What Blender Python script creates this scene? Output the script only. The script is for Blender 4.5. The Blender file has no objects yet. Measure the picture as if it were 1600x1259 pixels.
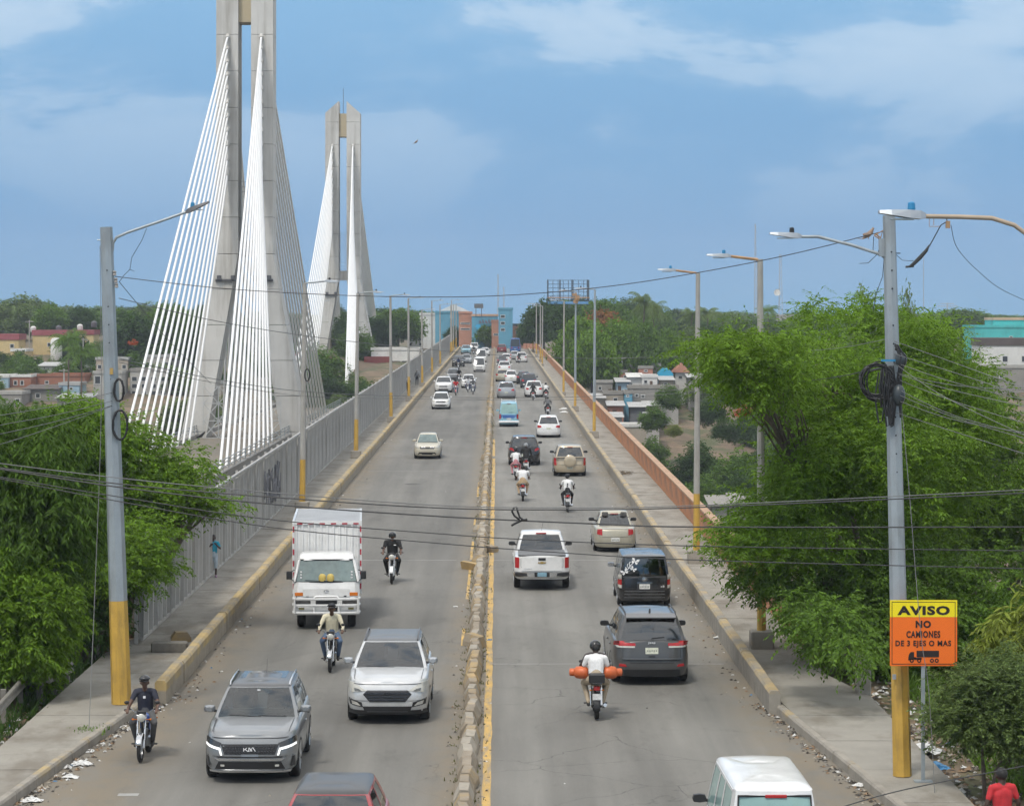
import bpy, bmesh, math, random
import numpy as np
from mathutils import Vector, Matrix
R_ = math.radians
PI = math.pi
rnd = random.Random(7)
sc = bpy.context.scene
col = sc.collection

# ---------------------------------------------------------------- camera
F, VX, HY, H0 = 4000.0, 777.0, 497.0, 9.5
G, KD = 22.0/F, F/3200.0     # focal (photo px), heading, horizon, eye height, road grade
cam_d = bpy.data.cameras.new('camera'); cam = bpy.data.objects.new('camera', cam_d); col.objects.link(cam)
cam.location = (0, 0, H0); cam.rotation_euler = (PI/2, 0, 0)
cam_d.sensor_fit = 'HORIZONTAL'; cam_d.sensor_width = 36; cam_d.lens = 36*F/1600
cam_d.shift_x = (800-VX)/1600; cam_d.shift_y = -(629.5-HY)/1600
cam_d.clip_start = 0.5; cam_d.clip_end = 9000
sc.camera = cam

# ---------------------------------------------------------------- sky, sun, exposure
SUN_EL, SUN_AZ = 58.0, 205.0          # azimuth: clockwise from +Y; the sun stands behind the camera, to its left
wd = bpy.data.worlds.new('World'); sc.world = wd; wd.use_nodes = True
nt = wd.node_tree; nt.nodes.clear()
def wn(t, **k):
    n = nt.nodes.new(t)
    for a, b in k.items(): setattr(n, a, b)
    return n
def wl(a, b): nt.links.new(a, b)
sky = wn('ShaderNodeTexSky', sky_type='NISHITA', sun_disc=False)
sky.sun_elevation = R_(SUN_EL); sky.sun_rotation = R_(SUN_AZ); sky.air_density = 1.6; sky.dust_density = 1.0; sky.ozone_density = 4.0
tc = wn('ShaderNodeTexCoord'); sep = wn('ShaderNodeSeparateXYZ'); wl(tc.outputs['Generated'], sep.inputs[0])
mp = wn('ShaderNodeMapping'); mp.inputs['Scale'].default_value = (5.0, 5.0, 13.0); mp.inputs['Location'].default_value = (0, 9, .4); wl(tc.outputs['Generated'], mp.inputs[0])
nz = wn('ShaderNodeTexNoise'); nz.inputs['Scale'].default_value = 1.45; nz.inputs['Detail'].default_value = 10; nz.inputs['Roughness'].default_value = .56
nz.inputs['Distortion'].default_value = .25
wl(mp.outputs[0], nz.inputs['Vector'])
# elevation: storm-blue veil low down, brighter overcast overhead
el = wn('ShaderNodeMapRange'); el.inputs[1].default_value = 0.0; el.inputs[2].default_value = .55; wl(sep.outputs[2], el.inputs[0])
ramp = wn('ShaderNodeValToRGB'); wl(el.outputs[0], ramp.inputs[0])
cr = ramp.color_ramp
cr.elements[0].position = 0; cr.elements[0].color = (.125, .285, .470, 1)
cr.elements[1].position = 1; cr.elements[1].color = (.90, .88, .86, 1)
e = cr.elements.new(.06); e.color = (.098, .250, .465, 1)
e = cr.elements.new(.14); e.color = (.108, .262, .475, 1)
e = cr.elements.new(.225); e.color = (.150, .315, .520, 1)
e = cr.elements.new(.42); e.color = (.50, .57, .65, 1)
e = cr.elements.new(.7); e.color = (.82, .82, .83, 1)
cl = wn('ShaderNodeMapRange'); cl.inputs[1].default_value = .44; cl.inputs[2].default_value = .66; cl.interpolation_type = 'SMOOTHSTEP'; wl(nz.outputs[0], cl.inputs[0])
elc = wn('ShaderNodeMapRange'); elc.inputs[1].default_value = .035; elc.inputs[2].default_value = .118; elc.inputs[3].default_value = .05; elc.inputs[4].default_value = .85; wl(sep.outputs[2], elc.inputs[0])
clc = wn('ShaderNodeMapRange'); clc.inputs[1].default_value = .525; clc.inputs[2].default_value = .565; clc.inputs[4].default_value = .30; clc.interpolation_type = 'SMOOTHSTEP'; wl(nz.outputs[0], clc.inputs[0])
cla = wn('ShaderNodeMath', operation='MULTIPLY_ADD'); cla.inputs[1].default_value = .62; wl(cl.outputs[0], cla.inputs[0]); wl(clc.outputs[0], cla.inputs[2])
cm = wn('ShaderNodeMath', operation='MULTIPLY'); wl(cla.outputs[0], cm.inputs[0]); wl(elc.outputs[0], cm.inputs[1])
cmix = wn('ShaderNodeMix', data_type='RGBA'); wl(cm.outputs[0], cmix.inputs[0]); wl(ramp.outputs[0], cmix.inputs[6]); cmix.inputs[7].default_value = (.40, .50, .62, 1)
bst = wn('ShaderNodeMix', data_type='RGBA', blend_type='MULTIPLY'); bst.inputs[0].default_value = 1; wl(cmix.outputs[2], bst.inputs[6]); bst.inputs[7].default_value = (10, 10, 10, 1)
smix = wn('ShaderNodeMix', data_type='RGBA'); smix.inputs[0].default_value = .90; wl(sky.outputs[0], smix.inputs[6]); wl(bst.outputs[2], smix.inputs[7])
bg = wn('ShaderNodeBackground'); bg.inputs[1].default_value = .10; wl(smix.outputs[2], bg.inputs[0])
wo = wn('ShaderNodeOutputWorld'); wl(bg.outputs[0], wo.inputs[0])
sun_d = bpy.data.lights.new('sun', 'SUN'); sun_d.energy = 1.5; sun_d.angle = R_(10); sun_d.color = (1, .95, .87)
sun = bpy.data.objects.new('sun', sun_d); col.objects.link(sun)
az = R_(SUN_AZ); sv = Vector((math.sin(az)*math.cos(R_(SUN_EL)), math.cos(az)*math.cos(R_(SUN_EL)), math.sin(R_(SUN_EL))))
sun.rotation_euler = sv.to_track_quat('Z', 'Y').to_euler(); sun.location = (0, 0, 80)
sc.view_settings.view_transform = 'Standard'; sc.view_settings.look = 'None'; sc.view_settings.gamma = 1
sc.view_settings.exposure = 0.55; sc.view_settings.use_curve_mapping = False
sc.render.engine = 'CYCLES'
sc.cycles.use_denoising = True; sc.cycles.use_adaptive_sampling = True; sc.cycles.adaptive_threshold = .04; sc.cycles.max_bounces = 4; sc.cycles.diffuse_bounces = 2; sc.cycles.glossy_bounces = 2; sc.cycles.transmission_bounces = 2; sc.cycles.transparent_max_bounces = 8; sc.cycles.volume_bounces = 0
sc.cycles.caustics_reflective = False; sc.cycles.caustics_refractive = False

# ---------------------------------------------------------------- helpers
def px(x, y, d):                     # photo pixel at depth d -> world point
    return Vector(((x-VX)*d/F, d, H0-(y-HY)*d/F))
def gd(y, h=0.0):                    # depth of a point h above the road plane seen at photo row y
    return F*(H0-h)/(y-HY+F*G)
def rz(d): return G*d                # road height at depth d
MT = {}
def mat(name, c=(.5, .5, .5), rough=.6, metal=0, var=.15, scale=3, bump=0, bscale=25, coat=0, spec=.5, emit=0, stain=None, stain_amt=.5, stain_scale=(1, 1, 1), trans=0, isl=0, alpha=1, sspread=.16):
    if name in MT: return MT[name]
    m = bpy.data.materials.new(name); MT[name] = m; m.use_nodes = True
    n = m.node_tree; b = n.nodes['Principled BSDF']; L = n.links.new
    b.inputs['Roughness'].default_value = rough; b.inputs['Metallic'].default_value = metal
    b.inputs['Specular IOR Level'].default_value = spec
    if coat: b.inputs['Coat Weight'].default_value = coat; b.inputs['Coat Roughness'].default_value = .06
    c4 = (*c, 1)
    b.inputs['Base Color'].default_value = c4
    if alpha < 1: b.inputs['Alpha'].default_value = alpha
    if emit: b.inputs['Emission Color'].default_value = c4; b.inputs['Emission Strength'].default_value = emit
    out = None
    if var or bump or stain or isl:
        t = n.nodes.new('ShaderNodeTexCoord')
    if var or isl:
        z = n.nodes.new('ShaderNodeTexNoise'); z.inputs['Scale'].default_value = scale; z.inputs['Detail'].default_value = 7; z.inputs['Roughness'].default_value = .62
        L(t.outputs['Object'], z.inputs['Vector'])
        r = n.nodes.new('ShaderNodeMapRange'); r.inputs[1].default_value = .28; r.inputs[2].default_value = .72; r.inputs[3].default_value = 1-var; r.inputs[4].default_value = 1+var; r.clamp = False
        L(z.outputs[0], r.inputs[0])
        val = r.outputs[0]
        if isl:
            g = n.nodes.new('ShaderNodeNewGeometry'); q = n.nodes.new('ShaderNodeMapRange'); q.inputs[3].default_value = 1-isl; q.inputs[4].default_value = 1+isl
            L(g.outputs['Random Per Island'], q.inputs[0])
            mm = n.nodes.new('ShaderNodeMath'); mm.operation = 'MULTIPLY'; L(val, mm.inputs[0]); L(q.outputs[0], mm.inputs[1]); val = mm.outputs[0]
        x = n.nodes.new('ShaderNodeVectorMath'); x.operation = 'SCALE'; x.inputs[0].default_value = c; L(val, x.inputs['Scale'])
        out = x.outputs[0]
    if stain:
        mpn = n.nodes.new('ShaderNodeMapping'); mpn.inputs['Scale'].default_value = stain_scale; L(t.outputs['Object'], mpn.inputs[0])
        z2 = n.nodes.new('ShaderNodeTexNoise'); z2.inputs['Scale'].default_value = 1; z2.inputs['Detail'].default_value = 8; z2.inputs['Roughness'].default_value = .65
        L(mpn.outputs[0], z2.inputs['Vector'])
        r2 = n.nodes.new('ShaderNodeMapRange'); r2.inputs[1].default_value = .48; r2.inputs[2].default_value = .48+sspread; r2.inputs[4].default_value = stain_amt; L(z2.outputs[0], r2.inputs[0])
        mx = n.nodes.new('ShaderNodeMix'); mx.data_type = 'RGBA'; L(r2.outputs[0], mx.inputs[0])
        if out: L(out, mx.inputs[6])
        else: mx.inputs[6].default_value = c4
        mx.inputs[7].default_value = (*stain, 1); out = mx.outputs[2]
    if out: L(out, b.inputs['Base Color'])
    if bump:
        z3 = n.nodes.new('ShaderNodeTexNoise'); z3.inputs['Scale'].default_value = bscale; z3.inputs['Detail'].default_value = 5; L(t.outputs['Object'], z3.inputs['Vector'])
        bp = n.nodes.new('ShaderNodeBump'); bp.inputs['Strength'].default_value = bump; bp.inputs['Distance'].default_value = .02; L(z3.outputs[0], bp.inputs['Height']); L(bp.outputs[0], b.inputs['Normal'])
    if trans:
        tr = n.nodes.new('ShaderNodeBsdfTranslucent'); ms = n.nodes.new('ShaderNodeMixShader'); ms.inputs[0].default_value = trans
        if out: L(out, tr.inputs[0])
        else: tr.inputs[0].default_value = c4
        L(b.outputs[0], ms.inputs[1]); L(tr.outputs[0], ms.inputs[2]); L(ms.outputs[0], n.nodes['Material Output'].inputs[0])
    return m

class MB:
    def __init__(s, M=None): s.v = []; s.f = []; s.m = []; s.M = M; s.k = 0
    def add(s, vs, fs, k=None):
        o = len(s.v)
        if s.M is not None: vs = [s.M @ Vector(v) for v in vs]
        s.v.extend([tuple(v) for v in vs]); s.f.extend([tuple(i+o for i in f) for f in fs]); s.m.extend([s.k if k is None else k]*len(fs)); return s
    def box(s, c, d, rzz=0, k=None, taper=1.0, bev=0):
        x, y, z = d[0]/2, d[1]/2, d[2]/2; t = taper
        if bev:
            b = bev; vs = []; 
            def ring(zz, ix, iy): 
                return [(-ix+b, -iy, zz), (ix-b, -iy, zz), (ix, -iy+b, zz), (ix, iy-b, zz), (ix-b, iy, zz), (-ix+b, iy, zz), (-ix, iy-b, zz), (-ix, -iy+b, zz)]
            vs += ring(-z, x-b*.5, y-b*.5)+ring(-z+b, x, y)+ring(z-b, x*t, y*t)+ring(z, (x-b)*t, (y-b)*t)
            fs = [tuple(range(7, -1, -1)), tuple(range(24, 32))]
            for r in range(3):
                for i in range(8): fs.append((r*8+i, r*8+(i+1) % 8, r*8+8+(i+1) % 8, r*8+8+i))
        else:
            vs = [(-x, -y, -z), (x, -y, -z), (x, y, -z), (-x, y, -z), (-x*t, -y*t, z), (x*t, -y*t, z), (x*t, y*t, z), (-x*t, y*t, z)]
            fs = [(3, 2, 1, 0), (4, 5, 6, 7), (0, 1, 5, 4), (1, 2, 6, 5), (2, 3, 7, 6), (3, 0, 4, 7)]
        ca, sa = math.cos(rzz), math.sin(rzz)
        return s.add([(c[0]+a*ca-b_*sa, c[1]+a*sa+b_*ca, c[2]+cc) for a, b_, cc in vs], fs, k)
    def path(s, pts, r, n=6, caps=True, k=None):
        pts = [Vector(p) for p in pts]; N = len(pts); rr = r if isinstance(r, (list, tuple)) else [r]*N
        vs = []; fs = []; up = None
        for i, p in enumerate(pts):
            t = (pts[min(i+1, N-1)]-pts[max(i-1, 0)])
            if t.length < 1e-9: t = Vector((0, 0, 1))
            t.normalize()
            if up is None: up = t.orthogonal().normalized()
            else:
                up = up-t*up.dot(t)
                up = up.normalized() if up.length > 1e-6 else t.orthogonal().normalized()
            w = t.cross(up)
            for j in range(n):
                a = 2*PI*j/n; vs.append(p+(up*math.cos(a)+w*math.sin(a))*rr[i])
        for i in range(N-1):
            for j in range(n): fs.append((i*n+j, i*n+(j+1) % n, (i+1)*n+(j+1) % n, (i+1)*n+j))
        if caps: fs.append(tuple(range(n-1, -1, -1))); fs.append(tuple((N-1)*n+j for j in range(n)))
        return s.add(vs, fs, k)
    def lathe(s, prof, n=16, c=(0, 0, 0), axis='z', k=None, caps=True):
        vs = []; fs = []
        for r, h in prof:
            for j in range(n):
                a = 2*PI*j/n; u, w = r*math.cos(a), r*math.sin(a)
                vs.append({'z': (c[0]+u, c[1]+w, c[2]+h), 'x': (c[0]+h, c[1]+u, c[2]+w), 'y': (c[0]+w, c[1]+h, c[2]+u)}[axis])
        for i in range(len(prof)-1):
            for j in range(n): fs.append((i*n+j, i*n+(j+1) % n, (i+1)*n+(j+1) % n, (i+1)*n+j))
        if caps: fs.append(tuple(range(n-1, -1, -1))); fs.append(tuple((len(prof)-1)*n+j for j in range(n)))
        return s.add(vs, fs, k)
    def prism(s, poly, h0, h1, axis='z', k=None):
        n = len(poly); f = {'z': lambda a, b, h: (a, b, h), 'y': lambda a, b, h: (a, h, b), 'x': lambda a, b, h: (h, a, b)}[axis]
        vs = [f(a, b, h0) for a, b in poly]+[f(a, b, h1) for a, b in poly]
        fs = [tuple(range(n-1, -1, -1)), tuple(range(n, 2*n))]+[(i, (i+1) % n, n+(i+1) % n, n+i) for i in range(n)]
        return s.add(vs, fs, k)
    def grid(s, P, k=None):
        nu, nv = len(P), len(P[0]); vs = [p for row in P for p in row]
        fs = [(i*nv+j, (i+1)*nv+j, (i+1)*nv+j+1, i*nv+j+1) for i in range(nu-1) for j in range(nv-1)]
        return s.add(vs, fs, k)
    def ball(s, c, r, n=10, m=7, k=None):
        r = r if isinstance(r, (tuple, list)) else (r, r, r)
        vs = []; fs = []
        for i in range(m+1):
            th = PI*i/m
            for j in range(n):
                a = 2*PI*j/n; vs.append((c[0]+r[0]*math.sin(th)*math.cos(a), c[1]+r[1]*math.sin(th)*math.sin(a), c[2]+r[2]*math.cos(th)))
        for i in range(m):
            for j in range(n): fs.append((i*n+j, (i+1)*n+j, (i+1)*n+(j+1) % n, i*n+(j+1) % n))
        return s.add(vs, fs, k)
    def mesh(s, name, mats, smooth=None):
        me = bpy.data.meshes.new(name); me.from_pydata(s.v, [], s.f)
        mats = mats if isinstance(mats, (list, tuple)) else [mats]
        for m in mats: me.materials.append(m)
        if len(mats) > 1: me.polygons.foreach_set('material_index', s.m)
        bm = bmesh.new(); bm.from_mesh(me); bmesh.ops.remove_doubles(bm, verts=bm.verts, dist=1e-5); bmesh.ops.recalc_face_normals(bm, faces=bm.faces); bm.to_mesh(me); bm.free()
        if smooth is not None:
            me.polygons.foreach_set('use_smooth', [True]*len(me.polygons)); me.set_sharp_from_angle(angle=R_(smooth))
        me.update(); return me
    def build(s, name, mats, parent=None, smooth=None, loc=None, rzz=0):
        return ob(name, s.mesh(name, mats, smooth), parent, loc, rzz)
def ob(name, me, parent=None, loc=None, rzz=0):
    o = bpy.data.objects.new(name, me); col.objects.link(o)
    if loc is not None: o.location = loc
    if rzz: o.rotation_euler.z = rzz
    if parent is not None: o.parent = parent
    return o
def tag(o, label=None, cat=None, group=None, kind=None):
    if label: o['label'] = label
    if cat: o['category'] = cat
    if group: o['group'] = group
    if kind: o['kind'] = kind
    return o
def thing(name, label, cat, loc=(0, 0, 0), rzz=0, group=None):
    o = ob(name, None, None, loc, rzz); o.empty_display_size = .3
    return tag(o, label, cat, group)
def copy_tree(o, parent=None):
    c = o.copy(); col.objects.link(c); c.parent = parent
    for ch in o.children: copy_tree(ch, c)
    return c
def text_mesh(txt, mt, width=None, height=.1, thick=.002, bold=0.0):
    cu = bpy.data.curves.new('txt', 'FONT'); cu.body = txt; cu.align_x = 'CENTER'; cu.size = 1; cu.offset = bold; cu.extrude = .001; cu.space_character = 1.14; cu.resolution_u = 3
    o = bpy.data.objects.new('txt', cu); col.objects.link(o)
    dg = bpy.context.evaluated_depsgraph_get(); me = bpy.data.meshes.new_from_object(o.evaluated_get(dg)); bpy.data.objects.remove(o); bpy.data.curves.remove(cu)
    n = len(me.vertices); a = np.empty(n*3); me.vertices.foreach_get('co', a); a = a.reshape(-1, 3)
    mn, mxx = a.min(0), a.max(0); s = mxx-mn
    sy = height/s[1]; sx = width/s[0] if width else sy
    b = np.zeros_like(a); b[:, 0] = (a[:, 0]-(mn[0]+mxx[0])/2)*sx; b[:, 2] = (a[:, 1]-mn[1])*sy; b[:, 1] = -np.sign(a[:, 2])*thick/2
    me.vertices.foreach_set('co', b.ravel()); me.materials.clear(); me.materials.append(mt); me.update(); return me   # reads along +x seen from -y
# ================================================================ materials of the setting
def ss(a, b, x):
    t = max(0, min(1, (x-a)/(b-a))); return t*t*(3-2*t)
def lerp(a, b, t): return a+(b-a)*t
def interp(tab, x):
    if x <= tab[0][0]: return tab[0][1]
    for (a, u), (b, v) in zip(tab, tab[1:]):
        if x <= b: return lerp(u, v, (x-a)/(b-a)) if b > a else v
    return tab[-1][1]
def mat_road():
    m = bpy.data.materials.new('asphalt'); m.use_nodes = True; n = m.node_tree; b = n.nodes['Principled BSDF']; L = n.links.new
    g = n.nodes.new('ShaderNodeNewGeometry'); sp = n.nodes.new('ShaderNodeSeparateXYZ'); L(g.outputs['Position'], sp.inputs[0])
    def noise(scale, det=6, vec=(1, 1, 1), rough=.6):
        mpn = n.nodes.new('ShaderNodeMapping'); mpn.inputs['Scale'].default_value = vec; L(g.outputs['Position'], mpn.inputs[0])
        z = n.nodes.new('ShaderNodeTexNoise'); z.inputs['Scale'].default_value = scale; z.inputs['Detail'].default_value = det; z.inputs['Roughness'].default_value = rough; L(mpn.outputs[0], z.inputs['Vector']); return z.outputs[0]
    def mr(v, a, b_, c, d, smooth=False):
        r = n.nodes.new('ShaderNodeMapRange'); r.inputs[1].default_value = a; r.inputs[2].default_value = b_; r.inputs[3].default_value = c; r.inputs[4].default_value = d
        if smooth: r.interpolation_type = 'SMOOTHSTEP'
        L(v, r.inputs[0]); return r.outputs[0]
    def ma(op, a, b_):
        x = n.nodes.new('ShaderNodeMath'); x.operation = op
        for i, q in enumerate((a, b_)):
            if isinstance(q, (int, float)): x.inputs[i].default_value = q
            else: L(q, x.inputs[i])
        return x.outputs[0]
    fine = mr(noise(60, 4), .3, .7, .80, 1.20); big = mr(noise(.22, 5, (1, .35, 1)), .3, .7, .80, 1.20)
    streak = mr(noise(1.5, 5, (1, .03, 1)), .3, .7, .84, 1.16)
    blot = mr(noise(.9, 6, (1, .4, 1), .7), .56, .74, 1.0, .72)
    v = ma('MULTIPLY', ma('MULTIPLY', fine, big), ma('MULTIPLY', streak, blot))
    # polished wheel tracks and the oily strip between them
    w = ma('SINE', ma('MULTIPLY', sp.outputs[0], 3.6), 0); v = ma('MULTIPLY', v, mr(w, -1, 1, .945, 1.055))
    v = ma('MULTIPLY', v, mr(sp.outputs[0], -.75, -.55, .84, 1.0))      # the oncoming lanes carry older, darker asphalt
    # lane patches of newer asphalt
    vo = n.nodes.new('ShaderNodeTexVoronoi'); vo.inputs['Scale'].default_value = .11; vo.inputs['Randomness'].default_value = .8
    mv = n.nodes.new('ShaderNodeMapping'); mv.inputs['Scale'].default_value = (1, .35, 1); L(g.outputs['Position'], mv.inputs[0]); L(mv.outputs[0], vo.inputs['Vector'])
    sp2 = n.nodes.new('ShaderNodeSeparateColor'); L(vo.outputs['Color'], sp2.inputs[0]); v = ma('MULTIPLY', v, mr(sp2.outputs[0], 0, 1, .90, 1.07))
    # cracks
    ve = n.nodes.new('ShaderNodeTexVoronoi'); ve.feature = 'DISTANCE_TO_EDGE'; ve.inputs['Scale'].default_value = .33
    mw = n.nodes.new('ShaderNodeVectorMath'); mw.operation = 'ADD'; L(g.outputs['Position'], mw.inputs[0])
    nzc = n.nodes.new('ShaderNodeTexNoise'); nzc.inputs['Scale'].default_value = .8; nzc.inputs['Detail'].default_value = 4; L(g.outputs['Position'], nzc.inputs['Vector']); L(nzc.outputs['Color'], mw.inputs[1]); L(mw.outputs[0], ve.inputs['Vector'])
    crack = ma('MULTIPLY', mr(ve.outputs['Distance'], .0, .006, 1, 0), mr(noise(.15, 3), .46, .56, 0, .6))
    v = ma('MULTIPLY', v, ma('SUBTRACT', 1, crack))
    c = n.nodes.new('ShaderNodeVectorMath'); c.operation = 'SCALE'; c.inputs[0].default_value = (.188, .181, .163); L(v, c.inputs['Scale'])
    # dust and silt along kerbs and median (real dirt)
    ed = ma('ADD', mr(sp.outputs[0], -7.9, -6.0, 1, 0, True), mr(sp.outputs[0], 4.9, 6.3, 0, 1, True))
    med = ma('MULTIPLY', mr(sp.outputs[0], -1.9, -.80, 0, 1, True), mr(sp.outputs[0], -.45, .05, 1, 0, True)); ed = ma('ADD', ed, med)
    ed = ma('MULTIPLY', ed, mr(noise(1.1, 7, (1, .45, 1), .7), .28, .58, 0, .95))
    mx = n.nodes.new('ShaderNodeMix'); mx.data_type = 'RGBA'; L(ed, mx.inputs[0]); L(c.outputs[0], mx.inputs[6]); mx.inputs[7].default_value = (.205, .172, .125, 1)
    L(mx.outputs[2], b.inputs['Base Color']); b.inputs['Roughness'].default_value = .78; b.inputs['Specular IOR Level'].default_value = .35
    bp = n.nodes.new('ShaderNodeBump'); bp.inputs['Strength'].default_value = .35; bp.inputs['Distance'].default_value = .01; L(noise(90, 3), bp.inputs['Height']); L(bp.outputs[0], b.inputs['Normal'])
    return m
M_road = mat_road()
M_side = mat('sidewalk concrete', (.28, .262, .225), .85, var=.18, scale=.7, bump=.2, bscale=40, stain=(.165, .142, .11), stain_amt=.75, stain_scale=(.9, .45, 1))
M_conc = mat('weathered concrete', (.30, .275, .235), .88, var=.25, scale=1.2, bump=.35, bscale=14, stain=(.13, .115, .095), stain_amt=.65, stain_scale=(1.2, .8, 2.5))
M_concd = mat('dark concrete', (.20, .185, .16), .9, var=.25, scale=2, bump=.3, stain=(.09, .08, .065), stain_amt=.6, stain_scale=(2, 2, 2))
def mat_worn(name, paint, under, zmin, amt=(.40, .56), scale=1.6, rough=.75):
    m = bpy.data.materials.new(name); m.use_nodes = True; n = m.node_tree; b = n.nodes['Principled BSDF']; L = n.links.new
    t = n.nodes.new('ShaderNodeTexCoord'); g = n.nodes.new('ShaderNodeNewGeometry'); sp = n.nodes.new('ShaderNodeSeparateXYZ'); L(t.outputs['Object'], sp.inputs[0])
    def noi(s, det=8):
        z = n.nodes.new('ShaderNodeTexNoise'); z.inputs['Scale'].default_value = s; z.inputs['Detail'].default_value = det; z.inputs['Roughness'].default_value = .68; L(g.outputs['Position'], z.inputs['Vector']); return z.outputs[0]
    def mr(v, a, b_, c, d):
        r = n.nodes.new('ShaderNodeMapRange'); r.inputs[1].default_value = a; r.inputs[2].default_value = b_; r.inputs[3].default_value = c; r.inputs[4].default_value = d; L(v, r.inputs[0]); return r.outputs[0]
    def mu(a, b_):
        x = n.nodes.new('ShaderNodeMath'); x.operation = 'MULTIPLY'; L(a, x.inputs[0]); L(b_, x.inputs[1]); return x.outputs[0]
    f = mu(mr(noi(scale), amt[0], amt[1], 1, 0), mr(sp.outputs[2], zmin, zmin+.05, 0, 1))
    def colr(c, s):
        v = mr(noi(s), .3, .7, .78, 1.2); x = n.nodes.new('ShaderNodeVectorMath'); x.operation = 'SCALE'; x.inputs[0].default_value = c; L(v, x.inputs['Scale']); return x.outputs[0]
    mx = n.nodes.new('ShaderNodeMix'); mx.data_type = 'RGBA'; L(f, mx.inputs[0]); L(colr(under, 2.2), mx.inputs[6]); L(colr(paint, 1.3), mx.inputs[7]); L(mx.outputs[2], b.inputs['Base Color'])
    b.inputs['Roughness'].default_value = rough; b.inputs['Specular IOR Level'].default_value = .3
    bp = n.nodes.new('ShaderNodeBump'); bp.inputs['Strength'].default_value = .3; bp.inputs['Distance'].default_value = .02; L(noi(18, 4), bp.inputs['Height']); L(bp.outputs[0], b.inputs['Normal'])
    return m
M_barL = mat_worn('yellow-topped barrier concrete', (.47, .345, .155), (.30, .265, .21), .30, (.42, .62), .9)
M_barR = mat_worn('faded barrier concrete', (.44, .33, .17), (.27, .25, .215), .46, (.40, .58), .8)
M_kerb = mat_worn('kerb concrete', (.46, .34, .15), (.30, .275, .235), .10, (.30, .46), .5)
M_block = mat_worn('median block paint', (.40, .285, .135), (.27, .228, .172), -.1, (.40, .52), .55)
M_block2 = mat_worn('bare median block', (.40, .30, .17), (.34, .305, .25), -.1, (.30, .46), .9)
M_yel = mat('yellow road paint', (.52, .335, .095), .7, var=.22, scale=1.3, stain=(.23, .21, .18), stain_amt=.75, stain_scale=(9, 1.2, 1))
M_wht = mat('worn white road paint', (.36, .355, .335), .7, var=.2, scale=2, stain=(.21, .205, .19), stain_amt=.8, stain_scale=(1.5, 4, 1))
M_fence = mat('galvanised fence steel', (.47, .46, .435), .6, .1, var=.14, scale=.8, stain=(.30, .28, .25), stain_amt=.55, stain_scale=(.5, .25, .2))
M_para = mat('salmon parapet paint', (.43, .180, .075), .8, var=.18, scale=.9, bump=.2, bscale=10, stain=(.20, .125, .09), stain_amt=.75, stain_scale=(2, .5, 1.2), sspread=.22)
M_cope = mat('worn coping', (.42, .265, .165), .8, var=.25, scale=2, stain=(.24, .18, .14), stain_amt=.6, stain_scale=(2, 1, 2))
M_earth = mat('dry earth', (.165, .120, .078), .95, var=.35, scale=.35, bump=.5, bscale=3, stain=(.060, .080, .026), stain_amt=.85, stain_scale=(.22, .22, .22), sspread=.10)
M_tower = mat('pylon concrete', (.58, .565, .53), .85, var=.12, scale=.25, bump=.1, bscale=3, stain=(.30, .275, .23), stain_amt=.7, stain_scale=(.9, .9, .07), sspread=.22)
M_towy = mat('ochre beam concrete', (.50, .42, .28), .85, var=.12, scale=.4)
M_cable = mat('white cable sheath', (.80, .80, .79), .38, var=.03, scale=.2)
M_steel = mat('galvanised pole steel', (.36, .40, .42), .45, .35, var=.12, scale=1.5, stain=(.25, .25, .24), stain_amt=.5, stain_scale=(3, 3, .7))
M_polec = mat('grey concrete pole', (.36, .345, .315), .8, var=.14, scale=1.2, stain=(.22, .205, .18), stain_amt=.5, stain_scale=(3, 3, .6))
M_poley = mat('yellow pole paint', (.53, .325, .06), .6, var=.16, scale=2.0, stain=(.20, .14, .06), stain_amt=.75, stain_scale=(7, 7, 1.1), sspread=.3)
M_rustarm = mat('rusty arm', (.42, .26, .14), .7, .2, var=.2, scale=4)
M_lamp = mat('lamp housing grey', (.36, .39, .42), .4, .3, var=.06)
M_lampd = mat('dark lamp housing', (.12, .12, .125), .5, .2, var=.1)
M_blue = mat('blue sensor plastic', (.03, .22, .42), .4, var=.05)
M_black = mat('black rubber', (.018, .018, .019), .55, var=.2, scale=6)
M_wire = mat('cable insulation', (.035, .036, .038), .55, var=.15)
M_wireg = mat('aged grey cable', (.16, .16, .155), .6, var=.15)

# ================================================================ ground, bridge deck, road
def terr(x, y):
    zt = rz(y)-.12; y /= KD
    a = abs(x+.8)
    zt -= .30*ss(11, 16, a)*1.5
    if y < 62: base = zt
    else: base = lerp(zt, -14, ss(62, 112, y))
    pl = min(rz(y*KD), rz(450*KD))-.35
    s2 = ss(230, 388, y)
    z = lerp(base, pl, s2)
    if y > 365: z += (1.6*ss(30, 55, -x)+.9*ss(25, 50, x))*ss(365, 420, y)
    if y > 500: z += (2.5*ss(500, 900, y)+10*ss(1200, 2600, y)) if abs(x) > 0 else 0
    return z
xs = sorted(set([-900, -600, -400, -300, -220, -170]+list(range(-140, -20, 8))+[-20, -17, -14.5, -12.5, -11, -10.35, -9.8, -6, 0, 6, 8.1, 8.9, 9.6, 11, 12.5, 14.5, 17]+list(range(20, 141, 8))+[170, 220, 300, 400, 600, 900]))
ys = sorted(set([5, 15, 25, 32]+list(range(36, 62, 3))+list(range(62, 130, 7))+list(range(130, 225, 15))+list(range(225, 345, 7))+list(range(345, 480, 15))+[520, 600, 700, 900, 1200, 1600, 2100, 2600, 3500, 5000, 6500])); ys = [y*KD for y in ys if y < 1300]
b = MB()
rg = random.Random(3)
P = []
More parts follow.
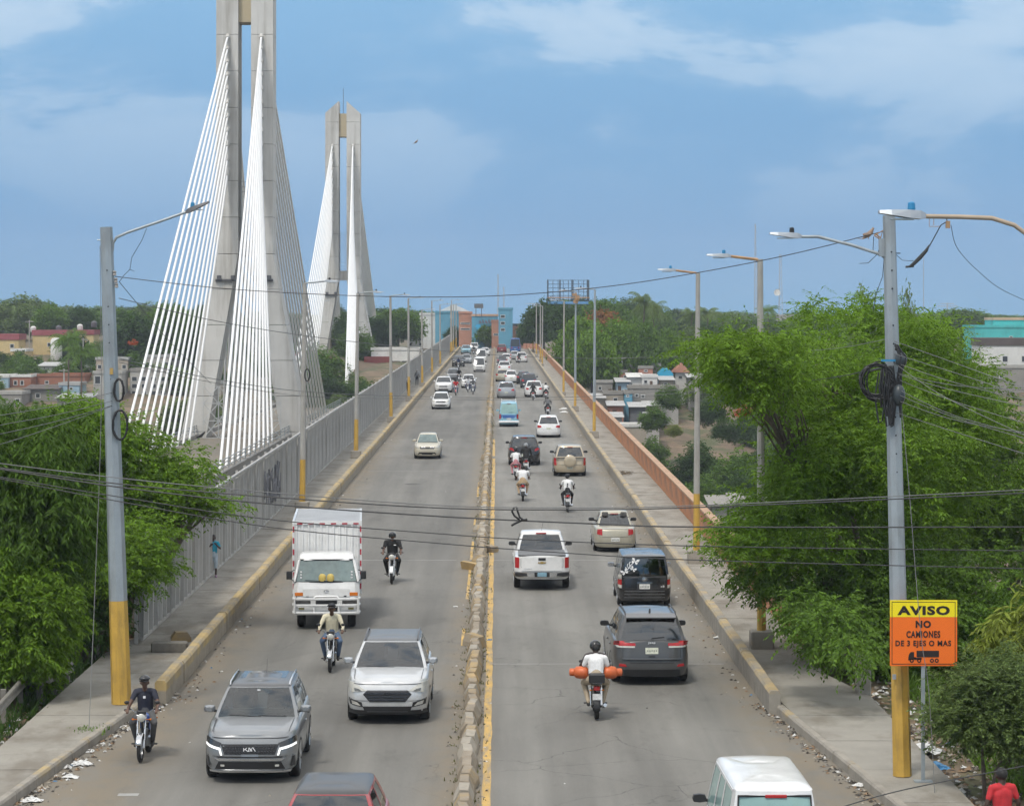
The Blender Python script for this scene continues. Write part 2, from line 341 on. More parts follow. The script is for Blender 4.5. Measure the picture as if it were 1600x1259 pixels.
for y in ys:
    row = []
    for x in xs:
        j = 0 if (-10.5 < x < 9.2) else .22*rg.uniform(-1, 1)*(1 if y < 88 else 2.5)
        if y < 75 and 8.8 < abs(x) < 12 and x > -20: j = abs(j)*.5-.05
        row.append((x, y, terr(x, y)+j))
    P.append(row)
b.grid(P); g_o = b.build('ground', M_earth, smooth=60); tag(g_o, kind='structure')

L_IN, R_IN, F_X, P_X = -7.85, 6.28, -9.78, 8.25        # barrier faces, fence line, parapet line
def kl(d): return interp([(20, -10.6), (38.2, -9.25), (43.7, -8.72), (48.6, -8.2)], d/KD)      # left kerb line near the camera
def kr(d): return interp([(20, 9.2), (38.2, 7.42), (47.6, 6.45)], d/KD)
b = MB()                                              # bridge deck: slab with side beams and wall piers
for (y0, y1) in ((58*KD, 405*KD),):
    for x0, x1, t in ((-10.05, 8.55, 1.1), (-9.3, -8.3, 2.2), (-3.2, -2.2, 2.2), (2.0, 3.0, 2.2), (6.9, 7.9, 2.2)):
        b.add([(x0, y0, rz(y0)-.06-t), (x1, y0, rz(y0)-.06-t), (x1, y1, rz(y1)-.06-t), (x0, y1, rz(y1)-.06-t), (x0, y0, rz(y0)-.06), (x1, y0, rz(y0)-.06), (x1, y1, rz(y1)-.06), (x0, y1, rz(y1)-.06)],
              [(3, 2, 1, 0), (4, 5, 6, 7), (0, 1, 5, 4), (1, 2, 6, 5), (2, 3, 7, 6), (3, 0, 4, 7)])
tag(b.build('bridge_deck', M_concd), kind='structure')
for yy in [a*KD for a in (95, 135, 175, 215, 255, 295, 335)]:
    b = MB(); zt = rz(yy)-2.2; zb = terr(0, yy)-1
    b.box((-.8, 0, (zt+zb)/2), (13, 1.3, zt-zb), bev=.1); b.box((-.8, 0, zt-.5), (17.5, 1.7, .9), bev=.1)
    tag(b.build('bridge_pier', M_concd, loc=(0, yy, 0)), kind='structure')
b = MB(); N = 60; P = []
for i in range(N+1):
    y = KD*(18+(445-18)*(i/N)**1.6)
    xl, xr = (kl(y), kr(y)) if y < 48.5*KD else (L_IN-.1, R_IN+.1)
    P.append([(lerp(xl-.05, xr+.05, j/8), y, rz(y)) for j in range(9)])
b.grid(P); road = tag(b.build('road', M_road), kind='structure')
# far street beyond the bridge
b = MB(); b.grid([[(-13, 445*KD, rz(445*KD)), (13, 445*KD, rz(445*KD))], [(-13, 620*KD, rz(445*KD)+.02), (13, 620*KD, rz(445*KD)+.02)]]); tag(b.build('street', M_road), kind='structure')

# sidewalks as slabs (parts of the sidewalk), cast bay by bay with joints
def sidewalk(name, edges, dlist, h=.21):
    root = tag(ob(name, None), kind='structure')
    for d0, d1 in zip(dlist, dlist[1:]):
        g = .012
        a0, b0 = edges(d0+g); a1, b1 = edges(d1-g); dz = rnd.uniform(-.006, .006)
        q = MB(); y0, y1 = d0+g, d1-g
        v = []
        for zz in (-.35, h+dz):
            v += [(a0, y0, rz(y0)+zz), (b0, y0, rz(y0)+zz), (b1, y1, rz(y1)+zz), (a1, y1, rz(y1)+zz)]
        q.add(v, [(3, 2, 1, 0), (4, 5, 6, 7), (0, 1, 5, 4), (1, 2, 6, 5), (2, 3, 7, 6), (3, 0, 4, 7)])
        q.build('slab', M_side, root)
    return root
dl = [22+2.7*i for i in range(10)]+[48.6]; dl += [48.6+3.0*i for i in range(1, 25)]; dl += list(np.linspace(dl[-1]+5, 440, 55)); dl = [a*KD for a in dl]
sidewalk('sidewalk_left', lambda d: (-10.45 if d < 56*KD else F_X-.22, kl(d)-.16 if d < 48.5*KD else L_IN-.29), dl)
sidewalk('sidewalk_right', lambda d: (kr(d)+.16 if d < 47.7*KD else R_IN+.29, 8.85 if d < 49*KD else P_X-.005), dl)

# near kerbs: individual kerb stones
def kerb(name, fn, d0, d1, sgn, label):
    root = thing(name, label, 'kerb')
    d = d0
    while d < d1-.2:
        e = min(d+1.45, d1); q = MB(); v = []; w = .155
        rr = rnd.uniform(-.008, .008)
        for (dd) in (d+.012, e-.012):
            x = fn(dd)+rr
            for (ox, zz) in ((0, -.3), (0, .17), (.03, .215), (w, .22), (w, -.3)): v.append((x+sgn*ox, dd, zz))
        z0 = rz(d); v = [(a, b_, c+rz(b_)-z0) for a, b_, c in v]
        f = [(i, (i+1) % 5, 5+(i+1) % 5, 5+i) for i in range(5)]+[(4, 3, 2, 1, 0), (5, 6, 7, 8, 9)]
        q.add([(a, b_-d, c) for a, b_, c in v], f); q.build('kerb_stone', M_kerb, root, loc=(0, d, z0)); d = e
kerb('kerb', kl, 30, 48.4*KD, -1, 'low concrete kerb along the littered gutter on the left')
kerb('kerb', kr, 30, 47.6*KD, 1, 'low concrete kerb beside the orange warning sign on the right')

# road barriers, cast in lengths
def barrier(xin, sgn, d0, d1, m, label, hh=.56):
    root = thing('road_barrier', label, 'barrier')
    d = d0; i = 0
    while d < d1-.5:
        ln = 3.4 if d < 130 else 7
        e = min(d+ln, d1); q = MB(); z0 = rz(d); w = .27; v = []
        jx = rnd.uniform(-.012, .012); jz = rnd.uniform(-.012, .012)
        for dd in (d+.015, e-.015):
            for ox, zz in ((0, -.2), (.0, hh-.06), (.045, hh), (w-.04, hh), (w, hh-.05), (w, -.2)): v.append((xin+sgn*ox+jx, dd-d, zz+jz+rz(dd)-z0))
        q.add(v, [(k, (k+1) % 6, 6+(k+1) % 6, 6+k) for k in range(6)]+[(5, 4, 3, 2, 1, 0), (6, 7, 8, 9, 10, 11)])
        q.build('segment', m, root, loc=(0, d, z0)); d = e; i += 1
barrier(L_IN, -1, 48.6*KD, 440*KD, M_barL, 'yellow-topped concrete barrier beside the grey metal fence')
barrier(R_IN, 1, 47.4*KD, 440*KD, M_barR, 'faded concrete barrier beside the salmon parapet walkway')

# median blocks
root = thing('median', 'row of chipped yellow and grey concrete blocks dividing the carriageways', 'median')
def block_mesh(seed):
    q = MB(); r = random.Random(seed); L2 = r.uniform(.36, .42); j = lambda a: r.uniform(-a, a); v = []
    for y in (-L2, -L2+.06, L2-.06, L2):
        s = .88 if abs(y) == L2 else 1
        for x, z in ((-.20, -.02), (-.19, .12), (-.09, .34), (.09, .34), (.19, .12), (.20, -.02)): v.append((x*s+j(.015), y+j(.015), z*(.93 if s < 1 and z > .2 else 1)+j(.012)))
    q.add(v, [(a*6+k, a*6+(k+1) % 6, a*6+6+(k+1) % 6, a*6+6+k) for a in range(3) for k in range(6)]+[(5, 4, 3, 2, 1, 0), tuple(range(18, 24))])
    return q.mesh('block', M_block if seed % 3 else M_block2)
bms = [block_mesh(i) for i in range(9)]
d = 40.0; k = 0
while k < 285 and d < 340:
    o = ob('block', bms[rnd.randrange(9)], root, (-.60+rnd.uniform(-.035, .035), d, rz(d)-.01+rnd.uniform(-.02, .02))); o.rotation_euler = (rnd.uniform(-.035, .035), rnd.uniform(-.06, .06), rnd.uniform(-.10, .10)+(PI if rnd.random() < .5 else 0))
    if rnd.random() < .04: o.rotation_euler.z += .5; o.location.x -= .05
    d += rnd.uniform(.83, .90); k += 1
q = MB()
while d < 438*KD:
    q.box((-.63, d, rz(d)+.15), (.34, .78, .36), taper=.7); d += .9
tag(q.build('far_blocks', M_block, root), kind='stuff')

# markings
def strip(mb, x0, x1, y0, y1, n=12, jit=0):
    P = []
    for i in range(n+1):
        y = lerp(y0, y1, i/n); a = rnd.uniform(-jit, jit); P.append([(x0+a, y, rz(y)+.004), (x1+a+rnd.uniform(-jit, jit), y, rz(y)+.004)])
    mb.grid(P)
b = MB(); strip(b, -.30, -.13, 30, 126*KD, 90, .012); strip(b, -.30, -.14, 128*KD, 144*KD, 6, .012); tag(b.build('road_marking', M_yel), kind='structure')['label'] = 'solid yellow line right of the median'
b = MB()
for y0, y1 in ((76, 82), (66, 74), (88, 91), (101, 109), (57, 60)): strip(b, -1.02, -.93, y0*KD, y1*KD, 5, .01)
tag(b.build('road_marking', M_yel), kind='structure')
M_joint = mat('pale joint filler', (.29, .285, .27), .8, var=.2, scale=3)
for py in (736, 875, 1037, 696, 795, 676, 712):
    d = gd(py)
    for xa, xb in ((L_IN+.5, -1.5), (-.15, R_IN-.3)):
        if py == 1037 and xa < -2: continue
        b = MB(); P = []
        for i in range(13):
            x = lerp(xa, xb, i/12); P.append([(x, d+rnd.uniform(-.02, .02)-.05, rz(d)+.003), (x, d+.05+rnd.uniform(-.02, .02), rz(d)+.0045)])
        b.grid(P); tag(b.build('expansion_joint', M_joint), kind='structure')
b = MB(); b.grid([[(-7.35, gd(1243), rz(gd(1243))+.004), (-6.95, gd(1243), rz(gd(1243))+.004)], [(-7.35, gd(1239), rz(gd(1239))+.004), (-6.95, gd(1239), rz(gd(1239))+.004)]]); tag(b.build('road_marking', M_wht), kind='structure')
# manhole-like patches on the oncoming lanes
for (x, y) in ((645, 756), (715, 647)):
    d = gd(y); b = MB(); b.lathe([(.45, .003), (.42, .006), (.02, .006)], 18); o = b.build('manhole_cover', mat('cast iron', (.10, .095, .085), .7, .4, var=.2)); o.location = ((x-VX)*d/F, d, rz(d)); o.scale = (1, 1.2, 1); tag(o, 'round iron manhole cover on the oncoming lanes, '+('nearer one by the beige sedan' if y > 700 else 'farther one before the white hatchback'), 'manhole')

# ---------------------------------------------------------------- grey metal fence on the left: posts, panels, rails
fence = thing('metal_fence', 'tall grey corrugated metal fence along the left walkway', 'fence')
def panel_mesh(ln, h, n):
    q = MB(); P = []
    Y = []
    for k in range(int(round(ln/.98))+1):
        for o_ in (-.10, -.07, .07, .10):
            if 0 <= k*.98+o_ <= ln: Y.append((k*.98+o_, -.05 if abs(o_) > .09 else .10))
    Y = [(0, .10)]+Y
    for y, x in Y:
        P.append([(x, y, .12+G*y), (x, y, h*.6+G*y), (x, y, h-.25+G*y), (x+.05, y, h-.06+G*y), (x+.14, y, h+G*y)])
    q.grid(P); return q.mesh('panel', M_fence)
pm1 = panel_mesh(2.94, 2.95, 40); pm2 = panel_mesh(5.9, 2.95, 40)
post = MB(); post.box((0, 0, 1.5), (.09, .09, 3.0)); postm = post.mesh('post', M_fence)
pole_r = MB(); pole_r.path([(.10, 0, 2.98), (.10, 3, 2.98+3*G)], .05, 6); rail1 = pole_r.mesh('top_rail', M_fence)
pole_r = MB(); pole_r.path([(.10, 0, 2.98), (.10, 6, 2.98+6*G)], .05, 6); rail2 = pole_r.mesh('top_rail', M_fence)
lowr = MB(); lowr.box((.06, 1.5, .13+1.5*G), (.06, 3.0, .08)); lrail = lowr.mesh('bottom_rail', M_fence)
d = 56.0*KD
while d < 425*KD:
    ln = 3 if d < 190 else 6
    z = rz(d)+.2
    o = ob('panel', pm1 if ln == 3 else pm2, fence, (F_X, d+.03, z)); o.rotation_euler = (0, rnd.uniform(-.012, .012), rnd.uniform(-.004, .004))
    ob('post', postm, fence, (F_X-.09, d, z)); ob('top_rail', rail1 if ln == 3 else rail2, fence, (F_X, d, z))
    if ln == 3: ob('bottom_rail', lrail, fence, (F_X, d, z))
    d += ln
ob('post', postm, fence, (F_X+.02, d, rz(d)+.2))
# graffiti scrawl, painted on the fence
q = MB(); gx = F_X+.10; gc = 88.5*KD; r = random.Random(5)
for i in range(9):
    y0 = gc+(i-4.5)*.85; z0 = rz(y0)+1.0; pts = []
    for k in range(9):
        a = k/8*PI*1.7+r.uniform(0, 3); pts.append((gx+.005, y0+math.cos(a)*.5, z0+.75+math.sin(a)*(.6+.3*r.random())))
    q.path(pts, .035, 4)
q.build('graffiti', mat('faded black spray paint', (.17, .17, .18), .7), fence)

# ---------------------------------------------------------------- salmon parapet on the right
par = thing('parapet', 'weathered salmon parapet wall along the right walkway', 'parapet')
d = 53.5*KD
while d < 436*KD:
    ln = 4 if d < 150 else 8
    q = MB(); v = []
    for dd in (.02, ln-.02):
        for x, z in ((0, -.5), (0, .95), (.24, .95), (.24, -.5)): v.append((x, dd, z+G*dd))
    q.add(v, [(0, 1, 5, 4), (1, 2, 6, 5), (2, 3, 7, 6), (3, 0, 4, 7), (3, 2, 1, 0), (4, 5, 6, 7)])
    o = q.build('wall_bay', M_para, par, loc=(P_X+rnd.uniform(-.01, .01), d, rz(d)+.2+rnd.uniform(-.01, .01)))
    q = MB(); v = []
    for dd in (.0, ln-.03):
        for x, z in ((-.04, .952), (-.04, 1.03), (.28, 1.03), (.28, .952)): v.append((x, dd, z+G*dd))
    q.add(v, [(0, 1, 5, 4), (1, 2, 6, 5), (2, 3, 7, 6), (3, 0, 4, 7), (3, 2, 1, 0), (4, 5, 6, 7)])
    q.build('coping', M_cope, par, loc=(P_X, d, rz(d)+.2)); d += ln
q = MB(); q.box((0, 0, .35), (.32, .5, 1.15), bev=.03); o = q.build('end_post', M_kerb, loc=(8.75, 49.0*KD, rz(49*KD)+.2)); tag(o, 'yellowish concrete end post of the parapet beside the undergrowth', 'post')
# ================================================================ cable-stayed bridge beside the road
DZ = -4.3
b = MB()
b.box((-29.5, 280*KD, DZ-.6), (11.4, 380*KD, 1.0)); b.box((-34.9, 280*KD, DZ+.1), (.5, 380*KD, .5)); b.box((-24.1, 280*KD, DZ+.1), (.5, 380*KD, .5)); b.box((-29.5, 280*KD, DZ-1.9), (6, 380*KD, 1.6))
tag(b.build('cable_bridge_deck', mat('deck concrete', (.30, .29, .27), .85, var=.15, scale=.3, stain=(.2, .185, .16), stain_amt=.5, stain_scale=(.3, .1, .3))), kind='structure')
b = MB(); b.box((-29.5, 280*KD, DZ-.09), (9.6, 380*KD, .02)); tag(b.build('cable_bridge_road', M_road), kind='structure')
for sx in (-34.9, -24.1):
    rl = thing('deck_railing', 'grey steel railing along the '+('far' if sx < -30 else 'near')+' edge of the cable bridge deck', 'railing')
    pm = MB(); pm.box((0, 0, .5), (.08, .08, 1.0)); pm = pm.mesh('railing_post', M_steel)
    for y in range(150, 580, 5): ob('railing_post', pm, rl, (sx, y, DZ+.35))
    for zz in (.35, .7, 1.0):
        q = MB(); q.path([(sx, 148, DZ+.35+zz), (sx, 580, DZ+.35+zz)], .05, 5); q.build('rail', M_steel, rl)
def pylon(D, label, first):
    t = thing('bridge_pylon', label, 'pylon', (-29.4, D, DZ), group='concrete pylons of the cable bridge')
    o = lambda z: z-DZ
    W, dep = 2.55, 4.4
    for s in (-1, 1):
        z = 17.0; i = 0
        while z < 48.4:
            z2 = min(z+4.25, 48.5); q = MB(); g = .05; e = .008*(i % 2)
            xi, xo = s*.75, s*(.75+W+e)
            topi = 50.7 if z2 >= 48.4 else z2-g
            v = [(xi, -dep/2-e, o(z)), (xo, -dep/2-e, o(z)), (xo, dep/2, o(z)), (xi, dep/2, o(z)), (xi, -dep/2-e, o(topi)), (xo, -dep/2-e, o(z2-g)), (xo, dep/2, o(z2-g)), (xi, dep/2, o(topi))]
            q.add(v, [(3, 2, 1, 0), (4, 5, 6, 7), (0, 1, 5, 4), (1, 2, 6, 5), (2, 3, 7, 6), (3, 0, 4, 7)]); q.build('column_lift', M_tower, t); z = z2; i += 1
        # splayed leg, lift by lift, widening downwards
        zs = list(np.linspace(17.0, -16, 9))
        def sec(z):
            f = (17.0-z)/21.2; return (.75+3.6*f, .75+W+4.0*f, dep/2+.9*f)
        for za, zb in zip(zs, zs[1:]):
            a, c = sec(za-.06), sec(zb); q = MB()
            v = [(s*c[0], -c[2], o(zb)), (s*c[1], -c[2], o(zb)), (s*c[1], c[2], o(zb)), (s*c[0], c[2], o(zb)), (s*a[0], -a[2], o(za-.06)), (s*a[1], -a[2], o(za-.06)), (s*a[1], a[2], o(za-.06)), (s*a[0], a[2], o(za-.06))]
            q.add(v, [(3, 2, 1, 0), (4, 5, 6, 7), (0, 1, 5, 4), (1, 2, 6, 5), (2, 3, 7, 6), (3, 0, 4, 7)]); q.build('leg_lift', M_tower, t)
        q = MB()                                    # clamp collar with lamps at the knee
        q.box((s*2.2, -dep/2-.25, o(13.9)), (2.3, .35, .25)); q.box((s*2.9, -dep/2-.5, o(14.2)), (.5, .4, .5)); q.box((s*1.3, -dep/2-.5, o(14.2)), (.5, .4, .5))
        q.build('floodlight_bracket', M_lampd, t)
    q = MB(); q.box((0, .2, o(46.2)), (1.5, 3.2, 4.4)); q.build('upper_beam', M_towy, t)
    q = MB(); q.box((0, .2, o(17.6)), (1.5, 3.2, 1.8)); q.build('lower_beam', M_tower, t)
    q = MB(); q.box((0, .2, o(-6.6)), (8.2, 3.0, 2.2)); q.build('deck_beam', M_tower, t)
    q = MB(); q.path([(0, 0, o(48.4)), (0, 0, o(53.3))], .05, 5); q.build('lightning_rod', M_lampd, t)
    q = MB()
    for s in (-1, 1):
        q.path([(s*.45, -1.5, o(18.5)), (s*.45, -1.5, o(26))], .04, 4)
    for z in np.arange(18.8, 26, .6): q.path([(-.45, -1.5, o(z)), (.45, -1.5, o(z))], .03, 4)
    q.build('access_ladder', M_steel, t)
    n = 11
    for s in (-1, 1):
        for fr in (-1, 1):
            for i in range(n):
                f = i/(n-1); zt = lerp(42.3, 26.5, f**1.05); dd = lerp(57, 14, f)*KD
                p0 = Vector((s*(.75+W*.47), fr*dep*.5, o(zt))); p1 = Vector((s*4.6, fr*dd, .15))
                q = MB(); q.path([p0, p0.lerp(p1, .5), p1], .135, 8); q.build('stay_cable', M_cable, t, smooth=50)
                if fr < 0:
                    q = MB(); dr = (p0-p1).normalized(); q.path([p0-dr*.5, p0+dr*.3], .24, 8)
                    q.build('anchor_socket', M_tower, t)
    return t
pylon(240*KD, 'tall twin-column concrete bridge pylon with white cables, nearer one cropped by the top', True)
pylon(391*KD, 'smaller distant twin-column concrete pylon whose slanted tops show against the sky', False)
# steel scaffold between the pylon legs
t = thing('scaffold', 'white steel lattice scaffold under the nearer pylon legs', 'scaffold', (-29.5, 236*KD, DZ))
for i in range(5):
    for j in range(3):
        q = MB(); x0, x1, z0, z1 = -4.4+i*1.8, -4.4+i*1.8+1.75, j*2.0, j*2.0+1.95
        for p_, q_ in (((x0, z0), (x1, z0)), ((x0, z1), (x1, z1)), ((x0, z0), (x0, z1)), ((x1, z0), (x1, z1)), ((x0, z0), (x1, z1)), ((x1, z0), (x0, z1))): q.path([(p_[0], 0, p_[1]), (q_[0], 0, q_[1])], .05, 4)
        q.build('scaffold_bay', mat('pale scaffold tube', (.52, .53, .52), .5, .2, var=.1), t)

# ================================================================ street lamps
def pole(t, h, r0, r1, m_up, yel=2.35, lean=(0, 0), n=8):
    p = lambda z: (lean[0]*z/h, lean[1]*z/h, z)
    rr = lambda z: lerp(r0, r1, z/h)
    q = MB(); q.path([p(.02), p(yel)], [rr(0), rr(yel)], n); q.build('painted_base', M_poley, t)
    q = MB(); q.path([p(yel+.003), p(h*.5), p(h)], [rr(yel), rr(h*.5), rr(h)], n); q.build('pole', m_up, t)
    return p
def head(t, p, dx, sl=0, m=None, blue=True, L=.66, w=.26):
    q = MB(); s = 1 if dx > 0 else -1
    prof = [(0, .05, .055), (.12, .10, .09), (.35, w/2, .085), (.75, w/2, .055), (1, w*.32, .03)]
    vs = []
    for f, hw, hh in prof:
        x = s*f*L; z = f*L*sl
        vs += [(p[0]+x, p[1]-hw, p[2]+z-hh*.5), (p[0]+x, p[1]+hw, p[2]+z-hh*.5), (p[0]+x, p[1]+hw*.8, p[2]+z+hh*.7), (p[0]+x, p[1]-hw*.8, p[2]+z+hh*.7)]
    fs = [(3, 2, 1, 0), (16, 17, 18, 19)]
    for i in range(4):
        for j in range(4): fs.append((i*4+j, i*4+(j+1) % 4, i*4+4+(j+1) % 4, i*4+4+j))
    q.add(vs, fs); o = q.build('lamp_head', m or M_lamp, t)
    q = MB(); q.box((p[0]+s*.5*L, p[1], p[2]+sl*.5*L-.062), (L*.5, w*.7, .02)); q.build('lens', mat('lamp lens', (.55, .56, .54), .25, var=.03), o)
    q = MB(); q.lathe([(.045, 0), (.05, .03), (.045, .1), (.02, .115)], 8, (p[0]+s*.30*L, p[1], p[2]+sl*.3*L+.05)); q.build('light_sensor', M_blue if blue else M_black, o)
def bolts(t, p, z0, z1, st, r):
    q = MB(); z = z0
    while z < z1:
        a = p(z); q.path([(a[0]+.01, a[1]-r-.02, z), (a[0]+.01, a[1]-r+.03, z)], .018, 6); z += st*(1 if rnd.random() > .3 else 2)
    q.build('bolt_hole', M_black, t)
# bridge lamps: bases on plinths
def bridge_lamp(x, d, h, arm, label, m=M_polec, plinth=(.62, .55, .5), rust=False, lean=(0, 0), blue=True, r0=.13, grp=None, ym=2.35):
    t = thing('street_lamp', label, 'street lamp', (x, d, rz(d)+.2), group=grp)
    if plinth:
        q = MB(); q.box((0, 0, plinth[2]/2-.02), plinth, bev=.03); q.build('plinth', M_conc if not rust else M_kerb, t)
    p = pole(t, h, r0, r0*.62, m, ym, lean)
    a = Vector(p(h-.06)); s = 1 if arm > 0 else -1
    q = MB(); q.path([a, a+Vector((s*.08, 0, .05)), a+Vector((arm, 0, .14))], .04, 6); q.build('arm', M_rustarm if rust else M_steel, t)
    head(t, a+Vector((arm*.96, 0, .14)), s, -.03 if not rust else .05, blue=blue)
    return t
lamps_l = [(472, 800, 442, 'first'), (556, 716, 458, 'second'), (611, 660, 462, 'third'), (642, 627, 466, 'fourth'), (663, 604, 484, 'fifth'), (676, 587, 470, 'sixth'), (690, 573, 476, 'seventh'), (706, 553, 469, 'eighth')]
GL = 'street lamps along the left bridge walkway'; GR = 'street lamps along the right bridge walkway'
for i, (x, y, ty, w) in enumerate(lamps_l):
    d = gd(y, .2); h = (y-ty)*d/F
    bridge_lamp((x-VX)*d/F if i < 3 else L_IN-.6, d, h, .95, w+' lamp post on a plinth along the left walkway, counting from the near steel pole', rust=False, lean=((.12 if i < 2 else -.05), 0), blue=False, grp=GL, r0=.14)
for i, d in enumerate((465, 495, 525)): bridge_lamp(L_IN-.6, d, 9.2, .9, ('ninth', 'tenth', 'last')[i]+' tiny far lamp post at the end of the left walkway', grp=GL)
lamps_r = [(1190, 1012, 405, 'rusty-armed lamp post on a yellow plinth beside the green tree', True), (1088, 880, 426, 'grey lamp post on a plinth where the tree branch crosses the walkway', True),
           (926, 684, 452, 'slim lamp post beside the salmon parapet, third along the right walkway', False), (897, 643, 455, 'lamp post carrying a rusty meter cluster at its top', False), (874, 618, 470, 'sixth of the right walkway lamp posts, thin and hazy', False), (842, 572, 478, 'thin far lamp post near the end of the right walkway', False)]
for i, (x, y, ty, lb, rust) in enumerate(lamps_r):
    d = gd(y, .2); h = (y-ty)*d/F
    t = bridge_lamp((x-VX)*d/F if i < 2 else R_IN+.45, d, h, -.82, lb, m=M_steel if i in (2, 3) else M_polec, plinth=(.62, .6, .5) if i < 4 else (.5, .5, .4), rust=rust, blue=(i < 2), lean=((-.04 if i == 0 else .06), 0), grp=GR, r0=.125 if i < 2 else .115, ym=2.5)
    if i == 3:
        q = MB()
        for k in range(4): q.box((rnd.uniform(-.2, .2), -.2, h-.3-.2*k), (.35, .25, .25), rnd.uniform(0, 1))
        q.build('meter_box', M_rustarm, t)
for i, d in enumerate((410, 452, 495)): bridge_lamp(R_IN+.62, d, 9.3, -.8, ('nearest', 'middle', 'last')[i]+' of three tiny far lamp posts at the end of the right walkway', grp=GR)

# near left steel lamp
D1 = gd(1100, .2); X1 = (190-VX)*D1/F
t1 = thing('street_lamp', 'tall octagonal steel lamp post with yellow base on the near left pavement', 'street lamp', (X1, D1, rz(D1)+.2))
s1 = D1/F
p1 = pole(t1, 745*s1, .235, .145, M_steel, 162*s1, (-24*s1, 0)); bolts(t1, p1, 4.2, 745*s1-.3, .42, .15)
ax = lambda X_, Y_: Vector(((X_-190)*s1, 0, (1100-Y_)*s1))
q = MB(); q.path([ax(176, 392), ax(176.5, 380), ax(182, 371), ax(200, 363), ax(250, 346), ax(292, 331)], .032, 8); q.build('arm', M_steel, t1, smooth=60)
head(t1, ax(290, 332)+Vector((0, 0, 0)), 1, .44, m=M_lampd, L=.55)
q = MB(); q.path([ax(152, 375), ax(170, 375)], .015, 5); q.build('step_pin', M_steel, t1)
q = MB()
for k, (a, b_) in enumerate(((178, 427), (180, 438), (181, 446))): q.lathe([(.02, -.06), (.05, -.04), (.03, 0), (.05, .03), (.02, .06)], 8, ax(a, b_)+Vector((.03, -.1, 0)))
q.build('insulator', mat('dirty porcelain', (.30, .28, .26), .4), t1)
q = MB(); q.path([ax(229, 357), ax(222, 375), ax(206, 402), ax(203, 421), ax(194, 430), ax(186, 441)], .008, 4); q.path([ax(203, 421), ax(210, 424)], .008, 4); q.build('feed_wire', M_wire, t1)
q = MB(); q.box((ax(176, 578).x, -.19, ax(176, 578).z), (.08, .02, .10)); q.box((ax(176, 583).x, -.19, ax(176, 583).z), (.08, .02, .05)); q.build('sticker', M_yel, t1)

# near right steel lamp (behind the warning sign)
D2 = gd(1221, .2)+.55; X2 = (1410-VX)*D2/F; s2 = D2/F
t2 = thing('street_lamp', 'tall steel lamp post with yellow base and black cable bundle behind the warning sign', 'street lamp', (X2, D2, rz(D2)+.2))
p2 = pole(t2, 876*s2, .185, .125, M_steel, 178*s2, (-21*s2, 0)); bolts(t2, p2, 6.0, 876*s2-.3, .36, .13)
bx = lambda X_, Y_: Vector(((X_-1410)*s2, 0, (1221-Y_)*s2))
q = MB(); q.path([bx(1383, 412), bx(1377, 406), bx(1330, 391), bx(1278, 378), bx(1246, 378)], .03, 8); q.build('arm', M_steel, t2, smooth=60)
head(t2, bx(1252, 378), -1, .10, L=.62, blue=False)
q = MB(); q.box((bx(1378, 395).x, 0, bx(1378, 395).z), (.12, .1, .35)); q.build('bracket', M_steel, t2)
q = MB(); q.path([bx(1368, 373), bx(1376, 380), bx(1379, 369), bx(1366, 376), bx(1378, 384)], .02, 5); q.build('insulator', M_rustarm, t2)
q = MB(); q.path([bx(1379, 385), bx(1371, 405), bx(1357, 419), bx(1343, 420)], .008, 4); q.path([bx(1365, 378), bx(1364, 402)], .008, 4); q.path([bx(1381, 415), bx(1379, 440), bx(1368, 470), bx(1364, 495)], .008, 4); q.path([bx(1399, 405), bx(1410, 415), bx(1430, 416)], .007, 4); q.path([bx(1396, 404), bx(1407, 404)], .014, 4); q.build('feed_wire', M_wire, t2)
q = MB(); q.box((bx(1395, 1063).x, -.185, bx(1395, 1063).z), (.07, .02, .10)); q.build('sticker', M_lamp, t2)

# lamp whose pole stands outside the frame on the right
D3 = 25.5*KD; t3p = Vector(((1640-VX)*D3/F, D3, rz(D3)+.2))
t3 = thing('street_lamp', 'white lamp head on a curved tan arm entering at the upper right', 'street lamp', t3p)
cx = lambda X_, Y_: px(X_, Y_, D3)-t3p
p3 = pole(t3, cx(1640, 430).z+.3, .19, .13, M_steel, 2.4)
q = MB(); q.path([cx(1640, 440), cx(1635, 405), cx(1612, 372), cx(1585, 352), cx(1550, 341), cx(1500, 339), cx(1440, 338)], .029, 8); q.build('arm', mat('tan painted pipe', (.42, .33, .24), .6, .2, var=.12), t3, smooth=60)
head(t3, cx(1446, 338), -1, .09, L=.58, w=.27)
q = MB(); q.path([cx(1478, 338), cx(1480, 346), cx(1470, 352), cx(1452, 385)], .008, 4); q.build('feed_wire', M_wire, t3)
q = MB(); q.path([cx(1452, 383), cx(1447, 392), cx(1438, 402), cx(1428, 412), cx(1420, 417)], [.008, .022, .026, .024, .01], 6); q.path([cx(1415, 417), cx(1428, 416)], .014, 5); q.build('taped_cable_end', M_black, t3)
q = MB(); q.box(cx(1481, 351), (.05, .05, .09)); q.path([cx(1452, 340), cx(1452, 354), cx(1468, 354)], .005, 4); q.path([cx(1459, 340), cx(1459, 352)], .005, 4); q.build('clamp', M_rustarm, t3)

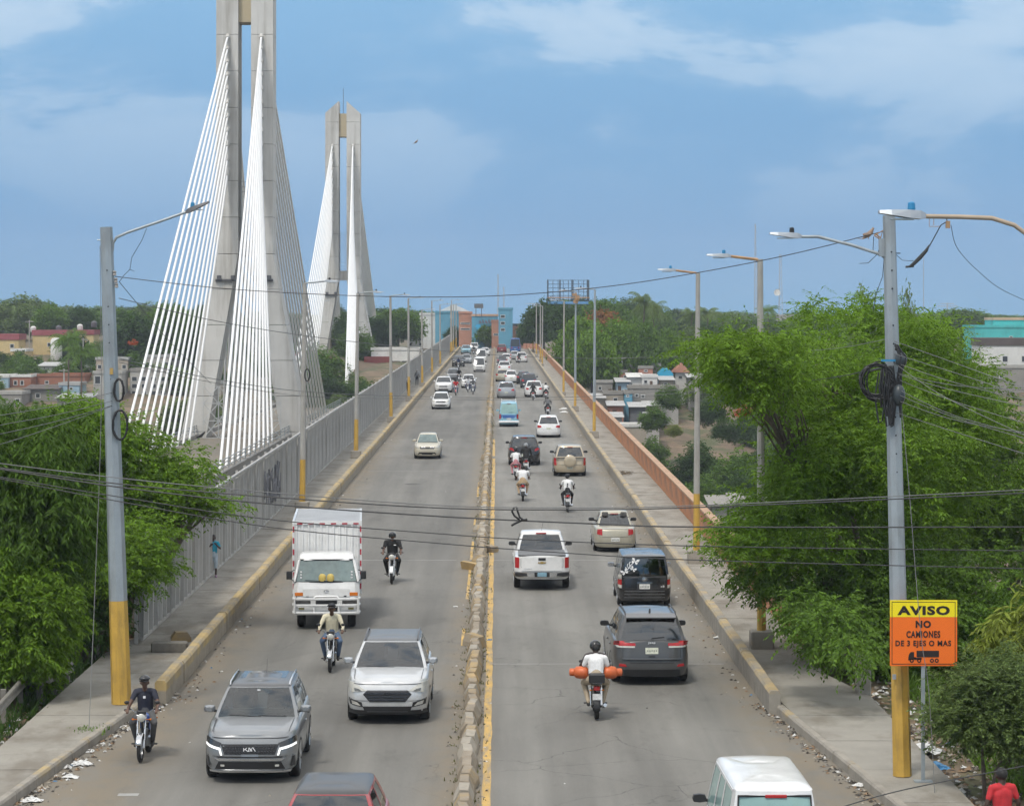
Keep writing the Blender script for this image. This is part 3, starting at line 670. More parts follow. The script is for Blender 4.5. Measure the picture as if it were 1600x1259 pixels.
# ================================================================ warning sign
DS = D2-.62; xs0, xs1, ys0, ys1 = 1390.5, 1495.5, 937, 1040; u = DS/F
sg = thing('warning_sign', 'square orange and yellow AVISO sign forbidding lorries of three axles or more', 'sign', ((1443-VX)*u, DS, rz(DS)+.2))
org = sg.location; P2 = lambda X_, Y_: px(X_, Y_, DS)-org
Wd, Hd = (xs1-xs0)*u, (ys1-ys0)*u; c0 = P2((xs0+xs1)/2, (ys0+ys1)/2)
M_or = mat('orange sign sheeting', (.86, .165, .012), .42, var=.03, scale=2); M_sy = mat('yellow sign sheeting', (.88, .72, .01), .42, var=.03, scale=2); M_ink = mat('black sign print', (.02, .012, .01), .5, var=0)
q = MB(); q.box((0, .06, (c0.z-Hd/2)/2+.1), (.07, .06, c0.z-Hd/2+.2+.8)); q.box((0, .05, .02), (.35, .2, .03)); q.build('sign_post', M_steel, sg)
q = MB(); q.box((c0.x, 0, c0.z), (Wd, .012, Hd), bev=.004); pl = q.build('sign_plate', M_or, sg)
hy = 26.5*u
q = MB(); q.box((c0.x, -.0075, c0.z+Hd/2-hy/2), (Wd, .003, hy)); q.build('yellow_band', M_sy, pl)
q = MB(); m_ = 3.2*u; t_ = .9*u
for (x0, x1, z0, z1) in ((-1, 1, 1, 1), (-1, 1, -1, -1), (-1, -1, -1, 1), (1, 1, -1, 1)):
    a, b_ = (Wd/2-m_), (Hd/2-m_)
    q.box((c0.x+(x0+x1)/2*a, -.0105, c0.z+(z0+z1)/2*b_), (abs(x1-x0)/2*2*a+t_, .002, abs(z1-z0)/2*2*b_+t_))
q.build('border_line', M_ink, pl)
for txt, x0, x1, y0, y1, bo in (('AVISO', 1402, 1484, 946, 960.5, .05), ('NO', 1430.5, 1454.5, 969, 980.5, .045), ('CAMIONES', 1416, 1469, 985, 996, .035), ('DE 3 EJES O MAS', 1399, 1486, 1000, 1011.5, .032)):
    me = text_mesh(txt, M_ink, (x1-x0)*u, (y1-y0)*u, .003, bo); p_ = P2((x0+x1)/2, y1); ob('lettering', me, pl, (p_.x, -.0125, p_.z))
q = MB()
Z = lambda X_, Y_: (P2(X_, Y_).x, P2(X_, Y_).z)
def flat(poly): q.prism([Z(*p_) for p_ in poly], -.0145, -.0095, 'y')
flat([(1432, 1016), (1467, 1016), (1467, 1026), (1432, 1026)])
flat([(1419, 1028), (1420, 1022), (1423, 1018), (1428, 1018), (1428, 1026), (1431, 1026), (1431, 1029), (1419, 1031)])
for cxw in (1424.5, 1436, 1456, 1463.5):
    q.prism([Z(cxw+3.3*math.cos(a*PI/8), 1031.5+3.3*math.sin(a*PI/8)) for a in range(16)], -.0145, -.0095, 'y')
flat([(1428, 1027), (1440, 1027), (1440, 1030), (1428, 1030)])
q.build('lorry_pictogram', M_ink, pl)
q = MB()
for cxw in (1424.5, 1436, 1456, 1463.5): q.prism([Z(cxw+1.2*math.cos(a*PI/6), 1031.5+1.2*math.sin(a*PI/6)) for a in range(12)], -.0165, -.0147, 'y')
flat([(1421.5, 1023), (1423.5, 1019.5), (1426, 1019.5), (1426, 1023)]) if False else None
q.build('hub_dot', M_or, pl)

# ================================================================ overhead wires
def wire(pts, r, label, m=None, cat='wire', n=5, sub=10):
    V = [p_ if isinstance(p_, Vector) else px(*p_) for p_ in pts]; out = []
    for i in range(len(V)-1):
        p0, p1, p2_, p3_ = V[max(i-1, 0)], V[i], V[i+1], V[min(i+2, len(V)-1)]
        for k in range(sub):
            t = k/sub; out.append(.5*((2*p1)+(p2_-p0)*t+(2*p0-5*p1+4*p2_-p3_)*t*t+(3*p1-p0-3*p2_+p3_)*t**3))
    out.append(V[-1]); q = MB(); q.path(out, r*.82, n); o = q.build('overhead_wire', m or M_wire, smooth=60)
    return tag(o, label, cat)
DW = 30.0*KD
wire([(-60, 716, DW), (180, 746, DW), (420, 769, DW), (680, 789, DW), (880, 793, DW), (1100, 789, DW), (1600, 765, DW), (1700, 757, DW)], .009, 'uppermost of the thin cables sagging across the whole road', M_wireg)
wire([(-60, 722, DW+.3), (180, 755, DW+.3), (420, 776, DW+.3), (680, 793, DW+.3), (880, 796, DW+.3), (1100, 792, DW+.3), (1600, 770, DW+.3), (1700, 762, DW+.3)], .012, 'dark cable just below the uppermost one crossing the whole road')
wire([(-60, 723, DW+.6), (180, 760, DW+.6), (420, 787, DW+.6), (680, 806, DW+.6), (927, 818, DW+.6), (1100, 823, DW+.6), (1600, 823, DW+.6), (1700, 821, DW+.6)], .014, 'thick dark cable with the tied loop hanging from it')
wire([(-60, 735, DW+.9), (180, 775, DW+.9), (420, 811, DW+.9), (680, 833, DW+.9), (832, 843, DW+.9), (1100, 853, DW+.9), (1600, 860, DW+.9), (1700, 860, DW+.9)], .010, 'thin dark cable crossing in front of the white pickup roof')
wire([(-60, 736, DW+1.2), (180, 782, DW+1.2), (420, 823, DW+1.2), (680, 848, DW+1.2), (889, 864, DW+1.2), (1100, 875, DW+1.2), (1600, 888, DW+1.2), (1700, 889, DW+1.2)], .010, 'lowest of the cables crossing the pickup tailgate and the right tree')
q = MB(); dl_ = DW+.5
q.path([px(*p_, dl_) for p_ in ((812, 812), (804, 806), (800, 799), (803, 793), (807, 792), (809, 799), (812, 808), (818, 812), (824, 812))], .016, 6); q.path([px(*p_, dl_) for p_ in ((824, 811), (815, 813), (806, 817), (799, 821))], .017, 6)
tag(q.build('cable_loop', M_black, smooth=60), 'black tied loop of spare cable hanging on a crossing wire', 'cable')
wire([(1270, 1275, 26), (1400, 1236, 26), (1600, 1196, 26), (1700, 1175, 26)], .008, 'single dark cable cutting across the lower right corner')
a1 = t1.location; top1 = a1+ax(180, 432); top2 = t2.location+bx(1383, 369)
def mid(X_, Y_, d): return px(X_, Y_, d*KD if d < 100 and d == round(d, 1) and float(d) in LIT else d)
LIT = set([47., 46.5, 46., 45., 44., 43., 42., 50., 58., 72., 55., 62., 70., 76., 80., 60., 85., 82., 61., 71., 81., 86., 83.])
wire([top1, mid(330, 449, 47), mid(480, 459, 46.5), mid(640, 464, 46), mid(780, 462, 45), mid(920, 451, 44), mid(1050, 433, 43), mid(1220, 401, 42), top2], .011, 'long wire from the left steel pole to the right one where a bird sits')
wire([a1+ax(186, 440), mid(215, 475, 50), mid(262, 530, 58), mid(330, 600, 72)], .010, 'wire slanting down steeply from the left steel pole insulators')
wire([a1+ax(186, 466), mid(335, 501, 55), mid(480, 525, 62), mid(640, 543, 70), mid(780, 555, 76), mid(925, 560, 80), mid(1090, 556, 76)], .012, 'thin wire crossing below the far traffic from pole to pole', M_wireg)
wire([a1+ax(186, 560), mid(335, 592, 60), mid(480, 612, 70), mid(640, 619, 80), mid(780, 621, 85), mid(925, 619, 82), mid(1090, 606, gd(880, .2))], .012, 'wire crossing at the white hatchback on the oncoming lanes', M_wireg)
wire([a1+ax(186, 566), mid(335, 598, 61), mid(480, 619, 71), mid(640, 623, 81), mid(780, 624.5, 86), mid(925, 624, 83), mid(1090, 612, gd(880, .2))], .010, 'lower companion of the wire crossing at the white hatchback', M_wireg)
for i, (y0, y1) in enumerate(((649, 612), (664, 625), (678, 632), (694, 632))):
    wire([(-60, y0+12, D1-6), (0, y0, D1-5), (90, lerp(y0, y1, .55)+5, D1-2.5), a1+ax(181, y1)], .009, ('highest', 'second', 'third', 'lowest')[i]+' of the four grey wires reaching the left steel pole from the left edge', M_wireg)
wire([a1+ax(164, 385)+Vector((-.1, -.1, 0)), mid(158, 640, D1-1.0), mid(150, 880, D1-1.8), mid(139, 1138, gd(1138, .2))], .010, 'guy wire slanting down to the pavement left of the steel pole', M_wireg)
wire([t2.location+bx(1404, 590), mid(1420, 760, DS+.1), mid(1431, 900, DS-.3), mid(1440, 1000, DS-.6), mid(1452, 1090, DS-.8), mid(1463, 1290, DS-1.2)], .009, 'slack guy rope hanging in front of the warning sign', M_wireg)
fan = [(1402, 540, 1500, 570, 1600, 606), (1402, 560, 1500, 585, 1600, 618), (1408, 575, 1500, 600, 1700, 648), (1405, 590, 1500, 603, 1700, 612), (1408, 592, 1490, 610, 1700, 656), (1408, 600, 1500, 630, 1700, 690), (1408, 615, 1500, 652, 1700, 702), (1405, 622, 1500, 655, 1700, 712), (1406, 632, 1500, 658, 1700, 690), (1406, 652, 1490, 674, 1700, 740), (1405, 575, 1480, 622, 1700, 725)]
for i, (a, b_, c, d_, e_, f_) in enumerate(fan):
    wire([t2.location+bx(a-8, b_), mid(c, d_, D2-4), mid(e_, f_, D2-12)], .0075, ('topmost', 'second', 'third', 'fourth', 'fifth', 'sixth', 'seventh', 'eighth', 'ninth', 'lowest', 'steepest')[i]+' grey wire in the fan spreading right from the cable bundle', M_wireg)['group'] = 'wires fanning right from the near right pole'
wire([t2.location+bx(1395, 536), mid(1300, 545, D2+8), mid(1190, 551, gd(1012, .2))], .008, 'thin wire from the near right pole into the tree top', M_wireg)
wire([t2.location+bx(1395, 578), mid(1300, 590, D2+8), mid(1190, 602, gd(1012, .2)), mid(1092, 607, gd(880, .2))], .012, 'darker wire from the cable bundle to the next lamp posts')
wire([(1486, 352, 31.8), (1496, 388, 32.5), (1530, 425, 35), (1570, 455, 37), (1640, 485, 41)], .005, 'thin wire drooping from the upper right lamp arm')
# cable bundle on right pole
bd = thing('cable_bundle', 'tangled black coils of cable strapped to the near right lamp post', 'cable', t2.location+bx(1395, 600)+Vector((0, -.25, 0)))
bo = lambda X_, Y_: Vector(((X_-1395)*s2, 0, (600-Y_)*s2))
r = random.Random(4)
for i in range(10):
    q = MB(); c = bo(1368+r.uniform(-3, 3), 604+r.uniform(-4, 4)); ra = (23+r.uniform(-4, 4))*s2; rb = (26+r.uniform(-4, 4))*s2
    q.path([c+Vector((math.cos(a*PI/10)*ra, r.uniform(-.04, .06), math.sin(a*PI/10)*rb)) for a in range(21)], .016, 5); q.build('coil', M_black, bd, smooth=60)
for i in range(16):
    q = MB(); x = 1380+r.uniform(-8, 12); y0 = 582+r.uniform(-5, 8); y1 = 640+r.uniform(-12, 36); w_ = r.uniform(4, 9)
    q.path([bo(x-w_*.3, y0), bo(x-w_, (y0+y1)/2)+Vector((0, r.uniform(-.1, .05), 0)), bo(x-w_*.3, y1), bo(x+w_*.4, y1-3), bo(x+w_, (y0+y1)/2), bo(x+w_*.2, y0)], .017, 5); q.build('hanging_loop', M_black, bd, smooth=60)
for i in range(9):
    q = MB(); q.path([bo(1398+r.uniform(-3, 3), 545+r.uniform(0, 8)), bo(1404+r.uniform(-4, 8), 565)+Vector((0, r.uniform(-.1, 0), 0)), bo(1402+r.uniform(-4, 4), 600), bo(1404, 640+r.uniform(0, 20))], .02, 5); q.build('riser_cable', M_black, bd, smooth=60)
q = MB(); q.ball(bo(1401, 625), (.13, .13, .22), 10, 8); q.ball(bo(1405, 570), (.12, .1, .16), 8, 6); q.build('splice_closure', mat('splice plastic', (.04, .05, .055), .4), bd, smooth=60)
q = MB(); q.box(bo(1385, 571), (.28, .05, .04)); q.build('blue_strap', M_blue, bd)
for i, (X_, Y_, ra, rb) in enumerate(((188, 609, 7.5, 17), (190, 663, 11, 23))):
    q = MB()
    for k in range(5):
        c = a1+ax(X_, Y_)+Vector((0, -.25+.02*k, 0)); q.path([c+Vector((math.cos(a*PI/10)*(ra+r.uniform(-1, 1))*s1, r.uniform(-.02, .02), math.sin(a*PI/10)*(rb+r.uniform(-1, 1))*s1)) for a in range(21)], .02, 5)
    tag(q.build('cable_coil', M_black, smooth=60), ('upper' if i == 0 else 'lower')+' black coil of cable hung on the left steel pole', 'cable')
# small loops seen on the far wires
c = px(480, 586, 75); q = MB(); q.path([c+Vector((math.cos(a*PI/8)*.07, 0, math.sin(a*PI/8)*.18)) for a in range(17)], .02, 5); tag(q.build('cable_loop', M_black), 'small black cable loop hanging in front of the far pylon cables', 'cable')
q = MB(); q.path([px(307, 683, 59), px(314, 681, 59), px(320, 675, 59)], [.02, .04, .015], 6); tag(q.build('cable_joint', M_black), 'short black cable joint dangling before the near pylon base', 'cable')

# ---------------------------------------------------------------- birds
def bird(loc, s, label, fly=False):
    t = thing('bird', label, 'bird', loc)
    Mb = mat('dove plumage', (.30, .215, .16), .8, var=.25, scale=20); q = MB()
    pts = [(0, -.13, -.06), (0, -.08, -.03), (0, 0, .03), (0, .06, .09), (0, .085, .14), (0, .10, .16), (0, .125, .155)]
    q.path([Vector((p_[1], p_[0], p_[2]))*s for p_ in pts], [a*s for a in (.012, .03, .055, .045, .026, .03, .006)], 10); q.build('body', Mb, t, smooth=70)
    for sg_ in (-1, 1):
        q = MB()
        if fly: q.prism([(-.04*s, 0), (.05*s, .02*s), (.03*s, .25*s), (-.05*s, .30*s), (-.06*s, .15*s)], .03*s, .04*s); o = q.build('wing', Mb, t); o.scale.y = sg_
        else: q.ball((-.03*s, sg_*.045*s, .03*s), (.09*s, .015*s, .04*s)); q.build('wing', Mb, t)
    q = MB(); q.prism([(-.11*s, -.018*s), (-.11*s, .018*s), (-.22*s, .03*s), (-.22*s, -.03*s)], -.065*s, -.055*s); q.build('tail', Mb, t)
    if not fly:
        q = MB(); q.path([(0, .02*s, -.02*s), (0, .02*s, -.065*s)], .006*s, 4); q.path([(0, -.02*s, -.02*s), (0, -.02*s, -.065*s)], .006*s, 4); q.build('leg', M_rustarm, t)
    return t
bird(px(1357, 373.5, 41.0*KD)+Vector((0, 0, .06)), .95, 'small brown dove perched on the wire near the right pole')
bird(px(650, 223, 88), .55, 'tiny dark bird flying in the open sky', True)
# ================================================================ vehicles
def paint(name, c, metal=.0, rough=.35, coat=.6):
    return mat('car paint '+name, c, rough, metal, var=.07, scale=1.5, coat=coat, stain=tuple(.55*a+.085 for a in c), stain_amt=.38, stain_scale=(1.6, 1.2, 3.0))
M_glass = mat('tinted car glass', (.045, .050, .053), .06, var=0, spec=.8)
def glass_mat(name, tint, refl, rough=.04):
    m = bpy.data.materials.new(name); m.use_nodes = True; n = m.node_tree; n.nodes.clear(); L = n.links.new
    o = n.nodes.new('ShaderNodeOutputMaterial'); tr = n.nodes.new('ShaderNodeBsdfTransparent'); gl = n.nodes.new('ShaderNodeBsdfGlossy'); mx = n.nodes.new('ShaderNodeMixShader'); fr = n.nodes.new('ShaderNodeFresnel'); ad = n.nodes.new('ShaderNodeMath'); ad.operation = 'ADD'; ad.use_clamp = True
    tr.inputs[0].default_value = (*tint, 1); gl.inputs['Roughness'].default_value = rough; gl.inputs[0].default_value = (.92, .95, .96, 1); fr.inputs[0].default_value = 1.52; ad.inputs[1].default_value = refl
    L(fr.outputs[0], ad.inputs[0]); L(ad.outputs[0], mx.inputs[0]); L(tr.outputs[0], mx.inputs[1]); L(gl.outputs[0], mx.inputs[2]); L(mx.outputs[0], o.inputs[0]); return m
MG_dark = glass_mat('see-through tinted glass', (.16, .17, .17), .09); MG_clear = glass_mat('see-through windscreen', (.62, .70, .67), .07)
M_int = mat('dark cabin trim', (.030, .030, .032), .8, var=.2); M_seat = mat('grey seat cloth', (.10, .098, .095), .9, var=.2, scale=6)
M_glassl = mat('clear car glass', (.15, .20, .195), .08, var=.35, scale=2.2, spec=.8)
M_glassg = mat('green tinted van glass', (.30, .46, .43), .10, var=.15, scale=1.5, spec=.7)
M_trim = mat('black plastic trim', (.022, .022, .023), .5, var=.12)
M_chrome = mat('bright chrome', (.62, .63, .64), .18, .9, var=.04)
M_red = mat('red lamp lens', (.42, .022, .025), .18, var=.08, spec=.7)
M_clear = mat('clear lamp lens', (.55, .54, .49), .12, var=.2, scale=8, spec=.8)
M_drl = mat('lit daytime lamp', (.95, .95, .92), .3, var=0, emit=.6)
M_amber = mat('amber lens', (.60, .17, .02), .2, var=.1)
M_plate = mat('licence plate', (.60, .61, .50), .4, var=.25, scale=18)
M_platew = mat('white plate', (.66, .66, .64), .4, var=.25, scale=18)
M_plateb = mat('blue plate', (.22, .38, .48), .4, var=.25, scale=18)
M_tyre = mat('tyre rubber', (.022, .021, .020), .85, var=.2, scale=6)
M_rim = mat('alloy rim', (.45, .46, .47), .3, .8, var=.1)
M_under = mat('underbody', (.012, .012, .012), .9, var=0)

def smoothtab(tab, x):
    if x <= tab[0][0]: return tab[0][1]
    for (a, u_), (b_, v) in zip(tab, tab[1:]):
        if x <= b_:
            t = (x-a)/(b_-a); t = t*t*(3-2*t)*.5+t*.5; return lerp(u_, v, t)
    return tab[-1][1]
BASE = {
 'suv':  dict(L=4.75, W=1.90, H=1.67, zb=.24, top=[(-2.35, 1.10), (-2.0, 1.14), (.75, 1.10), (1.15, 1.09), (1.9, 1.04), (2.2, 1.0), (2.38, .95)], cab=(.98, .18, -1.98, -2.22), rw=.70, cw=.92, belt=1.10,
              front=[(.2, -.10), (.35, -.03), (.55, 0), (.75, -.02), (.95, -.10), (1.1, -.2)], rear=[(.2, .10), (.4, .01), (.55, 0), (.75, .04), (1.1, .10)], wr=.36, wy=(1.42, -1.38), nf=7, nr=9),
 'sedan': dict(L=4.2, W=1.66, H=1.50, zb=.20, top=[(-2.1, .84), (-1.95, .93), (-1.35, .97), (.6, .95), (.9, .94), (1.6, .86), (1.95, .78), (2.1, .70)], cab=(.92, .28, -.95, -1.55), rw=.63, cw=.85, belt=.95,
              front=[(.2, -.08), (.4, 0), (.55, 0), (.75, -.08), (.9, -.2)], rear=[(.2, .08), (.4, .0), (.55, 0), (.8, .04), (1.0, .09)], wr=.30, wy=(1.25, -1.15), nf=6, nr=5.5),
 'hatch': dict(L=4.0, W=1.70, H=1.50, zb=.20, top=[(-2.0, .95), (-1.7, .97), (.7, .94), (1.0, .93), (1.6, .85), (1.85, .78), (2.0, .68)], cab=(1.0, .35, -1.55, -1.85), rw=.68, cw=.90, belt=.94,
              front=[(.2, -.08), (.4, 0), (.55, 0), (.75, -.08), (.9, -.2)], rear=[(.2, .08), (.4, .0), (.55, 0), (.8, .04), (1.0, .09)], wr=.30, wy=(1.25, -1.2), nf=6, nr=8),
 'van': dict(L=3.95, W=1.69, H=1.64, zb=.20, top=[(-1.97, .93), (-1.6, .93), (1.1, .92), (1.35, .92), (1.75, .86), (1.97, .72)], cab=(1.32, .85, -1.86, -1.93), rw=.82, cw=.955, belt=.92,
              front=[(.2, -.06), (.4, 0), (.6, 0), (.8, -.06), (.95, -.12)], rear=[(.2, .03), (.4, 0), (.55, 0), (.95, .03)], wr=.31, wy=(1.25, -1.25), nf=7, nr=14),
 'pickup': dict(L=5.4, W=1.89, H=1.79, zb=.38, top=[(-2.7, 1.12), (-.85, 1.13), (-.8, 1.16), (.9, 1.14), (1.3, 1.12), (2.2, 1.05), (2.5, .98), (2.7, .88)], cab=(1.15, .45, -.72, -.92), rw=.72, cw=.92, belt=1.14,
              front=[(.3, -.08), (.5, 0), (.7, 0), (1.0, -.08), (1.2, -.2)], rear=[(.3, .02), (.5, 0), (.65, 0), (1.15, .02)], wr=.39, wy=(1.65, -1.55), nf=7, nr=16),
 'micro': dict(L=3.9, W=1.56, H=1.87, zb=.22, top=[(-1.95, 1.02), (1.2, 1.02), (1.7, .98), (1.95, .8)], cab=(1.72, 1.15, -1.84, -1.93), rw=.80, cw=.955, belt=1.02,
              front=[(.2, -.05), (.4, 0), (.7, 0), (1.0, -.08)], rear=[(.2, .03), (.4, 0), (1.05, .02)], wr=.29, wy=(1.25, -1.2), nf=8, nr=14),
}
def car(kind, X, d, front, pm_, label, cat='car', group=None, glass=None, roof=None, dets=(), lod=0, yaw=0, ov=None, rails=None, name=None, mirrors=None, sill=True):
    S = dict(BASE[kind])
    if ov: S.update(ov)
    L2, W2 = S['L']/2, S['W']/2
    t = thing(name or {'suv': 'parked_car'}.get('x', {'suv': 'sport_utility_vehicle', 'sedan': 'sedan_car', 'hatch': 'hatchback_car', 'van': 'boxy_car', 'pickup': 'pickup_truck', 'micro': 'minivan'}[kind]), label, cat, (X, d, rz(d)), (PI if front else 0)+yaw, group)
    t.rotation_euler.x = G if not front else -G
    zb = S['zb']
    yf = lambda z: L2+interp(S['front'], z); yr = lambda z: -L2+interp(S['rear'], z)
    n = 14 if lod else 26
    mexp = 5.0
    def outl(phi, zfun, wmul):
        s_, c_ = math.sin(phi), math.cos(phi)
        ex = S['nf'] if s_ > 0 else S['nr']
        fy = (abs(s_))**(2/ex); fx = max(c_, 0)**(2/mexp)
        y0 = fy*L2*(1 if s_ > 0 else -1); z = zfun(y0)
        y = fy*(yf(z) if s_ > 0 else -yr(z))*(1 if s_ > 0 else -1)
        return (fx*W2*wmul, y, z)
    tl = [(0, .90), (.06, .955), (.25, .99), (.5, 1.0), (.74, .985), (.90, .965), (.975, .94), (1.0, .91)]
    if lod: tl = [(0, .92), (.3, 1.0), (.7, .99), (.95, .95), (1, .91)]
    phis = [-PI/2+PI*i/n for i in range(n+1)]
    loops = [[outl(p, lambda y, tt=tt: zb+tt*(smoothtab(S['top'], y)-zb), w) for p in phis] for tt, w in tl]
    q = MB()
    for sg_ in (1, -1):
        q.grid([[(sg_*a, b_, c) for a, b_, c in lp] for lp in loops])
    cr_ = [1, .66, .33, 0, -.33, -.66, -1]
    q.grid([[(a*k, b_, c+.035*(1-k*k)*min(1, a/.5)) for k in cr_] for a, b_, c in loops[-1]])
    q.grid([[(a*k, b_, c) for k in (1, -1)] for a, b_, c in loops[0]], 1)
    body = q.build('body', [pm_, M_under], t, smooth=38)
    q = MB(); q.box((0, 0, zb-.045), (S['W']*.80, S['L']*.74, .10)); q.build('shadow_box', M_under, t)  # box added to deepen the shadow under the car
    # ---- cabin
    c0, c1, r1, r0 = S['cab']; cw, rw = W2*S['cw'], W2*S['rw']; zr = S['H']-.055; belt = S['belt']-.03
    LV = [0, .06, .3, .5, .7, .92, .975, 1.0] if not lod else [0, .06, .5, .92, .975, 1.0]
    bow = .10 if kind not in ('van', 'micro') else .07
    seg = [(0, 0, 'w'), (.5, .22, 'w'), (.90, .85, 'a'), (.975, 1.25, 'a')]
    sidec = {'suv': [(.06, 'g'), (.36, 'p'), (.40, 'g'), (.68, 'p'), (.725, 'g'), (.88, 'p')], 'sedan': [(.07, 'g'), (.46, 'p'), (.51, 'g'), (.83, 'p')], 'hatch': [(.06, 'g'), (.44, 'p'), (.49, 'g'), (.82, 'p')],
             'van': [(.05, 'g'), (.40, 'p'), (.46, 'g'), (.74, 'p'), (.79, 'g'), (.93, 'p')], 'pickup': [(.08, 'g'), (.50, 'p'), (.56, 'g'), (.90, 'p')], 'micro': [(.04, 'g'), (.30, 'p'), (.35, 'g'), (.58, 'p'), (.63, 'g'), (.92, 'p')]}[kind]
    def cabloop(tt):
        w = lerp(cw, rw, tt**1.25); f_ = lerp(c0, c1, tt)+.02*math.sin(tt*PI); b_ = lerp(r0, r1, tt)-.02*math.sin(tt*PI); z = lerp(belt, zr, tt)
        pts = []
        for fx, fb, _ in seg: pts.append((fx*w, f_-bow*fb, z-(.012*fx if tt > .95 else 0)))
        ys_, ye = f_-bow*1.6, b_+.12
        for fr, _ in sidec: pts.append((w*(1-.03*abs(fr-.5)), lerp(ys_, ye, fr), z))
        pts += [(w*.955, b_+.075, z), (w*.86, b_+.03, z), (w*.45, b_+.008, z), (0, b_, z)]
        return pts
    kinds = ['w', 'w', 'a', 'a']+[k for _, k in sidec]+['a', 'r', 'r']
    kinds[3] = 'a'
    cl_ = [cabloop(tt) for tt in LV]
    parts = {'w': MB(), 'r': MB(), 'b': MB()}; panes = {}
    for li in range(len(LV)-1):
        gl = .06 <= LV[li] < .92
        for j in range(len(kinds)):
            k = kinds[j]; k = k if ((gl and k in 'wrg') or (k == 'w' and LV[li] < .975)) else 'b'
            if kind == 'micro' and k == 'g' and LV[li] < .3 and False: k = 'b'
            for sg_ in (1, -1):
                a, b_, c, e_ = cl_[li][j], cl_[li][j+1], cl_[li+1][j+1], cl_[li+1][j]
                off = -.004 if k in 'wrg' else 0
                (panes.setdefault((j, sg_), MB()) if k == 'g' else parts[k]).add([(sg_*(v_[0]+(off if k == 'g' else 0)), v_[1]+(off if k == 'w' else -off if k == 'r' else 0), v_[2]) for v_ in (a, b_, c, e_)], [(0, 1, 2, 3)])
    rq = MB(); cy = (c1+r1)/2; tp = cl_[-1]; rings = [tp]
    for sc_, dz in (((.94, .032), (.80, .056), (.45, .070)) if kind in ('hatch', 'sedan') else ((.93, .030), (.75, .045), (.4, .054)) if kind != 'micro' else ((.965, .035), (.90, .062), (.72, .082), (.4, .092))): rings.append([(a*sc_, cy+(b_-cy)*sc_, c+dz) for a, b_, c in tp])
    for ra, rb in zip(rings, rings[1:]):
        for j in range(len(tp)-1):
            for sg_ in (1, -1): rq.add([(sg_*v_[0], v_[1], v_[2]) for v_ in (ra[j], ra[j+1], rb[j+1], rb[j])], [(0, 1, 2, 3)])
    rq.grid([[(a*k, b_, c+(.004 if k == 0 else 0)) for k in (1, 0, -1)] for a, b_, c in rings[-1]])
    parts['b'].build('pillars', pm_, t, smooth=40)
    gm = glass or (MG_dark if not lod else M_glass)
    if not lod:                                                 # what shows through the glass: dash, wheel, seats
        q = MB(); zi = S['belt']+.045; q.box((0, (c0+r0)/2+.05, zi-.05), (cw*1.72, (c0-r0)*.86, .06)); q.build('cabin_floor', M_int, t)
        q = MB(); q.box((0, c0-.42, zi+.02), (cw*1.6, .34, .08), bev=.02); q.path([(-.36+.17*math.cos(a*PI/8), c0-.62-.05*math.sin(a*PI/8), zi+.06+.15*math.sin(a*PI/8)) for a in range(17)], .014, 5); q.build('dashboard', M_int, t)
        for sx_ in (-.36, .36):
            for ys in ((c0-1.15, c0-2.0) if kind != 'pickup' else (c0-1.15,)):
                q = MB(); q.box((sx_, ys, zi+.14), (.46, .14, .34), bev=.04, taper=.9); q.box((sx_, ys-.02, zi+.40), (.24, .09, .17), bev=.03); q.build('seat', M_seat, t)
    if not isinstance(gm, dict): gm = dict(w=gm, r=gm, g=gm)
    parts['w'].build('windscreen', gm['w'], t, smooth=50); parts['r'].build('rear_window', gm['r'], t, smooth=50); [pq.build('side_window', gm['g'], t, smooth=30) for pq in panes.values()]
    rq.build('roof', roof or pm_, t, smooth=50)
    # ---- surface helper for details
    def surf(end, x, z, off):
        if end == 'F':
            xx = min(abs(x)/W2, .995); return yf(z)*(1-xx**mexp)**(1/S['nf'])+off
        if z > belt+.02:
            tt = (z-belt)/(zr-belt); return lerp(r0, r1, tt)-.02*math.sin(tt*PI)+.08*(abs(x)/W2)**4-off
        xx = min(abs(x)/W2, .995); return yr(z)*(1-xx**mexp)**(1/S['nr'])-off
    def patch(pname, end, quad, m, mirror=False, off=.006, parent=None, nn=5):
        o = None
        for sg_ in ((1, -1) if mirror else (1,)):
            q = MB(); P = []; Pb = []
            (ax_, az_), (bx_, bz), (cx_, cz), (dx, dz) = quad
            for i in range(nn):
                u_ = i/(nn-1); row = []; rb = []
                for j in range(3):
                    v = j/2
                    x = lerp(lerp(ax_, bx_, u_), lerp(dx, cx_, u_), v)*sg_; z = lerp(lerp(az_, bz, u_), lerp(dz, cz, u_), v)
                    row.append((x, surf(end, x, z, off), z)); rb.append((x, surf(end, x, z, -.02), z))
                P.append(row); Pb.append(rb)
            q.grid(P)
            q.grid([P[0], Pb[0]]); q.grid([P[-1], Pb[-1]]); q.grid([[r_[0] for r_ in P], [r_[0] for r_ in Pb]]); q.grid([[r_[-1] for r_ in P], [r_[-1] for r_ in Pb]])
            o = q.build(pname, m, parent or t, smooth=40)
        return o
    # ---- wheels, arches
    wr = S['wr']
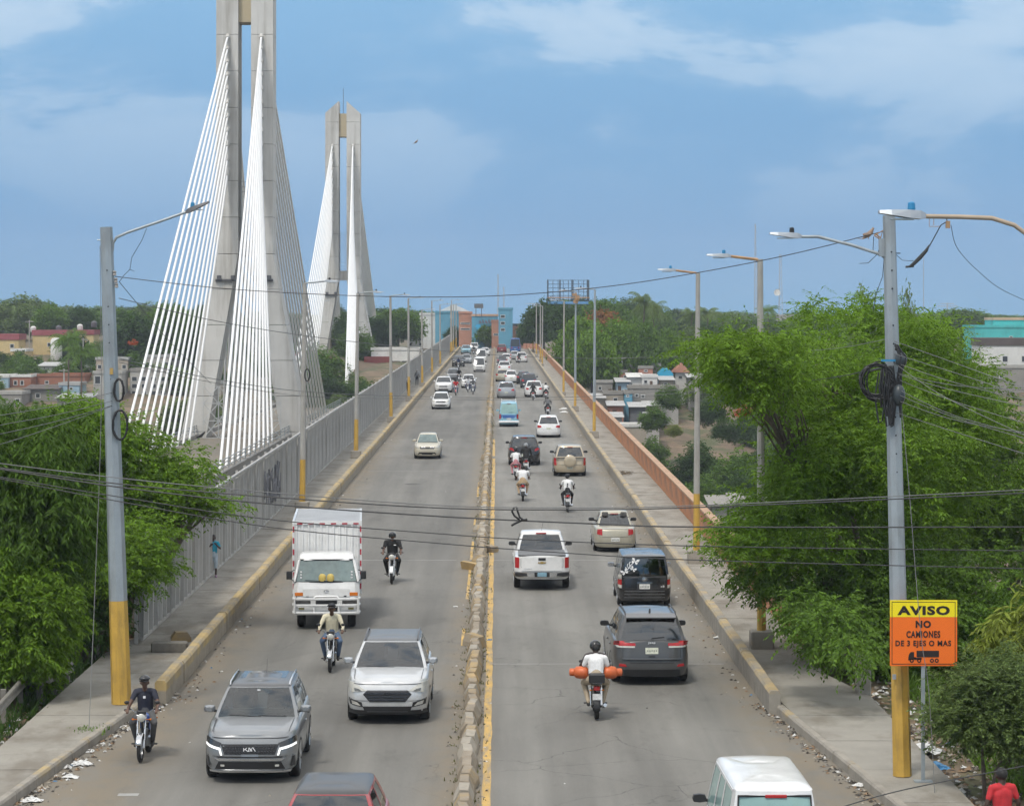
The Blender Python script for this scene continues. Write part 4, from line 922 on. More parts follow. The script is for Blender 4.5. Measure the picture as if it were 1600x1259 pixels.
    for wy in S['wy']:
        for sg_ in (1, -1):
            xw = W2*(.985 if kind != 'micro' else .95); q = MB()
            tw = .11 if wr > .33 else .09
            q.lathe([(wr*.62, -tw), (wr*.9, -tw), (wr*.985, -tw*.75), (wr, -tw*.3), (wr, tw*.3), (wr*.985, tw*.75), (wr*.9, tw), (wr*.62, tw)], 14 if lod else 24, (0, 0, 0), 'x', caps=False)
            w_ = q.build('tyre', M_tyre, t, smooth=35, loc=(sg_*(xw-tw-.005), wy, wr))
            q = MB(); q.lathe([(wr*.64, -tw*.4), (wr*.64, tw*.85), (wr*.56, tw*.6), (wr*.2, tw*.55), (wr*.12, tw*.9), (.01, tw*.9)], 14 if lod else 20, (0, 0, 0), 'x', k=1, caps=False)
            if not lod:
                for a in range(5):
                    an = a*2*PI/5; q.path([(tw*.75, math.cos(an)*wr*.12, math.sin(an)*wr*.12), (tw*.8, math.cos(an)*wr*.6, math.sin(an)*wr*.6)], [.05, .035], 5, k=0)
            o = q.build('rim', [M_rim, M_lampd if not lod else M_rim], w_); o.scale.x = sg_
            if True:
                q = MB(); pts = []; nn = 12                      # flat dark sheet that paints in the shade of the wheel well
                for i in range(nn+1):
                    a = PI*i/nn; z = wr+math.sin(a)*wr*1.17; y = wy+math.cos(a)*wr*1.17; pts.append((y, max(z, zb+.02)))
                def sx(y, z):
                    tp_ = smoothtab(S['top'], y); tt = min(1, max(0, (z-zb)/(tp_-zb))); wm = interp(tl, tt); s_ = min(.999, abs(y)/L2); ex = S['nf'] if y > 0 else S['nr']
                    return W2*wm*(1-s_**ex)**(1/mexp)
                vs = [(sg_*(sx(y, z)+.005), y, z) for y, z in pts]; cpt = (sg_*(sx(wy, wr*.8)+.005), wy, max(wr*.8, zb+.02))
                vs.append(cpt); q.add(vs, [(i, i+1, nn+1) for i in range(nn)])
                q.build('wheel_well_shade', M_under, t)
    # ---- mirrors
    mm = mirrors or pm_
    for sg_ in (1, -1):
        q = MB(); xm = cw*.93; zm = belt+.12; ym = c0-.42 if kind not in ('van', 'micro') else c0-.25
        vs = []
        for yy, sx_, sz in ((.09, .5, .6), (.02, 1, 1), (-.07, .95, .95)):
            for a in range(8): ca_, sa_ = math.cos(a*PI/4), math.sin(a*PI/4); vs.append((sg_*(xm+.17)+math.copysign(abs(ca_)**.55, ca_)*.12*sx_, ym+yy, zm+.03+math.copysign(abs(sa_)**.55, sa_)*.072*sz))
        fs = [tuple(range(7, -1, -1)), tuple(range(16, 24))]+[(r_*8+i, r_*8+(i+1) % 8, r_*8+8+(i+1) % 8, r_*8+8+i) for r_ in range(2) for i in range(8)]
        q.add(vs, fs); mo = q.build('wing_mirror', mm, t, smooth=45)
        q = MB(); q.path([(sg_*(xm-.04), ym, zm-.03), (sg_*(xm+.12), ym, zm)], .03, 5); q.build('mirror_stalk', M_trim, mo)
    if not lod:
        for sg_ in (1, -1):                                     # door seams and handles
            for yy in ((c0+r0)/2+.42, (c0+r0)/2-.55):
                q = MB(); q.path([(sg_*(W2*.985+.002), yy, belt-.30), (sg_*(W2*.955+.003), yy, belt-.06)], .006, 4); q.path([(sg_*(W2+.002), yy, zb+.18), (sg_*(W2*.985+.002), yy, belt-.30)], .006, 4); q.build('door_seam', M_trim, t)
                q = MB(); q.box((sg_*(W2*.985+.012), yy+.18 if yy < 0 else yy-.85+.18+.5, belt-.16), (.025, .17, .03), bev=.006); q.build('door_handle', pm_ if kind != 'van' else M_chrome, t)
    if rails:
        for sg_ in (1, -1):
            q = MB(); q.path([(sg_*rw*.92, c1-.12, zr+.015), (sg_*rw*.93, c1-.25, zr+.07), (sg_*rw*.93, (c1+r1)/2, zr+.085), (sg_*rw*.93, r1+.25, zr+.07), (sg_*rw*.92, r1+.12, zr+.015)], .02, 6); q.build('roof_rail', rails, t, smooth=60)
    if not lod:                                                 # bonnet and tailgate shut lines, bumper seams
        q = MB(); e_ = 'F' if front else 'R'
        if front:
            zt = smoothtab(S['top'], L2*.97)-.055; xs_ = np.linspace(-W2*.80, W2*.80, 15); q.path([(x, surf('F', x, zt, .002), zt+.02*(abs(x)/W2)**2) for x in xs_], .007, 4)
            zs_ = zb+.32; q.path([(x, surf('F', x, zs_, .001), zs_) for x in np.linspace(-W2*.9, W2*.9, 13)], .004, 4)
            for sg_ in (1, -1): q.path([(sg_*lerp(W2*.80, W2*.83, k/6), y, smoothtab(S['top'], y)+.012) for k, y in enumerate(np.linspace(L2*.88, c0+.08, 7))], .007, 4)
        else:
            for sg_ in (1, -1): q.path([(sg_*W2*.74, surf('R', W2*.74, z, .002), z) for z in np.linspace(zb+.42, S['belt']-.04, 5)], .006, 4)
            q.path([(x, surf('R', x, zb+.40, .002), zb+.40) for x in np.linspace(-W2*.74, W2*.74, 9)], .006, 4)
        q.build('shut_line', M_trim, t)
    P_ = {'patch': patch, 'surf': surf, 't': t, 'S': S, 'W2': W2, 'L2': L2, 'zr': zr, 'belt': belt, 'c': (c0, c1, r1, r0), 'rw': rw, 'pm': pm_}
    for dn in dets: dn(P_)
    return t

# ---- detail sets
def plate(P, end, z, m, x=0, w=.32, h=.15):
    o = P['patch']('licence_plate', end, [(x-w/2, z-h/2), (x+w/2, z-h/2), (x+w/2, z+h/2), (x-w/2, z+h/2)], m, off=.014, nn=3)
    q = MB()
    for i in range(6):
        xx = x-w*.36+i*w*.145; q.box((xx, P['surf'](end, xx, z, .0165), z-.01), (w*.075, .003, h*.42))
    q.build('plate_marks', mat('plate print', (.22, .24, .20), .5, var=0), o)
def d_front(hl=((.48, .66), (.78, .70), (.78, .84), (.55, .80)), gr=((-.42, .62), (.42, .62), (.46, .74), (-.46, .74)), lo=((-.55, .28), (.55, .28), (.5, .42), (-.5, .42)), fog=True, grm=None, low=None, lens=None):
    def f(P):
        p = P['patch']
        for sg_ in (1,): p('headlight', 'F', hl, lens or M_clear, True)
        p('grille', 'F', gr, grm or M_trim); p('air_intake', 'F', lo, M_trim)
        if low: p('lower_bumper', 'F', low, M_trim, off=.004, nn=9)
        if fog: p('fog_light', 'F', [(.55, .34), (.66, .35), (.66, .43), (.55, .42)], M_clear, True)
        c0 = P['c'][0]
        q = MB(); z = P['belt']+.05
        q.path([(-.1, c0-.01, z+.01), (.5, c0-.06, z+.035)], .012, 4); q.path([(-.6, c0-.08, z+.01), (-.05, c0-.035, z+.03)], .012, 4); q.build('wiper', M_trim, P['t'])
    return f
def d_rear(tl, pz=.8, pm_=None, low=None, wip=True, ex=None, third=True, tm=None, bump=None):
    def f(P):
        p = P['patch']
        p('tail_light', 'R', tl, tm or M_red, True, off=.012)
        if pm_ is not False: plate(P, 'R', pz, pm_ or M_plate)
        if low: p('lower_bumper', 'R', low, M_trim, off=.005, nn=9)
        if bump: p('bumper_line', 'R', bump, M_trim, off=.004, nn=9)
        if wip:
            z = P['belt']+.10; y = P['surf']('R', 0, z, .015); q = MB(); q.path([(0, y, z), (.32, y+.02, z+.03)], .014, 4); q.build('wiper', M_trim, P['t'])
        if third:
            q = MB(); z = P['zr']-.035; q.box((0, P['surf']('R', 0, z-.02, .02), z), (.30, .03, .025)); q.build('brake_light', M_red, P['t'])
    return f
def d_kia(P):
    p = P['patch']
    q0 = p('grille', 'F', [(-.50, .60), (.50, .60), (.58, .80), (-.58, .80)], M_trim, nn=9)
    q = MB()                                               # honeycomb tiger-nose mesh
    for i in range(-8, 9):
        for j in range(3):
            x = i*.06+(.03 if j % 2 else 0); z = .64+j*.055
            if abs(x) < .12 or abs(x) > .5: continue
            y = P['surf']('F', x, z, .010); q.path([(x-.026, y, z), (x-.013, y, z+.022), (x+.013, y, z+.022), (x+.026, y, z), (x+.013, y, z-.022), (x-.013, y, z-.022)], .005, 3)
    q.build('grille_mesh', mat('dark satin mesh', (.09, .09, .095), .3, .6, var=0), q0)
    p('headlight', 'F', [(.60, .74), (.90, .80), (.89, .92), (.56, .82)], mat('dark headlight', (.03, .032, .035), .1, var=.3, scale=9, spec=.8), True)
    p('running_light', 'F', [(.60, .685), (.90, .745), (.90, .785), (.585, .725)], M_drl, True, off=.018)
    p('running_light', 'F', [(.545, .585), (.58, .585), (.625, .725), (.585, .725)], M_drl, True, off=.018, nn=3)
    p('bumper_bar', 'F', [(-.62, .475), (.62, .475), (.70, .52), (-.70, .52)], M_chrome, off=.02, nn=9)
    p('air_intake', 'F', [(-.70, .30), (.70, .30), (.62, .455), (-.62, .455)], M_trim, off=.008, nn=9)
    p('seam', 'F', [(-.62, .535), (.62, .535), (.66, .555), (-.66, .555)], M_trim, off=.006, nn=9)
    p('side_vent', 'F', [(.80, .34), (.88, .34), (.88, .54), (.84, .54)], M_trim, True, off=.008, nn=3)
    p('skid_plate', 'F', [(-.80, .235), (.80, .235), (.82, .275), (-.82, .275)], M_chrome, off=.03, nn=11)
    p('fog_light', 'F', [(.50, .36), (.58, .36), (.58, .40), (.50, .40)], M_clear, True, off=.012, nn=3)
    p('sensor_pad', 'F', [(-.17, .56), (.17, .56), (.17, .605), (-.17, .605)], P['pm'], off=.012, nn=3)
    y = P['surf']('F', 0, .70, .02); q = MB()
    def st(pts): q.path([(-(x-.115), y, .665+z) for x, z in pts], .009, 4)       # K I A wordmark strokes, joined
    st([(0, 0), (.0, .07)]); st([(.0, .025), (.065, .07)]); st([(.03, .04), (.085, 0), (.10, .0), (.105, .07), (.11, .07), (.165, 0)]) ; st([(.105, .0), (.105, .07)]); st([(.125, 0), (.17, .07), (.185, .07), (.23, 0)])
    q.build('emblem', M_drl if False else M_lampw, P['t'])
    c0, c1, r1, r0 = P['c']; q = MB(); q.box((0, (c1+r1)/2-.35, P['zr']+.047), (.95, 1.0, .006)); q.build('sunroof', M_glass, P['t'])
    q = MB(); q.path([(0, r1+.35, P['zr']+.03), (0, r1+.20, P['zr']+.30)], .006, 4); q.build('aerial', M_trim, P['t'])
    q = MB(); z = P['belt']+.05; q.path([(-.1, c0-.0, z), (.55, c0-.06, z+.03)], .012, 4); q.path([(-.62, c0-.08, z), (-.05, c0-.03, z+.02)], .012, 4); q.build('wiper', M_trim, P['t'])
    q = MB(); q.box((.0, lerp(c0, c1, .90)+.03, lerp(P['belt'], P['zr'], .90)), (.06, .01, .03)); q.build('inspection_sticker', M_lampw, P['t'])
M_lampw = mat('white print', (.8, .8, .8), .4, var=0)
def d_hyundai(P):
    p = P['patch']
    g = p('grille', 'F', [(-.40, .53), (.40, .53), (.55, .70), (-.55, .70)], M_trim, nn=9); g2 = p('grille', 'F', [(-.55, .70), (.55, .70), (.46, .79), (-.46, .79)], M_trim, nn=9)
    for i, z in enumerate((.575, .64, .71, .755)):
        w = (.40, .46, .50, .46)[i]; p('grille_bar', 'F', [(-w, z), (w, z), (w, z+.022), (-w, z+.022)], mat('dark chrome', (.10, .10, .105), .25, .8, var=0), off=.02, parent=g, nn=9)
    y = P['surf']('F', 0, .70, .035); q = MB()
    ring = [(.08*math.cos(a*PI/10), y, .70+.042*math.sin(a*PI/10)) for a in range(21)]; q.path(ring, .008, 4); q.path([(-.04, y, .67), (-.028, y, .73)], .008, 4); q.path([(.028, y, .67), (.04, y, .73)], .008, 4); q.path([(-.034, y, .695), (.034, y, .705)], .008, 4); q.build('emblem', M_trim, P['t'])
    p('headlight', 'F', [(.47, .78), (.90, .72), (.925, .95), (.78, .955)], M_clear, True, off=.012)
    p('headlight_core', 'F', [(.58, .775), (.74, .765), (.76, .83), (.66, .82)], mat('lamp reflector', (.16, .16, .15), .15, .7, var=.2, scale=12), True, off=.02, nn=3)
    p('fog_surround', 'F', [(.55, .41), (.86, .46), (.885, .60), (.58, .52)], M_trim, True, off=.010)
    p('fog_light', 'F', [(.60, .44), (.80, .475), (.82, .55), (.68, .52)], M_clear, True, off=.022, nn=3)
    p('lower_bumper', 'F', [(-.90, .24), (.90, .24), (.88, .34), (-.88, .34)], M_trim, off=.004, nn=11)
    p('air_intake', 'F', [(-.52, .33), (.52, .33), (.56, .43), (-.56, .43)], M_trim, off=.010, nn=9)
    p('intake_bar', 'F', [(-.46, .30), (.46, .30), (.46, .315), (-.46, .315)], M_lampd, off=.02, nn=7)
    c0 = P['c'][0]; z = P['belt']+.05; q = MB(); q.path([(-.1, c0-.0, z), (.55, c0-.06, z+.02)], .012, 4); q.build('wiper', M_trim, P['t'])
def d_jeep(P):
    p = P['patch']
    d_rear([(.40, 1.00), (.93, .99), (.93, 1.11), (.42, 1.11)], .88, M_plate, low=[(-.93, .25), (.93, .25), (.93, .42), (-.93, .42)])(P)
    p('reverse_light', 'R', [(.42, .955), (.86, .95), (.90, .995), (.42, .995)], M_clear, True, off=.014)
    p('reflector', 'R', [(.62, .49), (.82, .49), (.80, .56), (.66, .55)], M_red, True, off=.010, nn=3)
    p('tailgate_seam', 'R', [(-.62, .645), (.62, .645), (.62, .66), (-.62, .66)], M_trim, off=.005, nn=9)
    p('bumper_ledge', 'R', [(-.90, .665), (.90, .665), (.90, .70), (-.90, .70)], P['pm'], off=.035, nn=11)  # strip standing proud of the bumper, in the body paint
    p('tailgate_handle', 'R', [(-.08, .72), (.08, .72), (.08, .76), (-.08, .76)], M_trim, off=.01, nn=3)
    p('step_pad', 'R', [(-.55, .58), (.55, .58), (.55, .60), (-.55, .60)], M_trim, off=.006, nn=7)
    me = text_mesh('Jeep', M_lampw, .18, .06, .004, .02); ob('emblem', me, P['t'], (0, P['surf']('R', 0, 1.08, .012), 1.045))
    q = MB(); q.prism([(-.09, 0), (.09, 0), (-.05, .10)], -.02, .02, 'x'); o = q.build('shark_fin', M_trim, P['t'], loc=(0, P['c'][2]+.35, P['zr']+.05))
    q = MB(); z = P['zr']; y = P['c'][2]; q.add([(-.62, y-.16, z-.05), (.62, y-.16, z-.05), (.62, y+.15, z+.03), (-.62, y+.15, z+.03), (-.62, y-.16, z-.02), (.62, y-.16, z-.02), (.62, y+.15, z+.045), (-.62, y+.15, z+.045)], [(3, 2, 1, 0), (4, 5, 6, 7), (0, 1, 5, 4), (1, 2, 6, 5), (2, 3, 7, 6), (3, 0, 4, 7)]); q.build('spoiler', P['pm'], P['t'])
def d_pickup(P):
    p = P['patch']
    q = MB(); q.box((0, -1.75, 1.17), (1.58, 1.72, .05), bev=.015); q.build('tonneau_cover', mat('vinyl cover', (.14, .145, .15), .6, var=.15), P['t'])
    g = p('tailgate', 'R', [(-.66, .66), (.66, .66), (.66, 1.13), (-.66, 1.13)], P['pm'], off=.022, nn=7)
    p('tail_light', 'R', [(.76, .75), (.90, .75), (.90, 1.10), (.76, 1.10)], M_red, True, off=.018, nn=3)
    p('handle', 'R', [(-.12, 1.0), (.12, 1.0), (.12, 1.09), (-.12, 1.09)], M_trim, off=.03, nn=3)
    y = P['surf']('R', 0, .94, .036); q = MB(); q.prism([(-.14, .915), (-.045, .915), (-.045, .90), (.045, .90), (.045, .915), (.12, .915), (.14, .955), (.045, .955), (.045, .97), (-.045, .97), (-.045, .955), (-.12, .955)], y-.006, y+.006, 'y'); q.build('emblem', mat('gold emblem', (.55, .38, .12), .3, .6, var=.1), P['t'])
    p('bumper', 'R', [(-.92, .46), (.92, .46), (.92, .63), (-.92, .63)], M_chrome, off=.10, nn=11)
    p('bumper_pad', 'R', [(.48, .50), (.90, .47), (.90, .60), (.52, .60)], M_trim, True, off=.115)
    plate(P, 'R', .555, M_plateb, 0, .30, .14); p('plate_recess', 'R', [(-.25, .47), (.25, .47), (.25, .62), (-.25, .62)], M_trim, off=.105, nn=3)
    plp = P['patch']('licence_plate', 'R', [(-.15, .485), (.15, .485), (.15, .62), (-.15, .62)], M_plateb, off=.12, nn=3)
    me = text_mesh('COLORADO', M_lamp, .26, .03, .003, .01); ob('lettering', me, P['t'], (-.46, P['surf']('R', -.46, .72, .026), .715))
    q = MB(); z = P['zr']+.01; q.box((0, P['c'][2]-.03, z-.01), (.34, .04, .04)); q.build('brake_light', M_red, P['t'])
    q = MB(); q.path([(.02, -.2, P['zr']+.03), (.08, -.35, P['zr']+.36)], .006, 4); q.build('aerial', M_trim, P['t'])
def d_xb(P):
    p = P['patch']
    p('tailgate_glass_band', 'R', [(-.68, .92), (.68, .92), (.68, .98), (-.68, .98)], M_glass, off=.006, nn=7)
    p('tail_light', 'R', [(.72, .70), (.83, .70), (.83, .87), (.72, .87)], M_red, True, off=.014, nn=3); p('reverse_light', 'R', [(.72, .87), (.83, .87), (.82, 1.03), (.72, 1.03)], M_clear, True, off=.014, nn=3); p('reverse_light', 'R', [(.72, .60), (.83, .60), (.83, .70), (.72, .70)], M_clear, True, off=.014, nn=3)
    p('garnish', 'R', [(-.24, .765), (.24, .765), (.24, .785), (-.24, .785)], M_chrome, off=.02, nn=3)
    plate(P, 'R', .655, M_platew, 0, .33, .15); p('plate_recess', 'R', [(-.24, .55), (.24, .55), (.24, .75), (-.24, .75)], M_trim, off=.006, nn=3)
    for z in (.50, .40, .30): p('painted_highlight', 'R', [(-.82, z), (.82, z), (.82, z+.018), (-.82, z+.018)], mat('bumper highlight', (.10, .10, .10), .3, var=0), off=.012, nn=9)  # paler strips, highlights painted onto the black bumper
    y = P['surf']('R', 0, .87, .02); q = MB(); q.path([(.075*math.cos(a*PI/9), y, .88+.06*math.sin(a*PI/9)) for a in range(19)], .010, 4); q.ball((0, y, .88), (.05, .008, .04)); q.build('emblem', M_chrome, P['t'])
    me = text_mesh('xB', M_lampw, .12, .06, .003, .01); ob('emblem', me, P['t'], (.56, P['surf']('R', .56, .66, .012), .63))
    q = MB()                                               # white butterfly decals
    def but(x, z, s, a0):
        yb = P['surf']('R', x, z, .013)
        for sg_ in (1, -1):
            for (pts) in ([(0, 0), (.05, .09), (.12, .11), (.11, .03)], [(0, 0), (.10, .0), (.09, -.07), (.03, -.06)]):
                v = []
                for a, b_ in pts:
                    a *= sg_*s; b_ *= s; xx, zz = x+a*math.cos(a0)-b_*math.sin(a0), z+a*math.sin(a0)+b_*math.cos(a0); v.append((xx, P['surf']('R', xx, zz, .013), zz))
                q.add(v, [(0, 1, 2, 3)])
    but(-.30, 1.43, 1.0, -.4); but(-.62, 1.10, .95, .5); but(-.36, 1.19, .8, -.6)
    def cl(pts): q.path([(a, P['surf']('R', a, b_, .014), b_) for a, b_ in pts], .014, 3)
    cl([(-.56, 1.16), (-.48, 1.24), (-.42, 1.33), (-.34, 1.40)]); cl([(-.50, 1.22), (-.54, 1.30), (-.52, 1.36)]); cl([(-.47, 1.24), (-.40, 1.22)]); cl([(-.46, 1.28), (-.48, 1.38), (-.44, 1.42)]); cl([(-.55, 1.18), (-.60, 1.26)])
    q.build('butterfly_decal', M_lampw, P['t'])
    q = MB(); z = .98; q.path([(0, P['surf']('R', 0, z, .02), z), (.28, P['surf']('R', .28, 1.02, .02), 1.02)], .013, 4); q.path([(.12, P['surf']('R', .12, 1.0, .02), 1.0), (.12, P['surf']('R', .12, 1.5, .01), 1.5)], .004, 4); q.build('wiper', M_trim, P['t'])
def d_micro(P):
    p = P['patch']
    q = MB(); z = P['zr']-.02; q.box((.02, P['surf']('R', 0, z-.05, .01), z-.055), (.34, .03, .05), bev=.008); q.build('brake_light', M_red, P['t'])
    p('tail_light', 'R', [(.62, .60), (.76, .60), (.76, .95), (.62, .95)], M_red, True, off=.014, nn=3); plate(P, 'R', .7, M_platew)
    q = MB()
    for a in (.12, .88):
        pass
    t0, t1 = .07, .915; z0, z1 = lerp(P['belt'], P['zr'], t0), lerp(P['belt'], P['zr'], t1); W = lerp(P['W2']*.955, P['rw'], .6)*.87
    ring = [(-W*1.02, z0), (W*1.02, z0), (W*.97, z1), (-W*.97, z1), (-W*1.02, z0)]
    q.path([(x, P['surf']('R', x, z_, .004), z_) for x, z_ in ring], .022, 5); q.build('window_seal', M_trim, P['t'])
    for sg_ in (1, -1):
        q = MB(); c0, c1, r1, r0 = P['c']; q.path([(sg_*P['rw']*1.0, c1-.25, P['zr']-.02), (sg_*P['rw']*1.0, r1+.25, P['zr']-.02)], .010, 5); q.build('rain_gutter', P['pm'], P['t'], smooth=60)

LW = dict(white=paint('white', (.78, .78, .77)), silver=paint('silver', (.62, .63, .63), .35, .33), dgray=paint('steel grey', (.27, .28, .285), .5, .32), gray=paint('grey', (.085, .085, .085), .3, .33), red=paint('red', (.34, .045, .05)), black=paint('black', (.012, .012, .013), 0, .22), beige=paint('champagne', (.46, .43, .34), .3, .36), cream=paint('cream', (.52, .48, .38)), tan=paint('tan', (.50, .42, .30), .25), blue=paint('blue', (.05, .13, .36)), lblue=paint('pale blue', (.25, .48, .58)), dblue=paint('slate', (.05, .06, .075), .3), maroon=paint('maroon', (.20, .03, .04)), lgray=paint('light grey', (.42, .44, .46), .4))
def bx_(xc, yb): d = gd(yb); return (xc-VX)*d/F, d
def front_at(xc, yb, half): X, d = bx_(xc, yb); return X, d+half*.6
# ---- oncoming, left carriageway
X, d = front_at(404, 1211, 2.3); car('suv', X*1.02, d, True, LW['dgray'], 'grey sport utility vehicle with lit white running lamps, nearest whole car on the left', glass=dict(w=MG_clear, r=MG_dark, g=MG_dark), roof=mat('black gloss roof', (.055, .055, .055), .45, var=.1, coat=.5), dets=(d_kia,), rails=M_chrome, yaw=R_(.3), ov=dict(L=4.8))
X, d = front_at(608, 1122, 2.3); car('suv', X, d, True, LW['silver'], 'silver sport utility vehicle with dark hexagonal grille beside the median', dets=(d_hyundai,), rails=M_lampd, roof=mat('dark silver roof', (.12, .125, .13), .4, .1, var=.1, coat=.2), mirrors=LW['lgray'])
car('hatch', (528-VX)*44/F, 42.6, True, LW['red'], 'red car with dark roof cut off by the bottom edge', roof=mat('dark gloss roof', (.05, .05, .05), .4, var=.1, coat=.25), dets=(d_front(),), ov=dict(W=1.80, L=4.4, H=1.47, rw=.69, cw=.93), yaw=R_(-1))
X, d = front_at(668, 716, 2.1); car('sedan', X, d, True, LW['cream'], 'cream sedan with stickers on its bonnet alone on the oncoming lanes', glass=dict(w=M_glassl, r=M_glass, g=M_glass), dets=(d_front(), lambda P: [P['patch']('bonnet_sticker', 'F', [(x, .70), (x+.10, .70), (x+.10, .76), (x, .76)], M_lampw, off=.012, nn=2) for x in (-.42, -.28, .12, .26)]))
X, d = front_at(689, 639, 2); car('hatch', X, d, True, LW['white'], 'white hatchback ahead of the far oncoming group', dets=(d_front(),), lod=1)
X, d = front_at(693, 613, 2.2); car('suv', X, d, True, LW['white'], 'white sport utility vehicle behind the white hatchback near the left barrier', dets=(d_front(),), lod=1)
X, d = front_at(708, 595, 2.2); car('hatch', X, d, True, LW['dgray'], 'grey car partly hidden behind the white sport utility vehicle', dets=(d_front(),), lod=1)
X, d = front_at(732, 606, 2.1); car('sedan', X, d, True, LW['white'], 'white sedan behind the two motorcyclists in the oncoming lanes', dets=(d_front(),), lod=1)
X, d = front_at(749, 581, 2); car('micro', X, d, True, LW['white'], 'white minivan beside the median, nearer of two in line', cat='van', dets=(d_front(),), lod=1, ov=dict(W=1.7, H=2.0))
X, d = front_at(752, 566, 2); car('micro', X, d, True, LW['white'], 'white minivan following the nearer white minivan', cat='van', dets=(d_front(),), lod=1, ov=dict(W=1.75, H=2.1))
X, d = front_at(716, 573, 2.2); car('suv', X, d, True, LW['black'], 'dark off-road vehicle with headlights on at the left barrier', dets=(d_front(),), lod=1)
X, d = front_at(729, 568, 2.1); car('sedan', X, d, True, LW['lgray'], 'light grey sedan beside the dark off-road vehicle', dets=(d_front(),), lod=1)
X, d = front_at(728, 553, 2.2); car('suv', X, d, True, LW['lblue'], 'pale blue vehicle far along the oncoming lanes', dets=(d_front(),), lod=1)
X, d = front_at(741, 548, 2.2); car('van', X, d, True, LW['white'], 'distant white car at the bridge end, oncoming side', dets=(d_front(),), lod=1)
X, d = front_at(758, 556, 2.2); car('hatch', X, d, True, LW['white'], 'small distant white car beside the median blocks', dets=(d_front(),), lod=1)
# ---- outgoing, right carriageway
RL = ((.50, .78), (.80, .76), (.80, .98), (.55, .95))
X, d = bx_(1208, 1306); car('micro', (1206-VX)*40.2/F, 41.95, False, LW['white'], 'white minivan with pale green windows cut off by the bottom edge', cat='van', glass=dict(w=M_glass, r=M_glassg, g=M_glassg), dets=(d_micro,), mirrors=M_trim, ov=dict(H=1.93), yaw=R_(1))
X, d = front_at(1012, 1063, 2.35); car('suv', X, d, False, LW['gray'], 'dark grey sport utility vehicle with red tail lamps behind the motorcycle', dets=(d_jeep,), ov=dict(L=4.8, W=1.94, H=1.76), mirrors=M_trim, yaw=R_(1.2), rails=M_trim)
X, d = front_at(1005, 944, 1.95); car('van', X, d, False, LW['black'], 'boxy black car with white butterfly stickers on its rear window', dets=(d_xb,), mirrors=M_chrome)
X, d = front_at(846, 917, 2.65); car('pickup', X, d, False, LW['white'], 'white pickup truck with covered bed on the right carriageway', cat='pickup', dets=(d_pickup,), mirrors=M_trim)
X, d = front_at(960, 860, 2.1); car('sedan', X, d, False, LW['beige'], 'champagne sedan seen from behind beside the right barrier', dets=(d_rear([(.50, .66), (.70, .70), (.68, .88), (.50, .90)], .50, M_platew, wip=False), lambda P: P['patch']('trunk_lip', 'R', [(-.5, .915), (.5, .915), (.5, .93), (-.5, .93)], M_chrome, off=.008)), mirrors=M_trim)
X, d = front_at(819, 726, 2.25); car('suv', X, d, False, LW['black'], 'black sport utility vehicle ahead of the close group of motorcycles', dets=(d_rear([(.60, .85), (.90, .95), (.80, 1.08), (.62, .98)], .62),), ov=dict(H=1.72), mirrors=M_trim)
def d_spare(P):
    d_rear([(.74, .62), (.90, .62), (.88, 1.02), (.76, 1.02)], .50)(P)
    q = MB(); q.lathe([(.33, .0), (.35, -.06), (.34, -.15), (.29, -.19), (.12, -.20), (.02, -.20)], 22, (0, -P['L2']+.08, .86), 'y'); q.build('spare_wheel_cover', P['pm'], P['t'], smooth=40)
X, d = front_at(890, 743, 2.2); car('suv', X, d, False, LW['tan'], 'tan off-road vehicle with a covered spare wheel on its tailgate', dets=(d_spare,), ov=dict(L=4.3, W=1.81, H=1.71), mirrors=M_trim)
X, d = front_at(857, 683, 2.2); car('hatch', X, d, False, LW['white'], 'white estate car with dark rear window near the right barrier', dets=(d_rear([(.50, .74), (.80, .70), (.80, .90), (.56, .88)], .66),), ov=dict(L=4.5, W=1.74, H=1.54), mirrors=M_trim)
def d_bus(P):
    d_rear([(.62, .60), (.75, .60), (.74, .98), (.62, .98)], .60, M_platew)(P)
    P['patch']('blue_livery', 'R', [(-.60, .66), (.60, .66), (.60, .92), (-.60, .92)], LW['blue'], off=.006, nn=7); P['patch']('turquoise_livery', 'R', [(.40, .56), (.77, .56), (.77, .74), (.44, .70)], LW['lblue'], True, off=.009, nn=4)
    q = MB(); 
    for sg_ in (1, -1): q.path([(sg_*.55, -1.6, P['zr']+.05), (sg_*.55, -1.6, P['zr']+.22), (sg_*.55, 1.0, P['zr']+.22), (sg_*.55, 1.0, P['zr']+.05)], .025, 5)
    q.path([(-.55, -1.6, P['zr']+.22), (.55, -1.6, P['zr']+.22)], .025, 5); q.build('roof_rack', M_lampw, P['t'])
    q = MB(); q.box((0, -P['L2']-.10, .40), (1.6, .14, .14), bev=.03); q.build('rear_bumper', M_lampw, P['t'])
X, d = front_at(795, 666, 1.95); car('micro', X, d, False, LW['lblue'], 'small blue and white minibus with a roof rack beside the median', cat='minibus', dets=(d_bus,), glass=M_glassg, ov=dict(W=1.56, H=1.88))
X, d = front_at(791, 622, 2.2); car('suv', X, d, False, LW['lgray'], 'light silver sport utility vehicle far beside the median, rear lamps lit', dets=(d_rear(RL, .6),), lod=1)
X, d = front_at(834, 620, 2.2); car('suv', X, d, False, LW['white'], 'white sport utility vehicle behind a dark motorcyclist near the right barrier', dets=(d_rear(RL, .6),), lod=1)
X, d = front_at(826, 606, 2.2); car('suv', X, d, False, LW['dblue'], 'dark slate sport utility vehicle before the far white one on the right', dets=(d_rear(RL, .6),), lod=1)
X, d = front_at(818, 600, 2.1); car('hatch', X, d, False, LW['black'], 'small black hatchback tucked behind the slate sport utility vehicle', dets=(d_rear(RL, .6),), lod=1)
